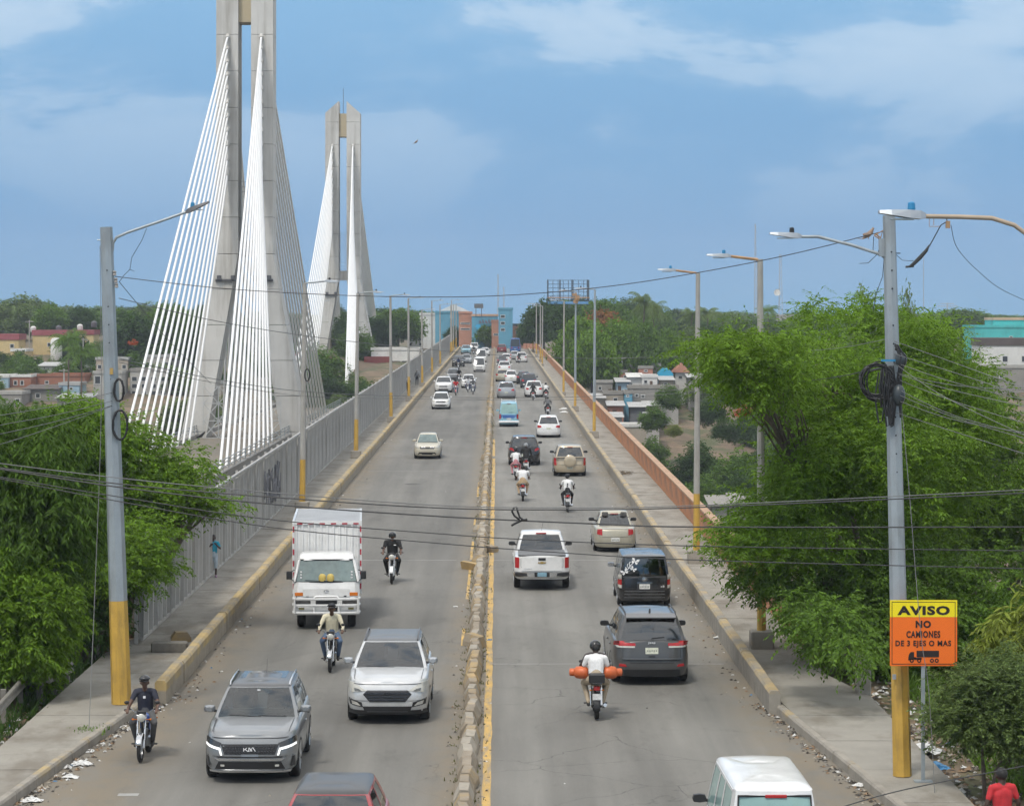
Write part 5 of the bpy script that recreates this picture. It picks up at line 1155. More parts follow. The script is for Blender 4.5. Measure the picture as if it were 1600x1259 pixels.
X, d = front_at(799, 598, 2.1); car('sedan', X, d, False, LW['white'], 'white sedan in the middle of the far right-hand queue', dets=(d_rear(RL, .6),), lod=1)
X, d = front_at(785, 596, 2.1); car('hatch', X, d, False, LW['beige'], 'champagne hatchback beside the median in the far queue', dets=(d_rear(RL, .6),), lod=1)
X, d = front_at(788, 583, 2.2); car('suv', X, d, False, LW['white'], 'white sport utility vehicle queued beside the median farther on', dets=(d_rear(RL, .6),), lod=1)
X, d = front_at(785, 571, 2.2); car('sedan', X, d, False, LW['dblue'], 'dark sedan queued beside the median farther on', dets=(d_rear(RL, .6),), lod=1)
X, d = front_at(791, 567, 2.2); car('hatch', X, d, False, LW['white'], 'white hatchback half hidden by the dark queued sedan', dets=(d_rear(RL, .6),), lod=1)
X, d = front_at(804, 562, 2.2); car('hatch', X, d, False, LW['lgray'], 'light grey hatchback in the distant right-hand queue', dets=(d_rear(RL, .6),), lod=1)
X, d = front_at(815, 566, 2.2); car('suv', X, d, False, LW['white'], 'white vehicle near the barrier in the distant right-hand queue', dets=(d_rear(RL, .6),), lod=1)
X, d = front_at(784, 551, 2.2); car('suv', X, d, False, LW['maroon'], 'maroon vehicle at the far end beside the median', dets=(d_rear(RL, .6),), lod=1)
X, d = front_at(805, 550, 3); car('micro', X, d, False, LW['blue'], 'blue bus at the far end of the bridge', cat='bus', dets=(d_rear(RL, .6),), lod=1, ov=dict(W=2.2, H=2.7))

# ---------------------------------------------------------------- white box truck
X, d = bx_(512, 979)
tk = thing('box_truck', 'white box lorry with a bull bar and red reflective tape', 'truck', (X, d-.6, rz(d)), PI+R_(3.0))
tk.rotation_euler.x = -G
W = LW['white']
def loft(q, secs, k=None):
    nn = len(secs[0]); vs = [p_ for s_ in secs for p_ in s_]
    q.add(vs, [(i*nn+j, i*nn+(j+1) % nn, (i+1)*nn+(j+1) % nn, (i+1)*nn+j) for i in range(len(secs)-1) for j in range(nn)]+[tuple(range(nn-1, -1, -1)), tuple((len(secs)-1)*nn+j for j in range(nn))], k)
def rrect(w, y0, y1, z, r=.08):
    return [(-w+r, y0, z), (w-r, y0, z), (w, y0+r, z), (w, y1-r*1.6, z), (w-r*1.6, y1, z), (-w+r*1.6, y1, z), (-w, y1-r*1.6, z), (-w, y0+r, z)]
q = MB(); loft(q, [rrect(.93, -1.55, -.02, .42), rrect(.97, -1.55, .0, .62), rrect(.97, -1.55, .0, 1.10), rrect(.96, -1.55, -.06, 1.30)]); q.build('cab_lower', W, tk, smooth=40)
q = MB(); loft(q, [rrect(.95, -1.55, -.06, 1.30), rrect(.95, -1.55, -.075, 1.37)]); q.build('cowl', W, tk)
q = MB(); loft(q, [rrect(.80, -1.55, -.36, 1.98, .1), rrect(.78, -1.55, -.45, 2.10, .12), rrect(.68, -1.50, -.58, 2.15, .12)]); q.build('cab_roof', W, tk, smooth=45)
q = MB()
for s_ in (1, -1):
    q.path([(s_*.93, -.16, 1.37), (s_*.80, -.43, 1.99)], .045, 6); q.path([(s_*.95, -1.0, 1.37), (s_*.82, -1.0, 1.99)], .05, 6); q.path([(s_*.95, -1.5, 1.37), (s_*.82, -1.5, 1.99)], .05, 6)
q.build('cab_pillars', W, tk, smooth=50)
q = MB(); P = []
for i in range(9):
    x = lerp(-.90, .90, i/8); P.append([(x*lerp(1, .86, j/4), lerp(-.08, -.37, j/4)-.07*(abs(x)/.9)**3, lerp(1.37, 1.99, j/4)) for j in range(5)])
q.grid(P); ws = q.build('windscreen', M_glassl, tk, smooth=50)
q = MB(); ring = [P[i][0] for i in range(9)]+[P[8][j] for j in range(5)]+[P[i][4] for i in range(8, -1, -1)]+[P[0][j] for j in range(4, -1, -1)]; q.path(ring, .022, 5); q.build('screen_seal', M_trim, tk)
for s_ in (1, -1):
    q = MB(); q.add([(s_*.952, -.28, 1.37), (s_*.952, -.98, 1.37), (s_*.83, -.98, 1.98), (s_*.83, -.47, 1.98)], [(0, 1, 2, 3)]); q.build('side_window', M_glass, tk)
    q = MB(); q.box((s_*1.08, -.05, 1.58), (.17, .06, .24), bev=.02); m_ = q.build('wing_mirror', M_trim, tk); q = MB(); q.path([(s_*.95, -.12, 1.40), (s_*1.05, -.05, 1.48)], .015, 4); q.path([(s_*.93, -.2, 1.72), (s_*1.05, -.05, 1.68)], .015, 4); q.build('mirror_arm', M_trim, m_)
    q = MB(); q.box((s_*.80, .005, 1.03), (.24, .03, .10), bev=.01); q.build('indicator', M_amber, tk)
    q = MB(); q.box((s_*.68, .005, .80), (.44, .03, .10), bev=.01); q.build('headlight', mat('dark twin lamp', (.07, .07, .07), .15, var=.5, scale=10, spec=.8), tk)
    q = MB(); q.box((s_*.72, .10, .62), (.16, .02, .06)); q.build('fog_lamp', mat('yellowed lens', (.30, .27, .12), .2, var=.2), tk)
    q = MB(); q.box((s_*.55, .006, .97), (.08, .02, .04)); q.build('vent', M_trim, tk)
q = MB(); q.box((0, .008, 1.07), (1.36, .016, .24), bev=.006); q.build('front_panel', W, tk)
q = MB(); q.box((0, .005, .80), (.62, .03, .15)); q.build('grille', M_trim, tk)
q = MB(); q.path([(.07*math.cos(a*PI/8), .024, 1.11+.035*math.sin(a*PI/8)) for a in range(17)], .01, 4); q.ball((0, .02, 1.11), (.045, .008, .02)); q.build('emblem', M_chrome, tk)
q = MB(); q.box((0, -.02, .56), (1.94, .18, .26), bev=.03); q.build('bumper', W, tk)
q = MB()
for z in (.50, .72, .90):
    q.path([(-.97, -.25, z), (-.95, .10, z), (-.80, .16, z), (-.40, .18, z), (.40, .18, z), (.80, .16, z), (.95, .10, z), (.97, -.25, z)], .035, 6)
for x in (-.92, -.36, .36, .92): q.path([(x, .165, .48), (x, .17, .93)], .03, 6)
q.path([(-.36, .17, .93), (-.30, .17, .98), (.30, .17, .98), (.36, .17, .93)], .03, 6); q.build('bull_bar', W, tk, smooth=60)
q = MB(); q.box((-.28, .15, .60), (.12, .02, .12)); q.build('licence_plate', M_trim, tk)
q = MB()
q.path([(-.45, -.07, 1.395), (.10, -.045, 1.41)], .012, 4); q.path([(.12, -.045, 1.40), (.62, -.085, 1.43)], .012, 4); q.build('wiper', M_trim, tk)
for x in (-.12, .12):
    q = MB(); q.lathe([(.105, 0), (.11, .05), (.10, .15), (.06, .20), (.02, .21)], 14, (x, -.13, 1.40)); q.build('dashboard_hat', mat('yellow straw', (.55, .42, .12), .8, var=.1), tk, smooth=50)
q = MB(); q.box((.0, -.385, 1.955), (.09, .01, .03)); 
for z in (1.5, 1.58, 1.66): q.box((.74, -.12-.3*(z-1.37), z), (.05, .01, .05)); q.box((-.74, -.12-.3*(z-1.37), z), (.05, .01, .05))
q.build('windscreen_sticker', M_lampw, tk)
# cargo box with ribs, frame and tape
bw, b0, b1, z0, z1 = 1.03, -1.68, -6.3, .86, 3.02
q = MB(); q.box((0, (b0+b1)/2, (z0+z1)/2), (bw*2-.04, abs(b1-b0)-.04, z1-z0-.04)); bxo = q.build('cargo_box', W, tk)
q = MB(); q.box((0, (b0+b1)/2, z1-.013), (bw*2-.10, abs(b1-b0)-.10, .012)); q.build('box_roof', mat('grey roof sheet', (.33, .34, .35), .5, .2, var=.12, scale=1.5), bxo)
q = MB()
for s_ in (1, -1):
    q.box((s_*(bw-.03), b0, (z0+z1)/2), (.07, .07, z1-z0)); q.box((s_*(bw-.03), b1, (z0+z1)/2), (.07, .07, z1-z0)); q.box((s_*(bw-.03), (b0+b1)/2, z1-.02), (.065, abs(b1-b0)-.08, .07)); q.box((s_*(bw-.03), (b0+b1)/2, z0+.03), (.065, abs(b1-b0)-.08, .07))
q.box((0, b0, z1-.045), (bw*2-.14, .065, .11)); q.box((0, b1, z1-.04), (bw*2-.14, .065, .08)); q.build('box_frame', W, bxo)
for i in range(11):
    q = MB(); q.box((-.92+i*.184, b0+.012, 2.0), (.05, .022, 2.0)); q.build('front_rib', W, bxo)
M_tape = mat('red reflective tape', (.42, .03, .05), .35, var=.1)
for i in range(6):
    q = MB(); q.box((-.86+i*.335, b0+.038, z1-.075), (.16, .006, .04)); q.build('reflective_tape', M_tape, bxo)
for s_ in (1, -1):
    for i in range(6):
        q = MB(); q.box((s_*(bw-.03), b0+.040, z1-.24-i*.34), (.045, .006, .17)); q.build('reflective_tape', M_tape, bxo)
for wy in (-.72, -4.6):
    for s_ in (1, -1):
        q = MB(); q.lathe([(.24, -.12), (.36, -.12), (.40, -.07), (.40, .07), (.36, .12), (.24, .12)], 22, (0, 0, 0), 'x', caps=False); w_ = q.build('tyre', M_tyre, tk, smooth=35, loc=(s_*.74, wy, .40)); q = MB(); q.lathe([(.25, -.1), (.25, .10), (.15, .05), (.02, .05)], 16, (0, 0, 0), 'x', caps=False); o = q.build('rim', M_rim, w_); o.scale.x = s_
q = MB(); q.box((0, -3.6, .70), (.8, 5.2, .2)); q.box((.6, -2.6, .6), (.5, .9, .35)); q.build('chassis', M_under, tk)
# ================================================================ people
def cloth(name, c, rough=.85): return mat('cloth '+name, c, rough, var=.18, scale=9, bump=.15, bscale=40)
SK = mat('brown skin', (.115, .060, .038), .55, var=.12, scale=12)
SK2 = mat('dark skin', (.060, .034, .024), .5, var=.12, scale=12)
M_hair = mat('black hair', (.012, .011, .010), .7, var=.2, scale=30)
M_shoe = mat('dark shoe', (.03, .027, .025), .6, var=.2)
def capsule(q, p0, p1, r0, r1):
    p0, p1 = Vector(p0), Vector(p1); d = (p1-p0); L = d.length; d = d/L if L > 1e-6 else Vector((0, 0, 1))
    pts = []; rr = []
    for a in (-.98, -.8, -.45): pts.append(p0+d*r0*a); rr.append(r0*math.sqrt(1-a*a))
    for f in (0, .5, 1): pts.append(p0.lerp(p1, f)); rr.append(lerp(r0, r1, f))
    for a in (.45, .8, .98): pts.append(p1+d*r1*a); rr.append(r1*math.sqrt(1-a*a))
    q.path(pts, rr, 10)
def body_mesh(prims, mats, voxel):
    q = MB()
    for p0, p1, r0, r1, rg_ in prims: capsule(q, p0, p1, r0, r1)
    me = q.mesh('tmp', mats[0]); o = bpy.data.objects.new('tmp', me); col.objects.link(o)
    m = o.modifiers.new('r', 'REMESH'); m.mode = 'VOXEL'; m.voxel_size = voxel
    s = o.modifiers.new('s', 'SMOOTH'); s.factor = .5; s.iterations = 2
    dg = bpy.context.evaluated_depsgraph_get(); out = bpy.data.meshes.new_from_object(o.evaluated_get(dg)); bpy.data.objects.remove(o); bpy.data.meshes.remove(me)
    out.materials.clear()
    for mm in mats: out.materials.append(mm)
    n = len(out.polygons); c = np.empty(n*3); out.polygons.foreach_get('center', c); c = c.reshape(-1, 3)
    best = np.full(n, 1e9); idx = np.zeros(n, dtype=np.int32)
    for p0, p1, r0, r1, rg_ in prims:
        a = np.array(p0, float); b_ = np.array(p1, float); ab = b_-a; L2 = max(ab@ab, 1e-9); tt = np.clip(((c-a)@ab)/L2, 0, 1)
        dist = np.linalg.norm(c-(a+tt[:, None]*ab), axis=1)-(r0+(r1-r0)*tt); k = dist < best; best[k] = dist[k]; idx[k] = rg_
    out.polygons.foreach_set('material_index', idx); out.polygons.foreach_set('use_smooth', [True]*n); out.update(); return out
# regions: 0 skin 1 shirt 2 trousers 3 shoes 4 hair
def head_prims(hc, f, s=1.0, tilt=0):
    x, y, z = hc; P = [((x, y, z+.02*s), (x, y+.012*f*s, z-.01*s), .088*s, .082*s, 0), ((x, y+.03*f*s, z-.06*s), (x, y+.045*f*s, z-.085*s), .055*s, .042*s, 0),
        ((x, y+.088*f*s, z-.005*s), (x, y+.102*f*s, z-.032*s), .011*s, .017*s, 0), ((x, y-.03*f*s, z-.06*s), (x, y-.03*f*s, z-.16*s), .05*s, .055*s, 0),
        ((x-.086*s, y, z-.005), (x-.088*s, y, z-.035), .018*s, .014*s, 0), ((x+.086*s, y, z-.005), (x+.088*s, y, z-.035), .018*s, .014*s, 0),
        ((x, y-.012*f*s, z+.035*s), (x, y-.03*f*s, z+.02*s), .092*s, .088*s, 4),
        ((x-.022, y+.08*f*s, z-.063*s), (x+.022, y+.08*f*s, z-.063*s), .011, .011, 0)]
    return P
def hand(wr, dirv, curl, s=1.0, side=1):
    w = Vector(wr); d = Vector(dirv).normalized(); c = Vector(curl).normalized(); lat = d.cross(c).normalized(); out = []
    out.append((tuple(w), tuple(w+d*.055*s), .026*s, .034*s, 0))
    for i, ln in enumerate((.068, .078, .074, .058)):
        a = w+d*.072*s+lat*(i-1.5)*.019*s; b_ = a+d*ln*.45*s+c*.012*s; e_ = b_+c*ln*.55*s
        out.append((tuple(a), tuple(b_), .0098*s, .0092*s, 0)); out.append((tuple(b_), tuple(e_), .0092*s, .0082*s, 0))
    a = w+d*.018*s-lat*.028*side*s; b_ = a-lat*.03*side*s+d*.03*s; e_ = b_+d*.018*s+c*.03*s
    out.append((tuple(a), tuple(b_), .0125*s, .0105*s, 0)); out.append((tuple(b_), tuple(e_), .0105*s, .009*s, 0)); return out
def rider_prims(sleeve='short', y0=0, bulk=1.0, hands=True, spread=1.0, grip=True):
    P = []; B = bulk
    hip, ch, nk = (0, -.16+y0, .90), (0, -.07+y0, 1.24), (0, -.03+y0, 1.43)
    P += [((0, -.17+y0, .86), (0, -.15+y0, 1.0), .15*B, .145*B, 2), ((0, -.14+y0, 1.0), (0, -.07+y0, 1.30), .12*B, .12*B, 1), ((-.05, -.14+y0, 1.0), (-.05, -.08+y0, 1.28), .115*B, .125*B, 1), ((.05, -.14+y0, 1.0), (.05, -.08+y0, 1.28), .115*B, .125*B, 1), ((-.12, -.05+y0, 1.36), (.12, -.05+y0, 1.36), .085*B, .085*B, 1), ((0, -.05+y0, 1.37), nk, .09, .055, 1)]
    P += head_prims((0, .02+y0, 1.57), 1)
    for s in (-1, 1):
        sh, el, wr = Vector((s*.185*B, -.04+y0, 1.36)), Vector((s*(.30*spread), .10+y0, 1.12)), Vector((s*.30, .36+y0, 1.05))
        if not grip: wr = Vector((s*.24, .22+y0, .98)); el = Vector((s*.31, .02+y0, 1.08))
        P.append((tuple(sh), tuple(sh.lerp(el, .55)), .068*B, .058*B, 1)); P.append((tuple(sh.lerp(el, .5)), tuple(el), .050, .044, 1 if sleeve == 'long' else 0))
        P.append((tuple(el), tuple(wr), .046 if sleeve == 'long' else .042, .034, 1 if sleeve == 'long' else 0))
        if hands: P += hand(wr, (wr-el), (0, .2, -1) if grip else (-s, .3, -.3), 1, s)
        else: P.append((tuple(wr), tuple(wr+(wr-el).normalized()*.07), .036, .036, 0))
        kn, an = Vector((s*.23*spread, .26+y0, .76)), Vector((s*.17, .02+y0, .36))
        P.append(((s*.10, -.15+y0, .88), tuple(kn), .105*B, .075*B, 2)); P.append((tuple(kn), tuple(an), .072*B, .05, 2)); P.append((tuple(an), (s*.17, .03+y0, .31), .045, .04, 3)); P.append(((s*.17, -.01+y0, .285), (s*.175, .19+y0, .27), .042, .036, 3))
    return P
def person(prims, mats, label, loc, rzz, voxel=.014, group=None, name='person', scale=1):
    o = ob(name, body_mesh(prims, mats, voxel), None, loc, rzz); o.scale = (scale,)*3; return tag(o, label, 'person', group)
def helmet(o, hc, m, f=1, kind='full', s=1.0):
    q = MB(); x, y, z = hc; vs = []; n, mm = 18, 9
    for i in range(mm+1):
        th = PI*.66*i/mm
        for j in range(n):
            a = 2*PI*j/n; rr = math.sin(th); vs.append((x+.132*s*rr*math.cos(a), y-.005+.142*s*rr*math.sin(a), z+.012+.138*s*math.cos(th)))
    fs = []
    for i in range(mm):
        for j in range(n):
            a = 2*PI*(j+.5)/n; front = math.sin(a)*f > .62
            if front and i >= (5 if kind != 'cap' else 4): continue
            if kind != 'full' and i >= 5: continue
            fs.append((i*n+j, (i+1)*n+j, (i+1)*n+(j+1) % n, i*n+(j+1) % n))
    q.add(vs, fs)
    if kind != 'full': q.prism([(x-.10, y+.10*f), (x+.10, y+.10*f), (x+.07, y+.20*f), (x-.07, y+.20*f)], z+.035, z+.05)
    me = q.mesh('helmet', m, 50); h = ob('helmet', me, o); mod = h.modifiers.new('t', 'SOLIDIFY'); mod.thickness = .012
    if kind == 'full':
        q = MB(); q.grid([[(x+.118*math.sin(a)*s, y+f*.142*math.cos(a)*s, z+zz) for zz in (.0, .045, .085)] for a in np.linspace(-.75, .75, 7)]); q.build('visor', M_glass, h, smooth=60)
    return h
# ---------------------------------------------------------------- motorcycles
def motorcycle(loc, rzz, tankm, label, lod=0, crate=False, group=None, leg=False, frontplate=False, white=False):
    t = thing('motorcycle', label, 'motorcycle', loc, rzz, group)
    n = 24 if not lod else 14
    fm = LW['white'] if white else M_trim
    for nm, y, w in (('front', .66, .042), ('rear', -.60, .052)):
        q = MB(); R = .29; q.lathe([(R-.075, -w*.7), (R-.03, -w), (R-.006, -w*.6), (R, 0), (R-.006, w*.6), (R-.03, w), (R-.075, w*.7)], n, (0, 0, 0), 'x', caps=False); ty = q.build('tyre', M_tyre, t, smooth=40, loc=(0, y, R))
        q = MB(); q.lathe([(R-.07, -.025), (R-.085, -.02), (R-.085, .02), (R-.07, .025)], n, (0, 0, 0), 'x', caps=False); q.lathe([(.012, -.07), (.045, -.05), (.045, .05), (.012, .07)], 10, (0, 0, 0), 'x')
        if not lod:
            for a in range(10):
                an = a*PI/5; q.path([((-1)**a*.035, .04*math.cos(an), .04*math.sin(an)), (0, (R-.085)*math.cos(an+.15), (R-.085)*math.sin(an+.15))], .004, 3)
        q.build('rim', M_rim, ty)
    q = MB()
    for s in (-1, 1): q.path([(s*.072, .66, .29), (s*.078, .52, .66)], .024, 7); q.path([(s*.078, .53, .64), (s*.085, .42, .96)], .018, 7)
    q.path([(-.10, .43, .93), (.10, .43, .93)], .022, 6); q.build('fork', M_chrome, t, smooth=60)
    q = MB(); q.grid([[(x, .66+.325*math.cos(a), .29+.325*math.sin(a)-.015*abs(x)/.06) for x in (-.062, -.03, .03, .062)] for a in np.linspace(.35, 2.5, 10)]); fd = q.build('front_fender', (M_chrome if tankm in (TB, TK) else tankm) if not white else LW['white'], t, smooth=60); md = fd.modifiers.new('t', 'SOLIDIFY'); md.thickness = .006
    q = MB(); q.lathe([(.03, -.12), (.075, -.06), (.092, 0), (.088, .01)], 16, (0, .53, .90), 'y'); hl = q.build('headlight', M_chrome if not white else LW['white'], t, smooth=45)
    q = MB(); q.lathe([(.086, .0), (.06, .022), (.005, .03)], 16, (0, .538, .90), 'y'); q.build('lens', M_clear, hl, smooth=60)
    if not lod:
        q = MB(); q.box((0, .50, 1.0), (.20, .05, .08), bev=.015); q.build('instruments', M_trim, t)
    q = MB(); q.path([(-.37, .32, 1.03), (-.24, .36, 1.06), (-.14, .42, 1.0), (.14, .42, 1.0), (.24, .36, 1.06), (.37, .32, 1.03)], .013, 6); q.build('handlebar', M_chrome, t, smooth=60)
    for s in (-1, 1):
        q = MB(); q.path([(s*.25, .355, 1.055), (s*.385, .315, 1.03)], .019, 8); q.build('grip', M_black, t)
        q = MB(); q.path([(s*.25, .37, 1.06), (s*.29, .40, 1.17)], .006, 4); q.ball((s*.32, .40, 1.20), (.055, .016, .038)); q.build('mirror', M_trim, t, smooth=60)
        q = MB(); q.path([(s*.09, .47, .86), (s*.16, .47, .86)], .01, 4); q.ball((s*.18, .475, .86), (.03, .02, .022)); q.build('indicator', M_amber, t, smooth=60)
    q = MB(); vs = []
    for (y, w, h, zc) in ((.40, .05, .04, .86), (.34, .10, .09, .86), (.18, .135, .115, .855), (.02, .115, .09, .835), (-.06, .07, .05, .81)):
        vs.append([(w*math.cos(a)*abs(math.cos(a))**-.2 if abs(math.cos(a)) > .01 else 0, y, zc+h*math.sin(a)) for a in [k*PI/6 for k in range(12)]])
    loft(q, vs); q.build('fuel_tank', tankm, t, smooth=60)
    q = MB(); vs = []
    for (y, w, z) in ((.02, .08, .80), (-.10, .12, .80), (-.35, .135, .80), (-.58, .12, .83), (-.70, .08, .84)): vs.append([(-w, y, z-.035), (w, y, z-.035), (w*1.02, y, z), (w*.7, y, z+.03), (-w*.7, y, z+.03), (-w*1.02, y, z)])
    loft(q, vs); q.build('seat', M_black, t, smooth=50)
    for s in (-1, 1):
        q = MB(); q.add([(s*.10, .0, .76), (s*.12, -.28, .76), (s*.11, -.40, .66), (s*.11, -.25, .52), (s*.10, -.02, .58)], [(0, 1, 2, 3, 4)]); o = q.build('side_panel', tankm, t); md = o.modifiers.new('t', 'SOLIDIFY'); md.thickness = .02
        q = MB(); q.path([(s*.12, -.58, .32), (s*.12, -.42, .70)], .028, 7); q.build('shock_absorber', M_chrome, t)
        q = MB(); q.path([(s*.08, .05, .30), (s*.24, .05, .28)], .014, 5); q.box((s*.22, .05, .285), (.10, .06, .025)); q.build('footpeg', M_trim, t)
        q = MB(); q.path([(s*.04, -.60, .29), (s*.10, -.60, .29), (s*.10, -.05, .36)], .022, 5); q.build('swingarm', M_trim, t)
    q = MB(); q.path([(0, .42, .92), (0, .36, .60), (0, .26, .30), (0, -.10, .28)], .026, 6); q.path([(0, .42, .88), (0, .0, .74), (0, -.55, .74)], .024, 6); q.path([(0, -.02, .74), (0, -.10, .28)], .024, 6); q.build('frame', M_trim, t, smooth=60)
    q = MB(); q.box((0, .06, .36), (.26, .34, .20), bev=.04); q.lathe([(.085, 0), (.085, .16), (.06, .18)], 10, (0, .14, .45))
    for k in range(5): q.lathe([(.10, 0), (.10, .012)], 10, (0, .14, .48+k*.028))
    q.build('engine', M_rim if not lod else M_lampd, t)
    q = MB(); q.path([(.06, .26, .44), (.10, .30, .28), (.14, .10, .20), (.15, -.25, .23), (.17, -.45, .28)], [.02, .02, .02, .024, .045], 8); q.path([(.17, -.44, .28), (.19, -.80, .36)], [.048, .042], 10); q.build('exhaust', M_chrome, t, smooth=50)
    q = MB(); q.grid([[(x, -.60+.33*math.cos(a), .30+.33*math.sin(a)) for x in (-.075, -.03, .03, .075)] for a in np.linspace(1.3, 3.35, 10)]); rf = q.build('rear_fender', M_trim, t, smooth=60); md = rf.modifiers.new('t', 'SOLIDIFY'); md.thickness = .008
    q = MB(); q.box((0, -.80, .74), (.15, .09, .10), bev=.02); q.build('tail_light', M_red, t)
    q = MB(); q.box((0, -.90, .56), (.20, .012, .14)); q.build('licence_plate', M_platew, t)
    for s in (-1, 1):
        q = MB(); q.path([(0, -.78, .70), (s*.12, -.79, .70)], .008, 4); q.ball((s*.14, -.80, .70), (.028, .02, .02)); q.build('rear_indicator', M_amber, t)
    q = MB(); q.path([(-.11, -.55, .82), (-.10, -.85, .86), (.10, -.85, .86), (.11, -.55, .82)], .012, 5); q.path([(-.10, -.72, .845), (.10, -.72, .845)], .01, 5); q.build('grab_rail', M_chrome, t)
    if crate:
        q = MB(); q.box((0, -.78, .97), (.36, .30, .20), bev=.02); q.build('rear_crate', M_black, t)
    return t
def rider_at(xc, row, front, tankm, blabel, plabel, shirt, trousers, hm=None, hkind='full', sleeve='short', skin=None, bulk=1, lod=0, crate=False, yaw=0, head=True, white=False, voxel=None, shoes=None, hair=None):
    d = gd(row)+.62; X = (xc-VX)*(d-.6)/F; loc = (X, d, rz(d)); r = (PI if front else 0)+yaw
    motorcycle(loc, r, tankm, blabel, lod, crate, 'motorcycles on the bridge', white=white)
    o = person(rider_prims(sleeve, 0, bulk, not lod, 1.0), [skin or SK2, shirt, trousers, shoes or M_shoe, hair or M_hair], plabel, loc, r, voxel or (.013 if not lod else .03), 'motorcycle riders')
    if hm: helmet(o, (0, .02, 1.57), hm, 1, hkind)
    return o
navy = cloth('navy', (.028, .030, .045)); jeans = cloth('faded denim', (.10, .15, .24)); gjeans = cloth('grey denim', (.10, .10, .10)); cream_c = cloth('cream', (.62, .57, .42)); blackc = cloth('black', (.014, .014, .015)); whitec = cloth('white', (.74, .74, .73)); khaki = cloth('khaki', (.42, .34, .24)); redc = cloth('red', (.50, .028, .035)); pinkc = cloth('pink', (.46, .20, .22)); grayc = cloth('grey', (.13, .135, .14)); bluec = cloth('sky blue', (.03, .35, .50)); ltblue = cloth('pale washed denim', (.42, .50, .56)); tanc = cloth('tan', (.42, .30, .18)); dkblue = cloth('dark blue', (.03, .05, .12)); lilac = mat('lilac shoes', (.40, .25, .36), .7)
TB = paint('bike blue', (.03, .10, .42)); TK = paint('bike black', (.014, .014, .015)); TR = paint('bike red', (.36, .025, .03)); TW = LW['white']; TS = paint('bike silver', (.35, .36, .37), .5)
H_b = mat('black helmet shell', (.018, .018, .02), .25, var=.1, coat=.5); H_g = mat('grey helmet shell', (.20, .21, .22), .35, var=.1, coat=.4); H_c = cloth('dark cap', (.03, .032, .036))
o = rider_at(220, 1190, True, TB, 'motorcycle with blue tank riding beside the littered left gutter', 'rider in navy shirt and grey jeans with black helmet beside the left kerb', navy, gjeans, H_b, 'open', skin=SK)
q = MB(); q.box((-.0, .068, 1.26), (.05, .02, .05)); q.build('shirt_print', M_lampw, o)
rider_at(516, 1050, True, TK, 'black motorcycle with bright headlamp in front of the box lorry', 'rider in cream long-sleeved shirt and blue jeans before the box lorry', cream_c, jeans, H_c, 'cap', sleeve='long', skin=SK)
o = rider_at(612, 912, True, TW, 'white motorcycle in the middle of the oncoming lanes beside the box lorry', 'stocky rider in black with black helmet beside the box lorry', blackc, blackc, H_b, 'full', skin=SK, bulk=1.18, white=True)
q = MB(); q.box((-.09, .075, 1.27), (.08, .02, .03)); q.build('shirt_print', M_lampw, o)
rider_at(712, 618, True, TR, 'distant motorcycle ridden by a red-shirted rider', 'distant rider in a red shirt before the white sport utility vehicle', redc, jeans, H_b, 'open', lod=1)
rider_at(731, 613, True, TB, 'left one of two motorcycles side by side before the white sedan', 'left one of two riders side by side before the white sedan', whitec, dkblue, H_b, 'open', lod=1)
rider_at(739, 616, True, TS, 'right one of two motorcycles side by side before the white sedan', 'right one of two riders side by side before the white sedan', grayc, jeans, H_b, 'open', lod=1)
rider_at(717, 597, True, TK, 'dark motorcycle between the grey car and the white sedan', 'dark-clad rider between the grey car and the white sedan', blackc, blackc, H_b, 'open', lod=1)
rider_at(716, 577, True, TK, 'tiny motorcycle just in front of the dark off-road vehicle', 'tiny rider just in front of the dark off-road vehicle', dkblue, blackc, H_b, 'open', lod=1)
rider_at(740, 554, True, TK, 'tiny dark motorcycle far off on the oncoming lanes', 'tiny dark rider far off on the oncoming lanes', blackc, blackc, H_b, 'open', lod=1)
o = rider_at(887, 800, False, TR, 'red-tailed motorcycle alone in the middle of the right carriageway', 'rider in white shirt with dark vertical print and black cap', whitec, blackc, H_c, 'cap')
q = MB()
for k in range(3): q.box((0, -.245+.05*k*.3, 1.26-.085*k), (.05, .02, .06)); q.box((.03*(-1)**k, -.245+.05*k*.3, 1.26-.085*k), (.03, .02, .02))
q.build('shirt_print', M_black, o)
rider_at(817, 783, False, TR, 'motorcycle with red tail lamp close behind the pink-trousered rider', 'broad rider in white shirt leaning forward, tan shorts, nearest of the close group', whitec, tanc, None, bulk=1.25, skin=SK)
rider_at(806, 750, False, TR, 'motorcycle with pink-trousered rider beside the median', 'rider in white vest and pink trousers beside the median', whitec, pinkc, H_c, 'cap')
rider_at(822, 741, False, TB, 'motorcycle directly behind the black sport utility vehicle', 'rider in black jacket and grey helmet behind the black sport utility vehicle', blackc, blackc, H_g, 'full', sleeve='long', bulk=1.1)
rider_at(856, 651, False, TK, 'dark motorcycle ahead of the white estate car', 'rider in grey shirt ahead of the white estate car', grayc, blackc, None, lod=1)
rider_at(833, 626, False, TK, 'motorcycle right behind the far white sport utility vehicle', 'dark rider right behind the far white sport utility vehicle', blackc, blackc, H_b, 'open', lod=1)
rider_at(853, 625, False, TK, 'motorcycle beside the far white sport utility vehicle near the barrier', 'rider in black and white beside the far white sport utility vehicle', whitec, blackc, H_b, 'open', lod=1)
rider_at(811, 568, False, TK, 'tiny motorcycle in the distant right-hand queue', 'tiny dark rider in the distant right-hand queue', blackc, blackc, H_b, 'open', lod=1)
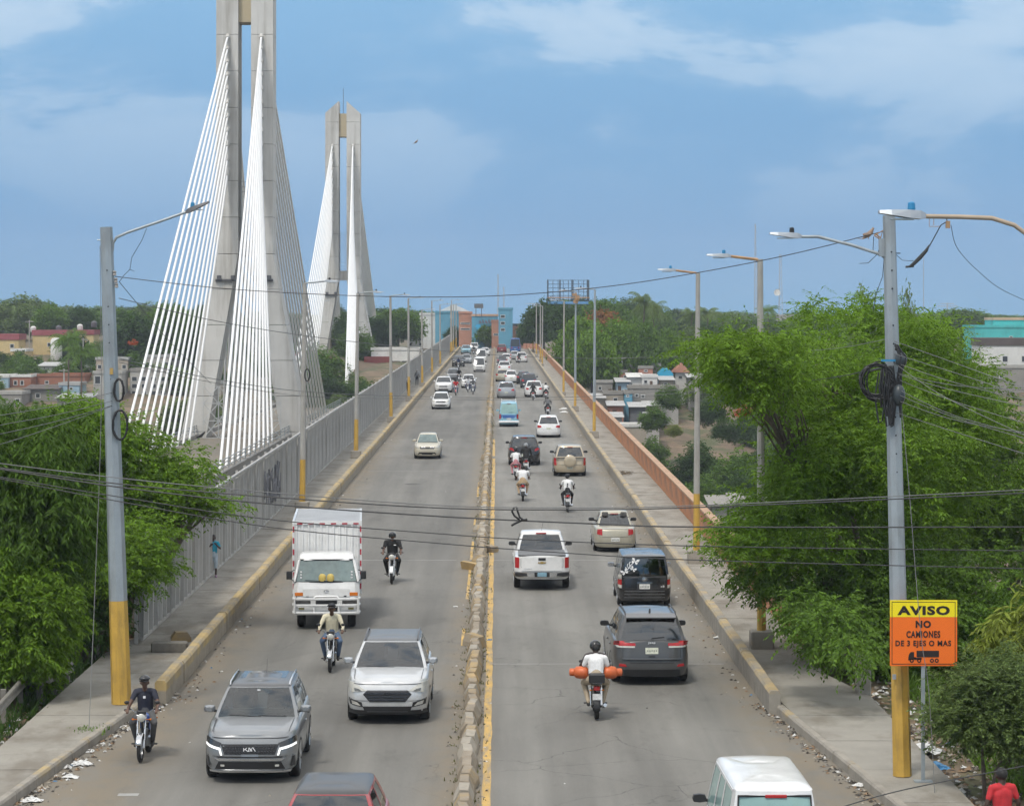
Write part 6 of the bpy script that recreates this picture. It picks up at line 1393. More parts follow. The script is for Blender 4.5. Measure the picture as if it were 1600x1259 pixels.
# pair carrying gas cylinders
d = gd(1124)+.62; X = (932-VX)*(d-.6)/F; loc = Vector((X, d, rz(d)))
motorcycle(loc, 0, TK, 'motorcycle with black crate carrying two people and orange gas cylinders', 0, True, 'motorcycles on the bridge')
dr = rider_prims('short', .17, 1.0, True, 1.1); o = person(dr, [SK2, cloth('dark print', (.06, .05, .05)), khaki, M_shoe, M_hair], 'motorcycle driver with black helmet in front of the white-shirted passenger', loc, 0, .013, 'motorcycle riders'); helmet(o, (0, .19, 1.57), H_b, 1, 'full')
ps = [p_ for p_ in rider_prims('short', -.22, 1.08, True, 1.15, False)]
o = person(ps, [SK2, whitec, khaki, M_shoe, M_hair], 'passenger in white sleeveless shirt hugging two orange gas cylinders', loc, 0, .013, 'motorcycle riders')
M_gas = mat('orange gas cylinder paint', (.60, .13, .035), .45, .1, var=.15, scale=4, stain=(.30, .08, .04), stain_amt=.4, stain_scale=(4, 4, 4))
for s, lb in ((-1, 'orange gas cylinder under the passenger left arm'), (1, 'orange gas cylinder with collar under the passenger right arm')):
    t = thing('gas_cylinder', lb, 'gas cylinder', loc+Vector((s*.33, -.20, 1.02)), 0)
    q = MB(); q.lathe([(.02, -.17), (.09, -.165), (.135, -.12), (.145, -.02), (.145, .05), (.13, .12), (.08, .165), (.02, .17)], 20, (0, 0, 0), 'x'); q.build('cylinder', M_gas, t, smooth=50)
    q = MB(); q.lathe([(.085, 0), (.09, .01), (.09, .11), (.085, .12), (.078, .11), (.078, .01)], 16, (s*.15 if s > 0 else -.27, 0, 0), 'x', caps=False); q.build('collar', M_gas, t, smooth=50)
    q = MB(); q.path([(s*.15, 0, 0), (s*.22, 0, 0)], .018, 6); q.build('valve', M_rim, t)
    t.rotation_euler = (.1, 0, s*.25)
# ---------------------------------------------------------------- pedestrians
def stander(f, arms, h=1.72, bare=False, hands=True, stride=.0):
    k = h/1.72; P = []
    P += [((0, 0, .88), (0, 0, 1.0), .135, .13, 2), ((0, 0, 1.02), (0, 0, 1.30), .12, .125, 1), ((-.06, 0, 1.02), (-.07, 0, 1.28), .10, .115, 1), ((.06, 0, 1.02), (.07, 0, 1.28), .10, .115, 1), ((-.12, 0, 1.38), (.12, 0, 1.38), .08, .08, 1), ((0, 0, 1.40), (0, .01*f, 1.48), .07, .055, 0)]
    P += head_prims((0, .03*f, 1.585), f, 1.08)
    for s in (-1, 1):
        sh = Vector((s*.19, 0, 1.38)); el, wr, cu = arms[s]
        el, wr = Vector(el), Vector(wr); P.append((tuple(sh), tuple(sh.lerp(el, .6)), .062, .055, 1)); P.append((tuple(sh.lerp(el, .55)), tuple(el), .045, .04, 0)); P.append((tuple(el), tuple(wr), .04, .03, 0))
        if hands: P += hand(wr, (wr-el), cu, 1, s)
        yk = s*stride; kn = (s*.105, yk*.5+.03*f, .50); an = (s*.11, yk, .09)
        P.append(((s*.09, 0, .90), kn, .10, .078 if bare else .068, 2)); P.append((kn, (kn[0], lerp(kn[1], an[1], .2), .42), .075, .07, 2) if bare else (kn, an, .062, .05, 2))
        if bare: P.append((kn, an, .055, .04, 0))
        P.append((an, (an[0], an[1], .05), .045, .045, 3)); P.append(((an[0], an[1]-.03*f, .04), (an[0]*1.1, an[1]+.14*f, .035), .042, .034, 3))
    return [tuple([tuple(c*k for c in p0), tuple(c*k for c in p1), r0*k, r1*k, g]) for p0, p1, r0, r1, g in P]
rel = {s: ((s*.26, .0, 1.12), (s*.27, .06, .88), (-s*.3, .5, -.2)) for s in (-1, 1)}
relb = {s: ((s*.29, -.02, 1.12), (s*.33, .08, .90), (-s*.3, .5, -.2)) for s in (-1, 1)}
d = gd(902, .2); person(stander(-1, {-1: ((-.27, -.10, 1.16), (-.12, -.27, 1.30), (.5, 0, .5)), 1: ((.27, -.10, 1.16), (.10, -.27, 1.32), (-.5, 0, .5))}, 1.47, True), [SK2, bluec, ltblue, lilac, M_hair], 'youth in bright blue shirt and pale shorts standing by the fence', ((333-VX)*d/F, d, rz(d)+.2), .2, .014)
d = gd(611, .2); person(stander(1, rel, 1.70, False, False, .15), [SK2, whitec, blackc, M_shoe, M_hair], 'distant walker in white nearest a yellow pole base by the fence', ((638-VX)*d/F, d, rz(d)+.2), 0, .03)
d = gd(602, .2); person(stander(-1, rel, 1.75, False, False, .15), [SK2, grayc, blackc, M_shoe, H_g], 'distant walker in grey shirt and dark trousers farther along the fence', ((651.5-VX)*d/F, d, rz(d)+.2), 0, .03)
d = 43.2; zg = terr(8.52, d)+.08; person(stander(1, relb, 1.73), [SK2, redc, dkblue, M_shoe, M_hair], 'man in red T-shirt seen from behind in the lower right corner', ((1566-VX)*d/F, d, zg), .25, .014)
# ================================================================ vegetation
def leafmat(name, c, isl=.38, var=.28, scale=.6, trans=.42): return mat('leaf '+name, c, .68, var=var, scale=scale, isl=isl, trans=trans, spec=.16)
LF_bright = leafmat('fresh green', (.145, .255, .024)); LF_mid = leafmat('mid green', (.115, .205, .028)); LF_dark = leafmat('dark green', (.058, .112, .022)); LF_glos = leafmat('glossy mango green', (.090, .165, .024)); LF_lime = leafmat('yellow green', (.22, .27, .045)); LF_gray = leafmat('grey green', (.150, .215, .065)); LF_fl = leafmat('flame flower orange', (.50, .10, .02), var=.1); LF_rust = leafmat('rusty blossom', (.27, .13, .04), var=.15); LF_dry = leafmat('dry brown', (.17, .12, .06))
BK = mat('bark', (.135, .105, .080), .9, var=.3, scale=5, bump=.4, bscale=20); BKd = mat('dark bark', (.07, .055, .042), .9, var=.3, scale=5)
def quads_mesh(name, V, m):
    n = V.shape[0]; me = bpy.data.meshes.new(name); me.vertices.add(n*4); me.vertices.foreach_set('co', V.reshape(-1).astype(np.float32)); me.loops.add(n*4); me.loops.foreach_set('vertex_index', np.arange(n*4, dtype=np.int32)); me.polygons.add(n)
    me.polygons.foreach_set('loop_start', np.arange(0, n*4, 4, dtype=np.int32))
    for mm in (m if isinstance(m, list) else [m]): me.materials.append(mm)
    me.update(calc_edges=True); return me
def norm(a): return a/np.maximum(np.linalg.norm(a, axis=-1, keepdims=True), 1e-9)
def leaves(rg_, C, Rr, ntw, per, tl, ll, lw, droop=.25, layer=.0, shell=.45):
    """C clump centres, Rr clump radii -> leaf quads (diamonds) set along twigs"""
    k = C.shape[0]; ci = np.repeat(np.arange(k), ntw); N = ci.size
    dirs = norm(rg_.normal(size=(N, 3))); rad = (shell+(1-shell)*rg_.random(N))**.7
    s = C[ci]+dirs*Rr[ci]*rad[:, None]
    td = norm(dirs*np.array([1, 1, .6])+rg_.normal(size=(N, 3))*.45+np.array([0, 0, -droop])); td[:, 2] *= (1-layer); td = norm(td)
    up = np.array([0, 0, 1.0]); lat = norm(np.cross(td, up)+1e-6)
    f = (np.arange(per)+.5)/per; L = tl*(.6+.8*rg_.random(N))
    p = s[:, None, :]+td[:, None, :]*(f[None, :, None]*L[:, None, None]); p[:, :, 2] -= (f[None, :]**2)*droop*.35*L[:, None]
    sg_ = np.where(np.arange(per) % 2 == 0, 1, -1)[None, :, None]
    ld = norm(lat[:, None, :]*sg_*.9+td[:, None, :]*.55+rg_.normal(size=(N, per, 3))*.30+np.array([0, 0, -droop*.6]))
    nr = norm(up+rg_.normal(size=(N, per, 3))*.55); wv = norm(np.cross(ld, nr))
    l_ = ll*(.65+.7*rg_.random((N, per, 1))); w_ = lw*(.7+.6*rg_.random((N, per, 1)))
    a = p; b_ = p+ld*l_*.45+wv*w_*.5; c = p+ld*l_-np.array([0, 0, 1])*l_*.12; e_ = p+ld*l_*.45-wv*w_*.5
    return np.stack([a, b_, c, e_], axis=2).reshape(-1, 4, 3)
def clumps(rg_, ells, n, rr, bias=.35, flat=.6):
    C = []; vol = np.array([e_[1][0]*e_[1][1]*e_[1][2] for e_ in ells])**.75; vol /= vol.sum()
    for i in rg_.choice(len(ells), n, p=vol):
        c, r_ = ells[i]; d = rg_.normal(size=3); d /= np.linalg.norm(d); C.append(np.array(c)+d*np.array(r_)*(bias+(1-bias)*rg_.random())**.6)
    C = np.array(C); R2 = np.stack([rr*(.6+.8*rg_.random(n))]*3, 1); R2[:, 2] *= flat; return C, R2
def limb_mesh(rg_, base, tops, r0, C, rr, nb, m):
    q = MB(); base = Vector(base)
    cl_ = [Vector(c) for c in C]
    for tp in tops:
        tp = Vector(tp); mid_ = base.lerp(tp, .5)+Vector((rg_.normal()*.25, rg_.normal()*.25, .2)); q.path([base, base.lerp(mid_, .5)+Vector((0, 0, .1)), mid_, tp], [r0, r0*.85, r0*.65, r0*.3], 8)
        near = sorted(cl_, key=lambda c: (c-tp).length)[:nb]
        for c in near:
            st = mid_.lerp(tp, rg_.random()); mm = st.lerp(c, .5)+Vector((rg_.normal()*.15, rg_.normal()*.15, .15)); q.path([st, mm, c], [r0*.28, r0*.18, r0*.06], 5)
    return q.mesh('trunk', m, 60)
def near_tree(name, label, seed, d, base_px, ells_px, ncl, rr, ntw, per, tl, ll, lw, m, droop=.25, layer=0, tops=3, r0=.2, flat=.6, bias=.35, cat='tree', ry=None, extra=None, nb=10, bark=None):
    rg_ = np.random.default_rng(seed); k = d/F
    bx0, by0 = base_px; base = px(bx0, by0, d); base.z = terr(base.x, base.y)-.1
    ells = []
    for e_ in ells_px:
        x, y, a, b_ = e_[:4]; dd = e_[4] if len(e_) > 4 else d
        p = px(x, y, dd)-base; ells.append(((p.x, p.y, p.z), (a*dd/F, ry or min(a, b_)*dd/F*1.0, b_*dd/F)))
    C, Rr = clumps(rg_, ells, ncl, rr, bias, flat)
    t = thing(name, label, cat, base)
    V = leaves(rg_, C, Rr, ntw, per, tl, ll, lw, droop, layer); cm_ = [m]
    # keep leaves out of the ground
    V = V[V[:, :, 2].min(1) > -.2]
    ob('crown', quads_mesh('crown', V, m), t)
    tp = [ells[i % len(ells)][0] for i in range(tops)]; ob('trunk', limb_mesh(rg_, (0, 0, -.3), tp, r0, C, rr, nb, bark or BK), t)
    return t
# right bank: the feathery tree over the walkway, the fuller trees behind, vines and shrubs
near_tree('feathery_tree', 'large feathery bright green tree reaching over the right walkway', 11, 73, (1370, 1030), [(1385, 700, 190, 190), (1300, 600, 130, 85, 68), (1195, 560, 105, 50, 63), (1128, 546, 45, 24, 62), (1180, 602, 64, 34, 63), (1380, 700, 120, 110, 66), (1310, 700, 85, 75, 67), (1275, 775, 75, 40, 67), (1258, 728, 55, 42, 66), (1215, 785, 62, 30, 66), (1165, 822, 52, 22, 66), (1290, 490, 18, 30), (1372, 488, 26, 28), (1445, 520, 60, 40), (1330, 830, 150, 90), (1230, 830, 85, 44, 65), (1170, 845, 50, 24, 66), (1455, 640, 90, 110)], 720, .60, 19, 15, .60, .125, .046, LF_bright, .35, .35, 5, .12, .42, .16, ry=3.2, nb=14)
near_tree('leafy_tree', 'dense leafy green tree behind the black cable bundle', 12, 86, (1500, 1000), [(1480, 730, 120, 170), (1580, 745, 110, 125), (1430, 800, 120, 120), (1640, 850, 120, 160), (1485, 590, 50, 40)], 330, .75, 20, 14, .55, .15, .065, LF_mid, .3, .2, 4, .2, .5, .3, ry=3.2)
near_tree('vine_thicket', 'dark green thicket of vines tumbling over the parapet end', 13, 66, (1360, 1080), [(1290, 915, 95, 55), (1285, 960, 45, 40, 60), (1330, 1000, 50, 45, 59), (1370, 930, 100, 90), (1400, 1010, 70, 70), (1210, 905, 45, 28), (1460, 950, 100, 110), (1560, 960, 110, 110), (1320, 985, 55, 45)], 320, .52, 20, 14, .48, .115, .055, LF_mid, .5, .1, 3, .08, .55, .2, ry=2.0, cat='shrub')
near_tree('shrub', 'pale green bushy shrub on the littered right bank', 14, 49.5, (1540, 1165), [(1530, 1100, 62, 62), (1590, 1070, 60, 60), (1590, 1140, 50, 40), (1500, 1130, 32, 40)], 170, .34, 22, 14, .32, .085, .034, LF_gray, .15, .1, 3, .05, .7, .15, ry=1.0, cat='shrub')
near_tree('shrub', 'yellowish long-leaved shrub at the right edge above the red-shirted man', 15, 52, (1600, 1080), [(1590, 1020, 45, 50), (1615, 990, 50, 60)], 60, .36, 16, 8, .3, .24, .05, LF_lime, .8, 0, 2, .05, .8, .2, ry=.8, cat='shrub')
# left bank
near_tree('mango_tree', 'dark glossy drooping-leaved tree at the left edge', 16, 62, (60, 1060), [(30, 720, 90, 90), (85, 800, 75, 110), (20, 850, 90, 110), (75, 690, 45, 40), (-20, 680, 60, 60)], 230, .52, 20, 12, .40, .19, .050, LF_glos, .95, 0, 3, .22, .75, .3, ry=1.8)
near_tree('mango_tree', 'paler loose-leaved tree below the dark one at the left edge', 17, 60.5, (5, 1080), [(40, 940, 64, 68), (-5, 900, 50, 50), (60, 1005, 40, 42), (5, 1010, 46, 40), (85, 960, 26, 34)], 210, .42, 20, 12, .36, .14, .05, LF_bright, .6, 0, 3, .12, .75, .25, ry=1.2)
near_tree('feathery_tree', 'bright green spreading tree overhanging the metal fence', 18, 74, (190, 990), [(205, 745, 105, 72), (165, 690, 60, 42), (248, 775, 64, 52), (318, 785, 36, 20), (208, 850, 54, 46, 70), (170, 850, 60, 66, 69), (120, 650, 50, 30), (275, 725, 40, 24), (130, 780, 45, 60), (190, 890, 42, 26, 68)], 320, .55, 22, 15, .48, .12, .052, LF_bright, .35, .3, 4, .16, .48, .28, ry=2.2)
near_tree('shrub', 'dark undergrowth in the shade beneath the left trees', 19, 68, (120, 1010), [(130, 930, 55, 60), (170, 960, 26, 40), (80, 980, 40, 40), (110, 860, 60, 60)], 110, .45, 14, 10, .4, .16, .06, LF_dark, .5, 0, 3, .07, .7, .1, ry=1.2, cat='shrub')
near_tree('shrub', 'leafy weeds growing over the guard rail at the left edge', 20, 62, (50, 1098), [(58, 1030, 26, 30), (15, 1040, 30, 26), (66, 1070, 12, 18), (-5, 1050, 20, 20)], 50, .26, 14, 10, .28, .16, .045, LF_mid, .5, 0, 2, .03, .8, .1, ry=.5, cat='shrub')
# ---------------------------------------------------------------- distant trees: shared crown meshes
def bg_crown(seed, ells, ncl, rr, ntw, ll, m, flat=.75, droop=.2):
    rg_ = np.random.default_rng(seed); C, Rr = clumps(rg_, ells, ncl, rr, .45, flat); V = leaves(rg_, C, Rr, ntw, 5, .09, ll, ll*.62, droop, .1, .6); return quads_mesh('crown', V, m)
CR = {}
E_round = [((0, 0, .62), (.36, .36, .34)), ((.22, 0, .5), (.26, .26, .22)), ((-.2, .1, .55), (.28, .26, .26)), ((.05, -.15, .75), (.22, .22, .2))]
E_wide = [((0, 0, .66), (.52, .5, .26)), ((.35, .1, .55), (.3, .3, .2)), ((-.36, -.05, .58), (.32, .3, .22)), ((0, -.1, .82), (.3, .3, .16))]
E_tall = [((0, 0, .6), (.26, .26, .4)), ((.1, 0, .4), (.24, .24, .24)), ((-.1, .05, .75), (.2, .2, .2))]
E_bush = [((0, 0, .35), (.5, .5, .38)), ((.3, .1, .3), (.3, .3, .26)), ((-.3, -.1, .3), (.32, .3, .3)), ((.05, 0, .6), (.3, .3, .3))]
for nm, E, n, m in (('round_dark', E_round, 95, LF_dark), ('round_mid', E_round, 95, LF_mid), ('wide_mid', E_wide, 120, LF_mid), ('wide_dark', E_wide, 120, LF_dark), ('wide_lime', E_wide, 120, LF_bright), ('tall_dark', E_tall, 70, LF_dark), ('round_gray', E_round, 90, LF_gray), ('wide_rust', E_wide, 110, LF_rust), ('flame', E_wide, 22, LF_fl), ('bush_dark', E_bush, 80, LF_dark), ('bush_mid', E_bush, 80, LF_mid), ('bush_lime', E_bush, 70, LF_lime), ('bush_gray', E_bush, 70, LF_gray)):
    CR[nm] = [bg_crown(hash(nm) % 1000+i if False else sum(map(ord, nm))+i*31, E, n, .13 if 'bush' not in nm else .15, 26, .055, m) for i in range(2)]
q = MB(); q.path([(0, 0, -.1), (.01, 0, .25), (-.01, .01, .5), (0, 0, .7)], [.035, .026, .02, .008], 6)
for a in range(5): q.path([(0, 0, .3+.05*a), (.12*math.cos(a*1.3), .12*math.sin(a*1.3), .5+.03*a), (.24*math.cos(a*1.3), .24*math.sin(a*1.3), .6+.03*a)], [.014, .01, .004], 4)
TRK = q.mesh('trunk', BKd)
TONE = {'dark': 'dark green', 'mid': 'mid green', 'gray': 'grey green', 'lime': 'yellow green', 'rust': 'rusty', 'flame': 'orange'}
def bgtree(loc, h, w, nm, label, group, cat='tree'):
    if group:
        xx = VX+loc[0]*F/loc[1]; marks = [(40, 'at the left edge'), (110, 'below the first yellow house'), (165, 'just left of the steel pole'), (230, 'just right of the steel pole'), (330, 'behind the left cables'), (430, 'behind the near pylon'), (520, 'between the pylons'), (600, 'behind the far pylon'), (700, 'behind the fence'), (850, 'at the bridge end'), (930, 'under the billboard'), (985, 'over the hillside houses'), (1040, 'by the blue tarpaulin'), (1090, 'by the second right lamp post'), (1190, 'by the rusty-armed lamp post'), (1320, 'left of the cable bundle'), (1420, 'behind the steel pole'), (1520, 'right of the steel pole'), (9999, 'near the turquoise building')]
        size = 'small' if w < 4.2 else 'middling' if w < 6 else 'broad'; dd = 'near' if loc[1] < 300 else 'mid-distance' if loc[1] < 480 else 'far' if loc[1] < 700 else 'hazy'
        label = size+' '+TONE[nm.split('_')[-1]]+' '+dd+' '+cat+' '+next(b for a, b in marks if xx < a)
    t = thing({'bush': 'bush'}.get(nm.split('_')[0], 'broadleaf_tree'), label, cat, loc, rnd.uniform(0, 6.28), group); t.scale = (w, w, h)
    ob('crown', CR[nm][rnd.randrange(2)], t)
    if not nm.startswith('bush'): ob('trunk', TRK, t)
    return t
def tree_px(x, ytop, d, wpx, nm, label, group, cat='tree', base=None):
    p = px(x, ytop, d); zb = terr(p.x, d)-.3 if base is None else base; h = max(1.5, p.z-zb); return bgtree((p.x, d, zb), h/.98, wpx*d/F/.95, nm, label, group, cat)
def zone(x): return ('left of the near pylon' if x < 330 else 'between the two pylons' if x < 520 else 'behind the left fence' if x < 660 else 'past the bridge end' if x < 830 else 'right of the steel billboard frame' if x < 1080 else 'above the right bank trees')
R5 = random.Random(12)
kinds_l = ['round_dark', 'round_mid', 'wide_mid', 'wide_dark', 'tall_dark', 'round_gray']
for row, (d0, ty, jy, wp, st) in enumerate(((505, 500, 6, 46, 30), (570, 487, 7, 58, 40), (720, 486, 7, 50, 42), (1050, 490, 5, 42, 36))):
    x = -50
    while x < 1660:
        xx = x+R5.uniform(-8, 8); x += st*R5.uniform(.8, 1.25)
        if 655 < xx < 845: continue
        if row == 0 and (xx < 175 or 575 < xx): continue
        top = ty+R5.uniform(-jy, jy)
        if xx < 345: top -= 6
        if 345 < xx < 520: top += 4
        if 860 < xx < 1010 and row < 2: top -= 12
        if xx > 1060: top += 10 if row < 3 else 4
        d = d0*R5.uniform(.94, 1.08)
        tree_px(xx, top, d, wp*R5.uniform(.8, 1.3), R5.choice(kinds_l), ('far' if row < 2 else 'hazy distant')+' broadleaf tree in the treeline '+zone(xx), 'trees of the far treeline '+zone(xx))
# distinct mid-distance trees
for x, ty, d, w, nm, lb in ((30, 465, 560, 90, 'round_gray', 'tall grey-green tree at the left skyline'), (78, 477, 520, 62, 'round_mid', 'round tree behind the yellow houses on the left'), (128, 482, 525, 52, 'wide_dark', 'dark tree right of the round one behind the yellow houses'), (212, 494, 440, 78, 'round_dark', 'big dark tree behind the left steel pole'), (268, 478, 470, 62, 'wide_mid', 'tall tree seen through the near pylon cables'),
                           (310, 500, 430, 60, 'round_dark', 'dark tree seen through the near pylon cables'), (622, 482, 520, 60, 'wide_mid', 'broad tree above the white building behind the fence'), (600, 500, 500, 44, 'round_dark', 'dark tree left of the white building behind the fence'),
                           (763, 508, 555, 44, 'round_mid', 'round green tree in front of the blue and orange building'), (822, 508, 548, 30, 'round_dark', 'small dark tree right of the tall blue tower'), (706, 510, 560, 28, 'round_dark', 'small dark tree before the blue wall of the far building'), (850, 470, 490, 56, 'wide_dark', 'dark tree under the steel billboard frame'), (890, 478, 470, 60, 'round_dark', 'dark tree right below the billboard'), (905, 500, 420, 60, 'wide_lime', 'light green tree beside the right lamp posts'),
                           (945, 468, 480, 64, 'wide_mid', 'tall tree behind the rusty-blossomed one'), (946, 489, 430, 70, 'wide_rust', 'tree topped with rusty orange blossom'), (960, 505, 405, 84, 'wide_lime', 'broad light green tree above the hillside houses'), (925, 520, 395, 60, 'wide_lime', 'lower light green tree left of the hillside houses'), (1010, 512, 400, 60, 'wide_mid', 'full green tree above the white awning'), (1045, 515, 410, 56, 'round_mid', 'green tree above the blue tarpaulin'), (1080, 512, 420, 60, 'round_gray', 'grey-green tree behind the second right lamp post'),
                           (1120, 510, 430, 70, 'round_dark', 'dark tree behind the feathery tree tips'), (1350, 478, 300, 60, 'round_gray', 'grey-green treetop showing above the feathery tree'), (1420, 472, 330, 44, 'round_gray', 'bare-looking treetop right of the steel pole'), (1500, 486, 620, 90, 'wide_mid', 'broad distant tree left of the turquoise building'), (1480, 530, 300, 70, 'round_gray', 'dry grey tree left of the turquoise building')):
    tree_px(x, ty, d, w, nm, lb, None)
# far woods right: long low masses
for i, (x, ty, d, w) in enumerate(((1150, 489, 900, 120), (1240, 492, 850, 110), (1330, 495, 900, 120), (1440, 491, 1000, 140), (1540, 493, 950, 120))): tree_px(x, ty, d, w, 'wide_mid', 'low hazy wood on the right skyline', 'hazy woods on the right skyline')
HR_BOX = [(925, 1078, 562, 695, 345)]; HL_BOX = [(0, 30, 515, 548, 380), (50, 106, 512, 545, 385), (118, 147, 512, 550, 382), (10, 140, 585, 640, 340), (145, 300, 578, 640, 330), (15, 40, 544, 562, 366), (80, 95, 540, 563, 372), (130, 163, 566, 588, 352), (375, 440, 594, 628, 335), (576, 660, 512, 580, 420)]
# hillside shrubs on the right bank and in the valley
for i in range(140):
    s_h = 4; d = R5.uniform(235, 480); X = R5.uniform(9.8, 75); x = VX+X*F/d; z = terr(X, d); y = HY+(H0-z)*F/d
    if any(h_[0]-4 < x < h_[1]+4 and h_[2]-12 < y-s_h*.5*F/d < h_[3] and h_[4]*KD > d for h_ in HR_BOX): continue
    if 1010 < x < 1190 and 650 < y < 745 and R5.random() < .40: continue
    s = R5.uniform(3.0, 6.5); bgtree((X, d, z-.4), s*R5.uniform(.8, 1.3), s, R5.choice(['bush_dark', 'bush_mid', 'bush_dark', 'bush_gray']), 'shrub on the slope below the right parapet', 'shrubs on the right valley slope', 'shrub')
for i in range(14):
    d = R5.uniform(120, 215); X = R5.uniform(9.5, 40); s = R5.uniform(3.5, 7); bgtree((X, d, terr(X, d)-.4), s*R5.uniform(.9, 1.4), s, R5.choice(['bush_dark', 'bush_mid', 'bush_dark']), 'bush in the valley below the right parapet', 'bushes in the valley right of the bridge', 'shrub')
for i in range(140):
    d = R5.uniform(310, 490); X = R5.uniform(-105, -12); z = terr(X, d); s = R5.uniform(3.0, 7.0); x = VX+X*F/d; y = HY+(H0-z)*F/d
    if any(h_[0]-4 < x < h_[1]+4 and h_[2]-12 < y-s*.5*F/d < h_[3] and h_[4]*KD > d for h_ in HL_BOX): continue
    bgtree((X, d, z-.4), s*R5.uniform(.8, 1.2), s, R5.choice(['bush_dark', 'bush_mid', 'bush_gray', 'bush_mid']), 'shrub between the houses on the left hillside', 'shrubs on the left hillside', 'shrub')
for i in range(8):
    d = R5.uniform(130, 290); X = R5.uniform(-75, -37); s = R5.uniform(4, 8); bgtree((X, d, terr(X, d)-.5), s*R5.uniform(.9, 1.3), s, R5.choice(['bush_dark', 'bush_mid']), 'bush in the valley beyond the cable bridge', 'bushes in the valley left of the cable bridge', 'shrub')
for x, ty, d, w, nm, lb in ((1110, 622, 330, 44, 'bush_dark', 'dark tree on the brown slope right of the houses'), (1135, 652, 318, 40, 'bush_dark', 'dark shrub below the orange-flowered one'), (1160, 632, 322, 30, 'flame', 'orange-flowered shrub on the brown slope'), (1022, 632, 330, 42, 'bush_mid', 'round green shrub below the hillside houses'), (1052, 660, 322, 22, 'bush_lime', 'yellow-green shrub beside the hillside houses'), (1090, 690, 300, 70, 'bush_dark', 'dark shrub row across the foot of the slope'), (1050, 728, 300, 60, 'bush_dark', 'dark shrub just above the parapet coping'), (1100, 740, 285, 66, 'bush_mid', 'green shrub behind the second right lamp post foot'), (1160, 735, 280, 70, 'bush_dark', 'dark shrub between the two right lamp posts'), (1075, 770, 260, 50, 'bush_dark', 'low dark shrub against the parapet'), (1120, 775, 250, 60, 'bush_mid', 'low green shrub right of the second lamp post'), (1190, 690, 320, 60, 'bush_dark', 'dark tree right of the orange-flowered shrub'), (1000, 700, 310, 40, 'bush_mid', 'green shrub below the lowest tan house'), (1045, 600, 345, 40, 'bush_mid', 'banana-like clump beside the white hillside house'), (1150, 700, 290, 80, 'bush_mid', 'broad green shrub at the foot of the slope'), (208, 531, 432, 14, 'flame', 'red-flowered shrub behind the left steel pole')):
    tree_px(x, ty, d, w, nm, lb, None, 'shrub', base=px(x, ty+w*.9, d).z)
for i, x in enumerate(range(-5, 150, 17)):
    tree_px(x, 556+R5.uniform(-5, 5), 362*KD, 24, R5.choice(['bush_mid', 'bush_dark', 'bush_mid']), '', 'shrubs on the left hillside', 'shrub', base=px(x, 594, 362*KD).z)
# palms
def palm_mesh(seed):
    r = random.Random(seed); Vs = []
    for k in range(20):
        a = k*2.4; el_ = r.uniform(-.25, 1.0); L = r.uniform(.30, .40)
        pts = [Vector((0, 0, 1))]; v = Vector((math.cos(a)*math.cos(el_), math.sin(a)*math.cos(el_), math.sin(el_)))
        for s in range(7): pts.append(pts[-1]+v*L/7); v.z -= .20; v.normalize()
        for i in range(1, 8):
            t = (pts[i]-pts[i-1]).normalized(); lt = t.cross(Vector((0, 0, 1))).normalized(); w = .085*math.sin(min(1, i/7+.1)*PI*.9)+.012
            for f_ in (0, .5):
                p = pts[i-1].lerp(pts[i], f_)
                for s in (-1, 1):
                    e_ = p+lt*s*w+t*.05-Vector((0, 0, w*.75)); Vs.append([p, p+t*.015, e_+t*.008, e_])
    return quads_mesh('fronds', np.array([[list(v) for v in q_] for q_ in Vs]), LF_gray if seed % 2 else LF_mid)
PM = [palm_mesh(1), palm_mesh(2)]; q = MB(); q.path([(0, 0, -.1), (.02, 0, .3), (.03, 0, .7), (0, 0, 1.0)], [.02, .016, .013, .012], 7); PT = q.mesh('trunk', BK)
for x, ty, d, lb in ((1007, 458, 430, 'tall palm above the rusty-blossomed tree'), (1020, 472, 445, 'palm just right of the tallest palm'), (1082, 482, 470, 'palm behind the second right lamp post'), (1106, 480, 480, 'palm left of the right radio masts'), (1200, 478, 560, 'palm beneath the lattice radio mast'), (1470, 520, 330, 'drooping palm left of the turquoise building'), (1130, 492, 500, 'small palm between the two right lamp posts'), (106, 518, 400, 'palm beside the yellow houses on the left'), (126, 540, 395, 'short palm by the white retaining wall on the left')):
    p = px(x, ty, d); zb = terr(p.x, d); h = max(4, p.z-zb); t = thing('palm_tree', lb, 'palm', (p.x, d, zb), rnd.uniform(0, 6)); t.scale = (h*.95 if h < 9 else 9, h*.95 if h < 9 else 9, h*.9); ob('fronds', PM[rnd.randrange(2)], t); ob('trunk', PT, t)
# ground cover beside the near pavements, and weeds along the median
def tufts(name, label, spots, m, hh=.22, per=9, seed=1):
    rg_ = np.random.default_rng(seed); S = np.array(spots); N = len(S); b_ = np.repeat(S, per, 0); b_[:, :2] += rg_.normal(size=(N*per, 2))*.07
    dv = norm(np.concatenate([rg_.normal(size=(N*per, 2))*.6, np.ones((N*per, 1))], 1)); h = hh*(.4+rg_.random((N*per, 1))*1.1); sd = norm(np.cross(dv, rg_.normal(size=(N*per, 3))))*.018
    V = np.stack([b_-sd, b_+sd, b_+dv*h+sd*.3, b_+dv*h-sd*.3], 1); o = ob(name, quads_mesh(name, V, m)); return tag(o, label, 'grass', kind='stuff')
R6 = random.Random(9)
sp = []
for i in range(700):
    d = 40+R6.random()**1.5*230; sp.append((-.60+R6.choice([-.24, .21])+R6.gauss(0, .035), d, rz(d)))
tufts('median_weeds', 'dry weeds growing along the foot of the median blocks', sp, leafmat('dry weed', (.17, .17, .075)), .06, 4, 3)
sp = []
for i in range(2600):
    d = R6.uniform(42, 78); X = R6.uniform(10.0, 16); sp.append((X, d, terr(X, d)))
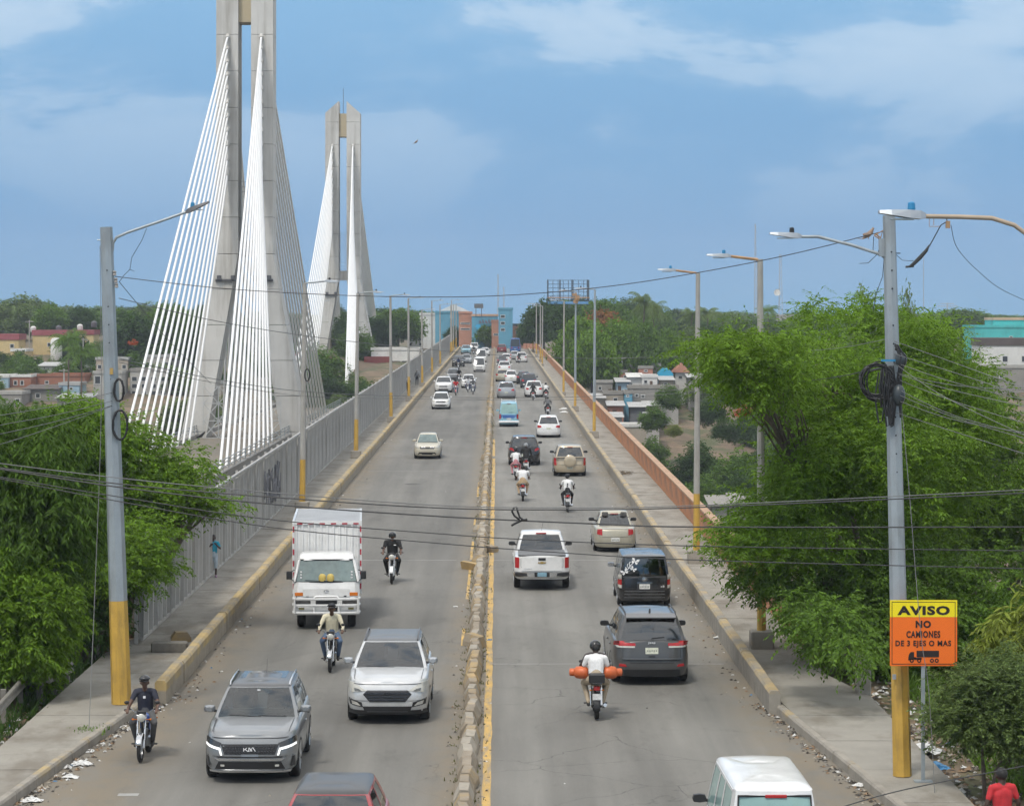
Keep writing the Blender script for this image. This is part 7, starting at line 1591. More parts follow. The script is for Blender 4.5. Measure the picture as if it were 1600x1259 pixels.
tufts('right_bank_weeds', 'weeds and creepers covering the right bank', sp, LF_mid, .4, 8, 4)
sp = []
for i in range(2200):
    d = R6.uniform(48, 76); X = -R6.uniform(10.7, 18); sp.append((X, d, terr(X, d)))
tufts('left_bank_weeds', 'weeds and creepers covering the left bank', sp, LF_dark, .4, 8, 5)
sp = [(kl(gd(1138, .2))-.35+R6.gauss(0, .16), gd(1138, .2)+R6.gauss(0, .25), rz(60)+.2-.09) for i in range(60)]
tufts('pavement_weeds', 'small weed patch at the foot of the left guy wire', sp, LF_mid, .09, 8, 6)
# ================================================================ buildings
def wallm(name, c, st=None): return mat('wall '+name, c, .85, var=.12, scale=.35, stain=st or tuple(.55*a for a in c), stain_amt=.5, stain_scale=(.35, .35, .18))
WM = dict(gray=wallm('grey block', (.27, .255, .23)), lgray=wallm('pale grey render', (.40, .385, .355)), tan=wallm('tan render', (.38, .33, .265)), white=wallm('white render', (.68, .67, .64)), yellow=wallm('pale yellow render', (.56, .44, .22)), brick=wallm('red brick', (.31, .135, .085)), salmon=wallm('salmon render', (.50, .235, .165)), lblue=wallm('pale blue render', (.34, .48, .57)), blue=wallm('strong blue render', (.11, .315, .44)), orange=wallm('orange render', (.46, .225, .15)), teal=wallm('turquoise render', (.075, .47, .46)), dark=wallm('dark grey', (.13, .135, .14)), red=wallm('dark red render', (.21, .055, .05)), roofr=wallm('red roof', (.30, .085, .095)), zinc=wallm('zinc sheet', (.42, .42, .41)), tarp=wallm('blue tarpaulin', (.03, .29, .46)), brown=wallm('brown roof', (.10, .08, .07)), peach=wallm('peach', (.58, .38, .26)))
M_win = mat('dark window glass', (.045, .05, .055), .25, var=.1); M_frm = mat('white window frame', (.6, .6, .58), .6, var=.1); M_door = mat('brown door', (.12, .075, .05), .6, var=.2)
def house(x0, x1, y0, y1, d, wall, label, roof='flat', rm=None, win=None, door=None, dep=7.0, cat='house', name='house', below=3.0, rise=.0, frame=True, ww=None, wh=None, turn=0):
    a, b_ = px(x0, y0, d), px(x1, y1, d); w, h = b_.x-a.x, a.z-b_.z; cx_ = (a.x+b_.x)/2
    t = thing(name, label, cat, (cx_, d, b_.z), turn)
    q = MB(); q.box((0, dep/2, (h-below)/2), (w, dep, h+below)); q.build('wall', WM[wall], t)
    rmm = WM[rm or 'lgray']
    if roof == 'flat':
        q = MB(); q.box((0, dep/2, h+.07), (w+.25, dep+.25, .16)); q.build('roof', rmm, t)
        q = MB()
        for (cx2, cy2, sx_, sy_) in ((0, -.05, w+.2, .15), (0, dep+.05, w+.2, .15), (-w/2-.03, dep/2, .15, dep), (w/2+.03, dep/2, .15, dep)): q.box((cx2, cy2, h+.30), (sx_, sy_, .32))
        q.build('roof_edge', rmm, t)
    elif roof == 'shed':
        q = MB(); v = [(-w/2-.3, -.5, h), (w/2+.3, -.5, h), (w/2+.3, dep+.3, h+.5+rise), (-w/2-.3, dep+.3, h+.5+rise)]; v += [(p[0], p[1], p[2]+.08) for p in v]; q.add(v, [(3, 2, 1, 0), (4, 5, 6, 7), (0, 1, 5, 4), (1, 2, 6, 5), (2, 3, 7, 6), (3, 0, 4, 7)]); q.build('roof', rmm, t)
    elif roof == 'band':
        q = MB(); q.box((0, dep/2, h+rise/2), (w+.3, dep+.3, rise)); q.build('roof', rmm, t)
    elif roof == 'gable':
        q = MB(); rs = rise or 1.5; v = [(-w/2-.4, -.4, h), (w/2+.4, -.4, h), (w/2+.4, dep+.4, h), (-w/2-.4, dep+.4, h), (0, -.4, h+rs), (0, dep+.4, h+rs)]; q.add(v, [(0, 1, 4), (1, 2, 5, 4), (2, 3, 5), (3, 0, 4, 5), (3, 2, 1, 0)]); q.build('roof', rmm, t)
    for (fx, fz, sw, sh) in (win or []):
        q = MB(); q.box((-w/2+fx*w, -.01, fz*h), (sw, .06, sh)); wo_ = q.build('window', M_win, t)
        if frame:
            q = MB()
            for (ox, oz, s1_, s3_) in ((0, sh/2, sw+.16, .09), (0, -sh/2, sw+.16, .09), (-sw/2, 0, .09, sh), (sw/2, 0, .09, sh)): q.box((-w/2+fx*w+ox, -.04, fz*h+oz), (s1_, .08, s3_))
            q.build('frame', M_frm, wo_)
    for (fx, sw, sh) in (door or []):
        q = MB(); q.box((-w/2+fx*w, -.02, sh/2), (sw, .07, sh)); q.build('door', M_door, t)
    return t
K = KD
# ---- right hillside
hs = [
 (955, 985, 570, 596, 322, 'tan', 'tan block house left of the white awning', 'flat', None, [(.8, .6, .5, .6)], None),
 (985, 1032, 572, 589, 318, 'gray', 'long grey house under the white awning', 'flat', 'gray', [(.25, .5, .6, .5), (.55, .5, .6, .5)], [(.08, .8, 1.3)]),
 (998, 1020, 576, 583, 316, 'salmon', 'salmon wall strip on the grey hillside house', 'flat', 'gray', [(.5, .5, .5, .3)], None),
 (1003, 1027, 590, 605, 310, 'white', 'small white house with one window and a dark door', 'flat', 'white', [(.24, .58, .5, .5)], [(.60, .42, .95)]),
 (982, 1003, 589.5, 604, 311, 'white', 'white shed left of the small white house', 'shed', 'white', [(.2, .3, .3, .3)], None),
 (964, 983, 597, 611, 309, 'lblue', 'pale blue hillside shack', 'shed', 'zinc', None, [(.2, .5, .8)]),
 (1055, 1075, 582, 597, 322, 'white', 'white house behind the tree branch on the right hillside', 'gable', 'salmon', [(.4, .5, .6, .5)], None),
 (983, 1032, 607, 631, 302, 'gray', 'long low grey wall house with two small windows', 'flat', 'gray', [(.24, .55, .45, .45), (.44, .5, .5, .4)], None),
 (976, 988, 615, 632, 300, 'blue', 'narrow bright blue shack between grey houses', 'flat', 'gray', [(.4, .8, .3, .3)], None),
 (920, 940, 577, 597, 325, 'lgray', 'pale grey house beside the right lamp posts', 'flat', 'lgray', [(.5, .55, .7, .7)], None),
 (929, 957, 598, 619, 312, 'gray', 'grey block house above the parapet', 'flat', 'lgray', [(.3, .6, .5, .5)], [(.85, .5, 1.1)]),
 (943, 974, 616, 632, 302, 'tan', 'low tan house just above the parapet', 'flat', 'gray', [(.6, .5, .6, .5)], None),
 (951, 974, 634, 650, 296, 'salmon', 'salmon and grey shack above the parapet', 'shed', 'zinc', None, [(.4, .6, .9)]),
 (985, 1008, 636, 651, 295, 'dark', 'dark grey shack below the long wall house', 'shed', 'zinc', None, None),
 (971, 1010, 667, 692, 282, 'tan', 'lowest tan house with pale roof edge', 'flat', 'white', None, None),
 (880, 925, 545, 565, 350, 'gray', 'grey flat-roofed house half hidden by the right lamp posts', 'flat', 'lgray', [(.3, .5, .8, .7), (.7, .5, .6, .7)], None),
 (1062, 1084, 560, 575, 345, 'tan', 'tan house behind the upper branches on the right', 'flat', 'gray', [(.4, .5, .6, .5)], None),
 (940, 955, 584, 600, 326, 'lgray', 'narrow pale house left of the tan block house', 'flat', 'gray', [(.5, .6, .5, .5)], None),
 (1032, 1052, 594, 606, 312, 'tan', 'tan shack under the blue tarpaulin', 'shed', 'zinc', [(.4, .5, .5, .4)], None), (1030, 1046, 560, 574, 330, 'lgray', 'pale house behind the white awning right end', 'flat', 'gray', [(.5, .5, .5, .5)], None),
 (1008, 1030, 634, 648, 297, 'gray', 'grey hut at the foot of the long wall house', 'shed', 'zinc', None, [(.5, .5, .9)]), (955, 972, 652, 668, 288, 'lgray', 'pale hut above the salmon parapet, near the third lamp post', 'shed', 'zinc', [(.5, .5, .4, .4)], None), (1076, 1098, 590, 606, 318, 'lgray', 'pale house among the branches right of the hillside cluster', 'shed', 'zinc', [(.4, .5, .5, .5)], None),
 (938, 958, 572, 586, 330, 'white', 'whitewashed hut left of the tan block house', 'flat', 'lgray', [(.5, .5, .5, .5)], None), (1036, 1060, 607, 624, 306, 'lgray', 'pale hut right of the long low grey house', 'flat', 'gray', [(.4, .5, .5, .5)], None), (926, 944, 622, 640, 300, 'tan', 'tan hut peeping over the parapet by the third lamp post', 'shed', 'zinc', [(.5, .5, .4, .4)], None), (1010, 1030, 652, 668, 290, 'lgray', 'pale hut low on the slope under the round green shrub', 'shed', 'zinc', [(.5, .5, .4, .4)], None),
 (900, 922, 566, 582, 340, 'tan', 'tan house between the fourth and fifth right lamp posts', 'flat', 'gray', [(.5, .5, .6, .6)], None), (968, 986, 582, 596, 318, 'salmon', 'small salmon house beside the tan block house', 'flat', 'gray', [(.5, .5, .5, .5)], None),
]
for x0, x1, y0, y1, d, wl_, lb, rf, rm_, wn_, dr_ in hs: house(x0, x1, y0, y1, d*K, wl_, lb, rf, rm_, wn_, dr_, dep=5, below=4)
t = thing('awning', 'white sheet awning on posts above the long grey hillside house', 'awning', px(995, 571, 320*K)); k = 320*K/F
q = MB(); q.box((0, 2, 11.5*k), (48*k, 4.5, .14)); q.build('sheet', WM['white'], t)
for x in (-23, -8, 8, 23):
    for y in (.1, 3.9): q = MB(); q.box((x*k, y, 5.7*k), (.14, .14, 11.2*k)); q.build('post', WM['white'], t)
t = thing('tarpaulin_shelter', 'bright blue tarpaulin shelter beside the white hillside house', 'shelter', px(1040, 594, 316*K)); q = MB(); v = []
for i in range(9):
    a = i/8; v.append([((a-.5)*24*k, y, (4+13*math.sin(PI*(.12+.76*a))+(2 if y > 1 else 0))*k) for y in (0, 2, 4)])
q.grid(v); q.grid([[(p_[0][0], 0, p_[0][2]) for p_ in [r_] for _ in (0,)]+[(r_[0][0], 0, -.5)] for r_ in v]); q.build('tarpaulin', WM['tarp'], t, smooth=60)
# ---- left hillside
def grid_w(nx, ny, sw, sh, x0=.12, x1=.88, z0=.25, z1=.8): return [(lerp(x0, x1, i/max(1, nx-1)), lerp(z0, z1, j/max(1, ny-1)), sw, sh) for i in range(nx) for j in range(ny)]
hl = [
 (-22, 29, 531, 550, 378, 'yellow', 'yellow house with red roof at the left edge', 'band', 'roofr', [(.8, .5, .7, .7)], 1.1), (51, 104, 524, 548, 385, 'yellow', 'yellow house with long red roof right of the left edge', 'band', 'roofr', [(.9, .55, .8, .7), (.5, .4, .8, .7)], 1.0), (119, 146, 523, 552, 382, 'yellow', 'yellow house with red roof left of the steel pole', 'band', 'roofr', [(.7, .6, .5, .5)], .9),
 (17, 40, 549, 564, 366, 'yellow', 'small yellow annex under a white slab roof', 'flat', 'white', [(.5, .45, .9, .9)], 0), (-15, 13, 590, 612, 335, 'lblue', 'pale house cut by the left edge on the hillside', 'flat', 'white', [(.6, .6, .7, .7)], 0),
 (14, 48, 589, 608, 336, 'brick', 'red brick house with two white-framed windows', 'flat', 'white', [(.30, .52, .55, .75), (.60, .52, .55, .75)], 0), (48, 132, 588, 601, 340, 'brick', 'long unfinished red brick wall house', 'flat', 'brick', [(.3, .3, .6, .5)], 0), (38, 91, 608, 628, 326, 'gray', 'grey house with brown roof on the left hillside', 'shed', 'brown', [(.4, .5, .7, .7)], 0), (92, 124, 602, 619, 328, 'lblue', 'pale blue house left of the steel pole', 'flat', 'zinc', [(.6, .7, .5, .4)], 0), (89, 141, 622, 645, 318, 'gray', 'grey flat house below the pale blue one', 'shed', 'zinc', [(.3, .5, .8, .7)], 0),
 (146, 190, 584, 632, 326, 'lgray', 'unfinished concrete house right behind the steel pole', 'flat', 'lgray', [(.15, .8, .9, 1.2), (.6, .7, .8, 1.0), (.6, .35, .8, 1.0)], 0), (203, 262, 580, 640, 330, 'lgray', 'concrete apartment house with rows of dark windows', 'flat', 'gray', grid_w(4, 4, .85, .75), 0), (262, 300, 560, 600, 350, 'dark', 'grey concrete house behind the apartment house', 'flat', 'gray', grid_w(2, 2, .8, .8), 0),
 (300, 345, 600, 650, 322, 'tan', 'tan house seen between the near pylon cables', 'flat', 'zinc', grid_w(3, 2, .8, .8), 0), (375, 440, 596, 630, 335, 'lgray', 'pale house seen between the near pylon legs', 'flat', 'lgray', grid_w(3, 1, 1, 1, z0=.5), 0), (440, 520, 560, 590, 360, 'tan', 'tan house seen through the far pylon cables', 'gable', 'roofr', grid_w(3, 1, 1, 1, z0=.5), 0),
 (150, 200, 562, 584, 345, 'tan', 'tan house above the unfinished concrete one', 'flat', 'zinc', grid_w(3, 1, .7, .7, z0=.5), 0), (60, 90, 572, 588, 348, 'white', 'white house above the long brick wall', 'shed', 'zinc', [(.4, .5, .7, .6)], 0), (-20, 34, 616, 642, 320, 'gray', 'grey block house low at the left edge', 'flat', 'lgray', grid_w(2, 1, .7, .7, z0=.6), 0), (228, 264, 558, 580, 348, 'lgray', 'pale upper house behind the left cables', 'flat', 'zinc', grid_w(2, 1, .8, .7, z0=.5), 0),
 (580, 655, 547, 585, 372, 'white', 'white building with red panel behind the metal fence', 'flat', 'white', [(.12, .45, 2.4, 1.7), (.52, .45, 1.6, 1.0), (.72, .45, 1.6, 1.0)], 0), (638, 660, 516, 545, 420, 'white', 'small white two-storey house by the bridge end', 'flat', 'white', grid_w(2, 3, .7, .6), 0),
]
for x0, x1, y0, y1, d, wl_, lb, rf, rm_, wn_, rs in hl: house(x0, x1, y0, y1, d*K, wl_, lb, rf, rm_, wn_, None, dep=7, below=4, rise=rs)
q = MB(); p = px(612, 569, 371.6*K); q.box((-2.5, 0, 0), (5, .3, 2.8)); tag(q.build('red_hoarding', WM['red'], loc=p), 'dark red hoarding in front of the white building by the fence', 'hoarding')
q = MB(); p = px(147, 590, 352*K); q.box((0, .3, 0), (30*352*K/F, .6, 20*352*K/F)); tag(q.build('retaining_wall', WM['white'], loc=px(147, 579, 352*K)), 'whitewashed retaining wall left of the steel pole', 'wall')
t = thing('water_tank', 'tall white water tank among the yellow houses', 'water tank', px(88, 563, 372*K)); q = MB(); q.lathe([(1.0, 0), (1.05, .1), (1.05, 3.6), (.8, 4.0), (.2, 4.15)], 18); q.build('tank', WM['white'], t, smooth=40); q = MB(); q.lathe([(1.15, -2), (1.15, 0)], 12); q.build('base', WM['gray'], t)
for i, (x, y, d) in enumerate(((52, 519, 386), (92, 518, 387), (125, 516, 384), (147, 511, 386), (1003, 572, 322), (880, 543, 352))):
    t = thing('roof_tank', 'small dark water tank on a roof '+('on the left hillside' if x < 500 else 'on the right hillside'), 'water tank', px(x, y, d*K), 0, 'roof water tanks'); q = MB(); q.lathe([(.5, 0), (.55, .1), (.55, .9), (.3, 1.1), (.1, 1.15)], 12); q.build('tank', M_lampd if i % 2 else WM['white'], t, smooth=40)
# ---- bridge end: blue and orange commercial building
big = [
 (656, 680, 492, 524, 452, 'white', 'white block left of the far blue building', 'flat', 'white', None, 0), (680, 717, 489, 528, 448, 'blue', 'far blue commercial hall at the bridge end', 'flat', 'blue', None, 0), (684, 734, 488, 505, 456, 'orange', 'orange gabled hall with white roof behind the blue one', 'gable', 'white', None, 1.8), (717, 737, 490, 530, 446, 'orange', 'orange facade block in the middle of the far building', 'flat', 'orange', [(.5, .62, 2.0, .35), (.5, .4, 2.0, .35)], 0),
 (737, 778, 494, 532, 444, 'blue', 'blue facade with red lettering at the bridge end', 'flat', 'peach', None, 0), (779, 801, 484, 536, 440, 'blue', 'tall blue tower block at the bridge end', 'flat', 'blue', [(.3, .8, .9, .6), (.3, .6, .9, .6), (.3, .4, .9, .6)], 0), (768, 782, 503, 531, 442, 'orange', 'orange block squeezed beside the tall blue tower', 'flat', 'orange', [(.5, .3, 1.0, .4)], 0), (801, 828, 509, 534, 446, 'orange', 'red-orange house right of the tall blue tower', 'flat', 'dark', [(.3, .6, .8, .6), (.6, .6, .8, .6)], 0),
]
for x0, x1, y0, y1, d, wl_, lb, rf, rm_, wn_, rs in big: house(x0, x1, y0, y1, d*K, wl_, lb, rf, rm_, wn_, None, dep=9, below=4, rise=rs, cat='building', name='commercial_building')
me = text_mesh('MUEBLES', WM['red'], 3.3, .9, .05, .02)
d_ = 443.7*K; o = ob('roof_billboard', None, None, px(748, 478, d_)); tag(o, 'small grey roof hoarding above the far blue facade', 'billboard'); q = MB(); q.box((0, 0, 0), (14*d_/F, .4, 7*d_/F)); q.build('panel', WM['dark'], o); q = MB(); q.box((-.6, 0, -1.2), (.15, .2, 2.2)); q.box((.6, 0, -1.2), (.15, .2, 2.2)); q.build('support', WM['dark'], o)
bpy.data.meshes.remove(me)
q = MB(); p = px(760, 505, d_)
for i, a in enumerate(np.linspace(-1.6, 1.6, 6)): q.path([(a, -.05, 0), (a+.2, -.05, .7+.2*(i % 2)), (a+.4, -.05, 0)], .10, 4)
tag(q.build('facade_lettering', WM['red'], loc=p+Vector((0, -.1, 0))), 'illegible red lettering on the far blue facade', 'lettering')
q = MB(); q.lathe([(.62, 0), (.62, .12), (.5, .15)], 16, (0, 0, 0), 'y'); tag(q.build('round_sign', mat('round blue sign', (.05, .38, .65), .5), loc=px(747, 511, d_)+Vector((0, -.3, 0))), 'round blue sign on the far blue facade', 'sign')
# orange hoarding at the far right end of the bridge
t = thing('orange_barricade', 'orange boards closing the walkway at the right bridge end', 'barricade', px(833, 545, 418*K))
for i in range(6): q = MB(); q.box((-1.7+i*.68, 0, .55), (.62, .08, 1.1)); q.build('board', WM['orange'], t)
# turquoise building right
house(1524, 1640, 512, 553, 362*K, 'teal', 'turquoise flat-roofed building at the right edge', 'flat', 'teal', [(.30, .15, .7, .5), (.72, .8, .7, .6), (.48, .62, .5, .5)], None, dep=12, cat='building', name='building')
house(1552, 1600, 500, 512, 364*K, 'teal', 'turquoise upper storey with orange slab at the right edge', 'flat', 'peach', None, None, dep=8, cat='building', name='building', below=0)
house(1532, 1660, 540, 572, 345*K, 'white', 'white house with dark brown roof band at the right edge', 'band', 'brown', [(.3, .35, .9, 1.0), (.52, .35, .5, 1.0), (.8, .35, .6, .8)], None, dep=8, rise=1.3)
house(1515, 1640, 575, 600, 330*K, 'gray', 'grey block wall house below the white one at the right edge', 'flat', 'lgray', [(.4, .5, .7, .6)], None, dep=6)
house(1030, 1080, 504, 515, 600*K, 'white', 'white rooftops far behind the palms', 'flat', 'white', [(.3, .5, 1, .8)], None, dep=10, below=6)
house(1218, 1262, 494, 505, 620*K, 'lgray', 'pale distant building with roof tanks under the radio mast', 'flat', 'lgray', grid_w(4, 1, .8, .8, z0=.5), None, dep=10, below=8)
house(36, 47, 491, 498, 640*K, 'white', 'white distant rooftop between the left skyline trees', 'flat', 'white', None, None, dep=10, below=8)
# scattered roofs in the valley, low right
for i, (x0, x1, y0, y1, d, wl_) in enumerate(((1112, 1136, 790, 806, 165, 'lgray'), (1146, 1172, 786, 802, 172, 'gray'), (1205, 1232, 788, 806, 165, 'lblue'))):
    house(x0, x1, y0, y1, d*K, wl_, ('grey', 'white', 'pale blue')[i]+' tin-roofed shed deep in the valley below the parapet', 'shed', 'gray', None, None, dep=4)
# ---------------------------------------------------------------- steel billboard frame
d_ = 392*K; t = thing('billboard_frame', 'empty steel lattice billboard frame above the trees', 'billboard', px(888, 520, d_)); k = d_/F
M_bb = mat('dark blue-grey steel', (.10, .13, .16), .6, .3, var=.1)
for x in np.linspace(-32, 32, 9): q = MB(); q.box((x*k, 0, (520-456)*k), (.10 if abs(x) not in (32,) else .2, .12, 37*k)); q.build('upright', M_bb, t)
for x in (-32, -13, 6, 30): q = MB(); q.box((x*k, .4, (520-456)*k), (.28, .2, 38*k)); q.build('main_upright', M_bb, t)
for y in np.linspace(438, 474, 7): q = MB(); q.box((0, -.12, (520-y)*k), (65*k, .08, .09)); q.build('crossbar', M_bb, t)
q = MB(); q.box((0, -.25, (520-465)*k), (66*k, .5, .22)); q.build('catwalk', M_rustarm, t)
q = MB(); q.box((0, -.2, (520-473)*k), (64*k, .12, 4*k)); q.build('blue_board', mat('blue board', (.12, .30, .55), .6), t)
q = MB(); q.path([(0, .4, -3), (0, .4, 47*k)], .45, 10); q.build('mast', M_bb, t)
# radio masts
M_mast = mat('pale mast steel', (.42, .44, .46), .6, .2)
for x, yt, yb, d, w, lb, dish in ((1180, 350, 500, 640, .5, 'slim lattice radio mast behind the rusty-armed lamp post', 0), (1219, 397, 505, 640, .9, 'lattice radio mast with a white dish', 1), (1443, 395, 495, 700, .15, 'thin aerial mast right of the steel pole', 0), (778, 428, 490, 600, .35, 'thin mast rising behind the bridge end', 0), (787, 448, 490, 620, .3, 'shorter thin mast behind the bridge end', 0), (1480, 473, 500, 600, .3, 'distant power pylon on the right skyline', 0)):
    p = px(x, yb, d*K); h = (yb-yt)*d*K/F; t = thing('radio_mast', lb, 'mast', p); n = max(6, int(h/1.6))
    for s_ in range(3):
        a = s_*2*PI/3; q = MB(); q.path([(w*math.cos(a)*1.0, w*math.sin(a), -4), (w*.35*math.cos(a), w*.35*math.sin(a), h)], .09 if w > .2 else .06, 4); q.build('leg', M_mast, t)
    q = MB()
    for i in range(n):
        z0, z1 = h*i/n, h*(i+1)/n; f0 = w*lerp(1, .35, i/n); f1 = w*lerp(1, .35, (i+1)/n)
        for s_ in range(3): a, c = s_*2*PI/3, (s_+1)*2*PI/3; q.path([(f0*math.cos(a), f0*math.sin(a), z0), (f1*math.cos(c), f1*math.sin(c), z1)], .05, 3)
    tag(q.build('lattice', M_mast, t), kind='stuff')
    if dish: q = MB(); q.lathe([(.05, .3), (1.0, 0), (1.05, -.1), (.9, 0)], 14, (-1.0, -.6, (yb-457)*d*K/F), 'y'); q.build('dish', WM['white'], t)
    if lb.startswith('distant'): q = MB(); q.box((0, 0, h*.8), (6, .2, .2)); q.box((0, 0, h*.95), (4, .2, .2)); q.build('crossarm', M_mast, t)
# utility poles on the hillsides
for x, yt, yb, d, lb in ((100, 576, 615, 330, 'pale utility pole with a street light on the left hillside'), (130, 528, 570, 370, 'white pole before the yellow house on the left'), (973, 530, 560, 330, 'grey pole behind the white awning'), (617, 495, 540, 420, 'grey utility pole behind the fence near the white house'), (46, 500, 545, 390, 'grey utility pole between the yellow houses'), (835, 480, 535, 430, 'thin utility pole at the right bridge end')):
    p = px(x, yb, d*K); h = (yb-yt)*d*K/F; t = thing('utility_pole', lb, 'pole', p); q = MB(); q.path([(0, 0, -3), (0, 0, h)], [.16, .11], 7); q.build('shaft', M_polec, t); q = MB(); q.box((0, -.1, h-.3), (1.6, .12, .12)); q.build('crossarm', M_polec, t)
# ================================================================ litter, rubble, guard rails
LT = [mat('white plastic scrap', (.62, .62, .60), .5, var=.15, scale=8), mat('brown cardboard scrap', (.24, .16, .095), .85, var=.2, scale=8), mat('blue plastic scrap', (.06, .22, .42), .5, var=.15), mat('dark rubbish', (.055, .048, .04), .9, var=.25), mat('pale rag', (.36, .32, .26), .9, var=.2), mat('dusty grey scrap', (.20, .185, .16), .9, var=.2)]
def scrap(q, x, y, z, s, k, r):
    vs = []
    for i in range(8):
        a = r.uniform(0, .5)+i*PI/4; ra = s*r.uniform(.4, 1); vs.append((x+ra*math.cos(a), y+ra*math.sin(a)*1.2, z+r.uniform(0, .25)*s))
    vs.append((x+r.uniform(-.2, .2)*s, y, z+s*r.uniform(.35, .8))); vs.append((x+r.uniform(-.4, .4)*s, y+s*.2, z+s*r.uniform(.2, .6)))
    q.add(vs, [(i, (i+1) % 8, 8 if i % 3 else 9) for i in range(8)]+[(8, 9, 0)], k)
def litter(label, spots, seed, w=(6, 4, .6, 6, 3, 5)):
    r = random.Random(seed); q = MB()
    for (x, y, z, s) in spots: scrap(q, x, y, z, s*r.uniform(.5, 1.5), r.choices(range(6), w)[0], r)
    me = bpy.data.meshes.new('litter'); me.from_pydata(q.v, [], q.f)
    for m in LT: me.materials.append(m)
    me.polygons.foreach_set('material_index', q.m); me.update(); return tag(ob('litter', me), label, 'litter', kind='stuff')
r = random.Random(21); S = []
for i in range(420):
    d = 40+(r.random()**.8)*22; e = abs(r.gauss(0, .22)); S.append((kl(d)+.05+e, d, rz(d), .055*(1.4-min(1, e*1.6))))
litter('heap of litter lying in the left gutter', S, 1)
S = []
for i in range(420):
    d = 40+r.random()*21; e = abs(r.gauss(0, .20)); S.append((kr(d)-.05-e, d, rz(d), .05*(1.3-min(1, e*1.5))))
litter('dirt and litter lying in the right gutter', S, 2, (2, 4, .2, 8, 3, 6))
S = []
for i in range(260):
    d = 61+r.random()**1.6*120; e = abs(r.gauss(0, .35)); S.append((L_IN+.05+e, d, rz(d), .045))
litter('scattered litter along the foot of the left barrier', S, 3, (3, 5, .3, 6, 4, 6))
S = []
for i in range(300):
    d = 60+r.random()**1.5*130; e = abs(r.gauss(0, .30)); S.append((R_IN-.05-e, d, rz(d), .045))
litter('scattered litter along the foot of the right barrier', S, 4, (3, 4, .2, 7, 4, 6))
S = []
for i in range(420):
    d = 41+r.random()**1.4*120; S.append((-.63+r.choice([-1, 1])*(.24+abs(r.gauss(0, .12))), d, rz(d), .035))
litter('fine litter and stones along the median blocks', S, 5, (2.5, 4, .5, 5, 4, 7))
S = []
for i in range(900):
    d = 41+r.random()*24; X = 8.95+abs(r.gauss(0, 1.3)); S.append((X, d, terr(X, d)+.02, .09))
litter('rubbish strewn over the right bank behind the sign', S, 6, (5, 6, .4, 5, 5, 6))
S = []
for i in range(420):
    d = 50+r.random()*22; X = -10.5-abs(r.gauss(0, 1.0)); S.append((X, d, terr(X, d)+.05, .08))
litter('rubbish strewn over the left bank below the trees', S, 7, (4, 6, .3, 6, 5, 5))
S = []
for i in range(110):
    d = 44+r.random()**1.3*200; X = r.uniform(L_IN+.6, R_IN-.5); S.append((X, d, rz(d), .03))
litter('odd scraps of paper scattered on the road', S, 8, (6, 2, .3, 2, 4, 4))
# larger single scraps
def crumple(loc, s, m, label, name='plastic_bag', cat='bag', seed=1):
    r_ = random.Random(seed); q = MB(); n = 10
    P = [[((i/n-.5)*s*1.6+r_.uniform(-.1, .1)*s, (j/n-.5)*s+r_.uniform(-.1, .1)*s, s*.30*max(0, 1-((i/n-.5)*2)**2-((j/n-.5)*2)**2)+r_.uniform(0, .14)*s) for j in range(n+1)] for i in range(n+1)]
    q.grid(P); o = q.build(name, m, None, None, loc); return tag(o, label, cat)
for (x, y, h, s, k, lb) in ((128, 1195, 0, .26, 0, 'pale blue-white plastic bag lying in the left gutter'), (110, 1215, 0, .2, 0, 'white plastic bag farther down the left gutter'), (50, 1252, 0, .24, 0, 'crumpled white bag in the gutter at the bottom left'), (1125, 997, 0, .22, 0, 'white plastic bag beside the right barrier'), (1148, 1018, 0, .13, 0, 'small white scrap near the right barrier end'), (1215, 1110, 0, .16, 0, 'white bag in the right gutter'), (1343, 1228, 0, .18, 0, 'white plastic scrap below the yellow pole'), (1455, 1190, .1, .42, 2, 'blue plastic sheet on the right bank'), (1440, 1165, .1, .5, 0, 'white cement bag on the right bank'), (765, 1000, 0, .09, 2, 'small blue scrap beside the median'), (97, 1052, .2, .28, 0, 'white rubbish bag behind the guard rail'), (881, 640, 0, .5, 0, 'white bag by the far right barrier'), (881, 645, 0, .45, 0, 'second white bag by the far right barrier'), (270, 1085, 0, .2, 4, 'pale rag at the end of the left barrier'), (745, 1163, 0, .08, 0, 'white paper scrap right of the median'), (712, 948, 0, .1, 0, 'white paper scrap left of the median')):
    d = gd(y, h); X = (x-VX)*d/F; z = rz(d)+.005 if h == 0 else terr(X, d)+.08
    if x in (97,): z = terr(X, d)+.35
    crumple((X, d, z), s, LT[k], lb, seed=int(x), name='plastic_bag' if s > .12 else 'paper_scrap', cat='bag' if s > .12 else 'scrap')
# rubble on the left pavement
d = gd(1018, .2); q = MB(); q.box((0, 0, .13), (.95, .40, .27), bev=.03); tag(q.build('concrete_slab', M_concd, loc=((265-VX)*d/F, d, rz(d)+.21)), 'dark concrete slab lying on the left pavement', 'slab')
d = gd(1006, .2)+.3; q = MB(); q.prism([(-.27, 0), (.27, 0), (.27, .12), (.16, .27), (-.16, .27), (-.27, .12)], -.22, .22, 'y'); tag(q.build('concrete_block', M_block, loc=((281-VX)*d/F, d+.25, rz(d)+.21), rzz=.2), 'loose yellow-painted block on the left pavement by the slab', 'block')
# displaced median blocks
for x, y, lb in ((733, 890, 'toppled block left of the median'), (758, 862, 'toppled yellow block beside the median line')):
    d = gd(y); o = ob('loose_block', bms[2], None, ((x-VX)*d/F, d, rz(d)+.08)); o.rotation_euler = (.2, 1.3, .9); tag(o, lb, 'block')
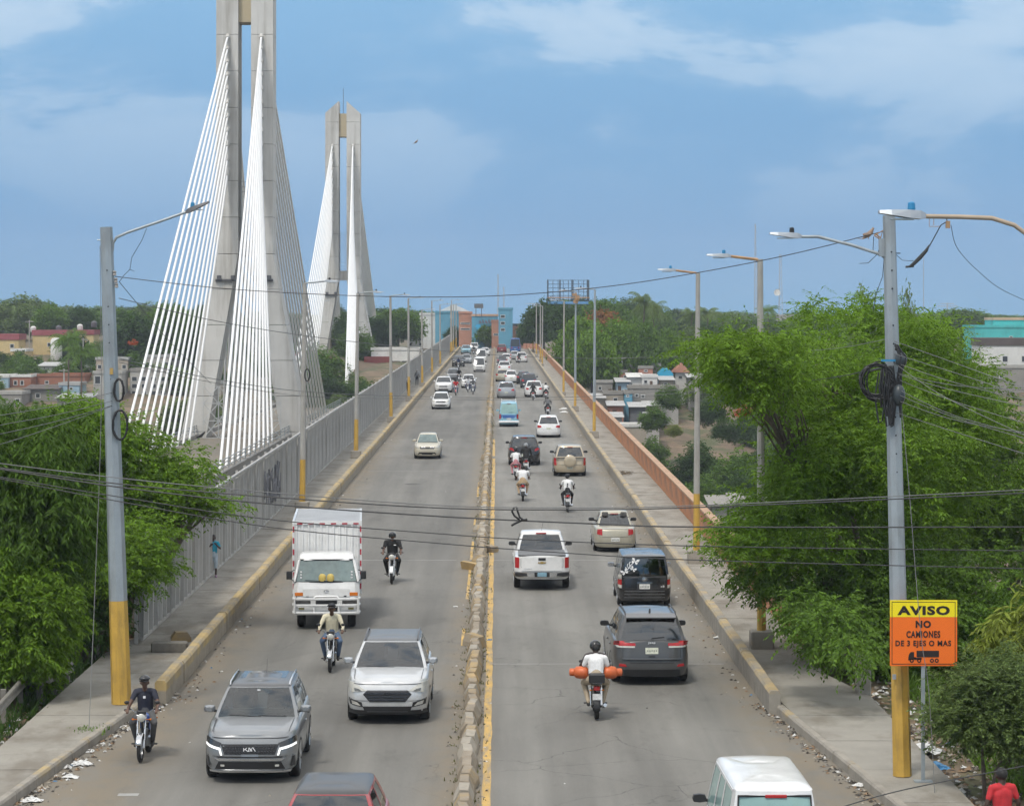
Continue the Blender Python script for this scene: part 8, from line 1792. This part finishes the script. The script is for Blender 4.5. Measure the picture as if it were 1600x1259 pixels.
# guard rails at the left edge
def guard(p0, p1, label):
    a, b_ = Vector(p0), Vector(p1); t = thing('guard_rail', label, 'guard rail', a); L = (b_-a).length; t.rotation_euler.z = math.atan2(b_.y-a.y, b_.x-a.x); q = MB(); prof = [(.0, .0), (-.05, .04), (-.05, .10), (.0, .14), (.0, .17), (-.05, .21), (-.05, .27), (0, .31)]
    q.grid([[(L*i/8, y_, z_) for y_, z_ in prof] for i in range(9)]); o = q.build('rail', mat('weathered guard rail', (.27, .255, .225), .6, .3, var=.2, scale=2), t, smooth=50); md = o.modifiers.new('t', 'SOLIDIFY'); md.thickness = .008
    for f in (.1, .55, .95): q = MB(); q.box((L*f, .08, .02), (.12, .12, .75)); q.build('post', M_concd, t)
g0, g1 = px(-30, 1150, gd(1150, .5)), px(40, 1068, gd(1068, .5)); guard(g0, g1, 'bent weathered guard rail at the left edge')
g0, g1 = px(62, 1075, gd(1075, .4)), px(112, 1050, gd(1050, .4)); guard(g0, g1, 'short piece of guard rail under the left tree')
# low stone wall and gate post behind the left guard rail
d = 69; q = MB(); q.box((0, 0, .3), (2.2, .5, 1.6), bev=.06); tag(q.build('low_wall', M_concd, loc=((90-VX)*d/F, d, terr((90-VX)*d/F, d))), 'mossy low concrete wall under the left trees', 'wall')
d = 70.2; q = MB(); q.box((0, 0, .9), (.22, .22, 2.0)); tag(q.build('gate_post', mat('rusty red steel', (.13, .045, .035), .8, .2, var=.3), loc=((160-VX)*d/F, d, terr(-10.6, d))), 'dark red post under the left trees by the fence end', 'post')
d = 71.0; q = MB(); q.box((0, 0, 1.0), (.35, .3, 2.4), bev=.03); tag(q.build('fence_pier', M_concd, loc=((176-VX)*d/F, d, rz(d))), 'dark concrete pier at the near end of the metal fence', 'pier')
# brushwood on the right walkway
d = gd(1035, .1); 
for i in range(5):
    q = MB(); a = R6.uniform(0, 3); p = px(1320+R6.uniform(-40, 40), 1040+R6.uniform(-20, 30), d); p.z = terr(p.x, p.y)+.2
    q.path([(0, 0, 0), (.5*math.cos(a), .5*math.sin(a), .25), (1.1*math.cos(a), 1.1*math.sin(a), .5+.3*R6.random())], [.03, .02, .006], 5); tag(q.build('dead_branch', BK, loc=p), 'bare dead branch lying at the edge of the right thicket', 'branch', 'dead branches by the right thicket')
q = MB(); r = random.Random(31)
d = gd(742, .2)
for i in range(90): a = r.uniform(0, PI); x, y = r.gauss(0, .22), r.gauss(0, .5); q.path([(x, y, .02+r.random()*.1), (x+.18*math.cos(a), y+.3*math.sin(a), .05+r.random()*.18)], .008, 3)
tag(q.build('dry_brush', LF_dry, loc=(6.95, d, rz(d)+.21)), 'heap of dry brush on the right walkway', 'brush', kind='stuff')

# ---------------------------------------------------------------- things that share a label are told apart by their place, left to right
by = {}
for o in list(col.objects):
    if o.parent is None and 'label' in o and 'category' in o: by.setdefault(o['label'], []).append(o)
ORD = ['leftmost', 'second from left', 'third from left', 'fourth from left', 'fifth from left', 'sixth from left', 'seventh from left', 'eighth from left', 'ninth from left', 'tenth from left', 'eleventh from left', 'twelfth from left', 'thirteenth from left', 'fourteenth from left', 'fifteenth from left', 'sixteenth from left', 'seventeenth from left', 'eighteenth from left', 'nineteenth from left', 'twentieth from left']
for lb, os_ in by.items():
    if len(os_) < 2: continue
    os_.sort(key=lambda o: o.location.x/o.location.y)
    for i, o in enumerate(os_): o['label'] = lb+', '+(ORD[i] if i < len(os_)-1 or i >= 20 else 'rightmost')
# ================================================================ haze: the humid air of the valley
q = MB(); q.box((0, 800, 20), (2400, 1700, 78)); hz = q.build('haze', MT['dry earth']); hz.data.materials.clear(); tag(hz, 'thin pale haze lying over the whole valley', 'haze', kind='stuff')
hm = bpy.data.materials.new('haze air'); hm.use_nodes = True; hm.node_tree.nodes.clear(); o_ = hm.node_tree.nodes.new('ShaderNodeOutputMaterial'); v_ = hm.node_tree.nodes.new('ShaderNodeVolumePrincipled')
v_.inputs['Color'].default_value = (.80, .88, 1, 1); v_.inputs['Density'].default_value = .00020; hm.node_tree.links.new(v_.outputs[0], o_.inputs['Volume']); hz.data.materials.append(hm)
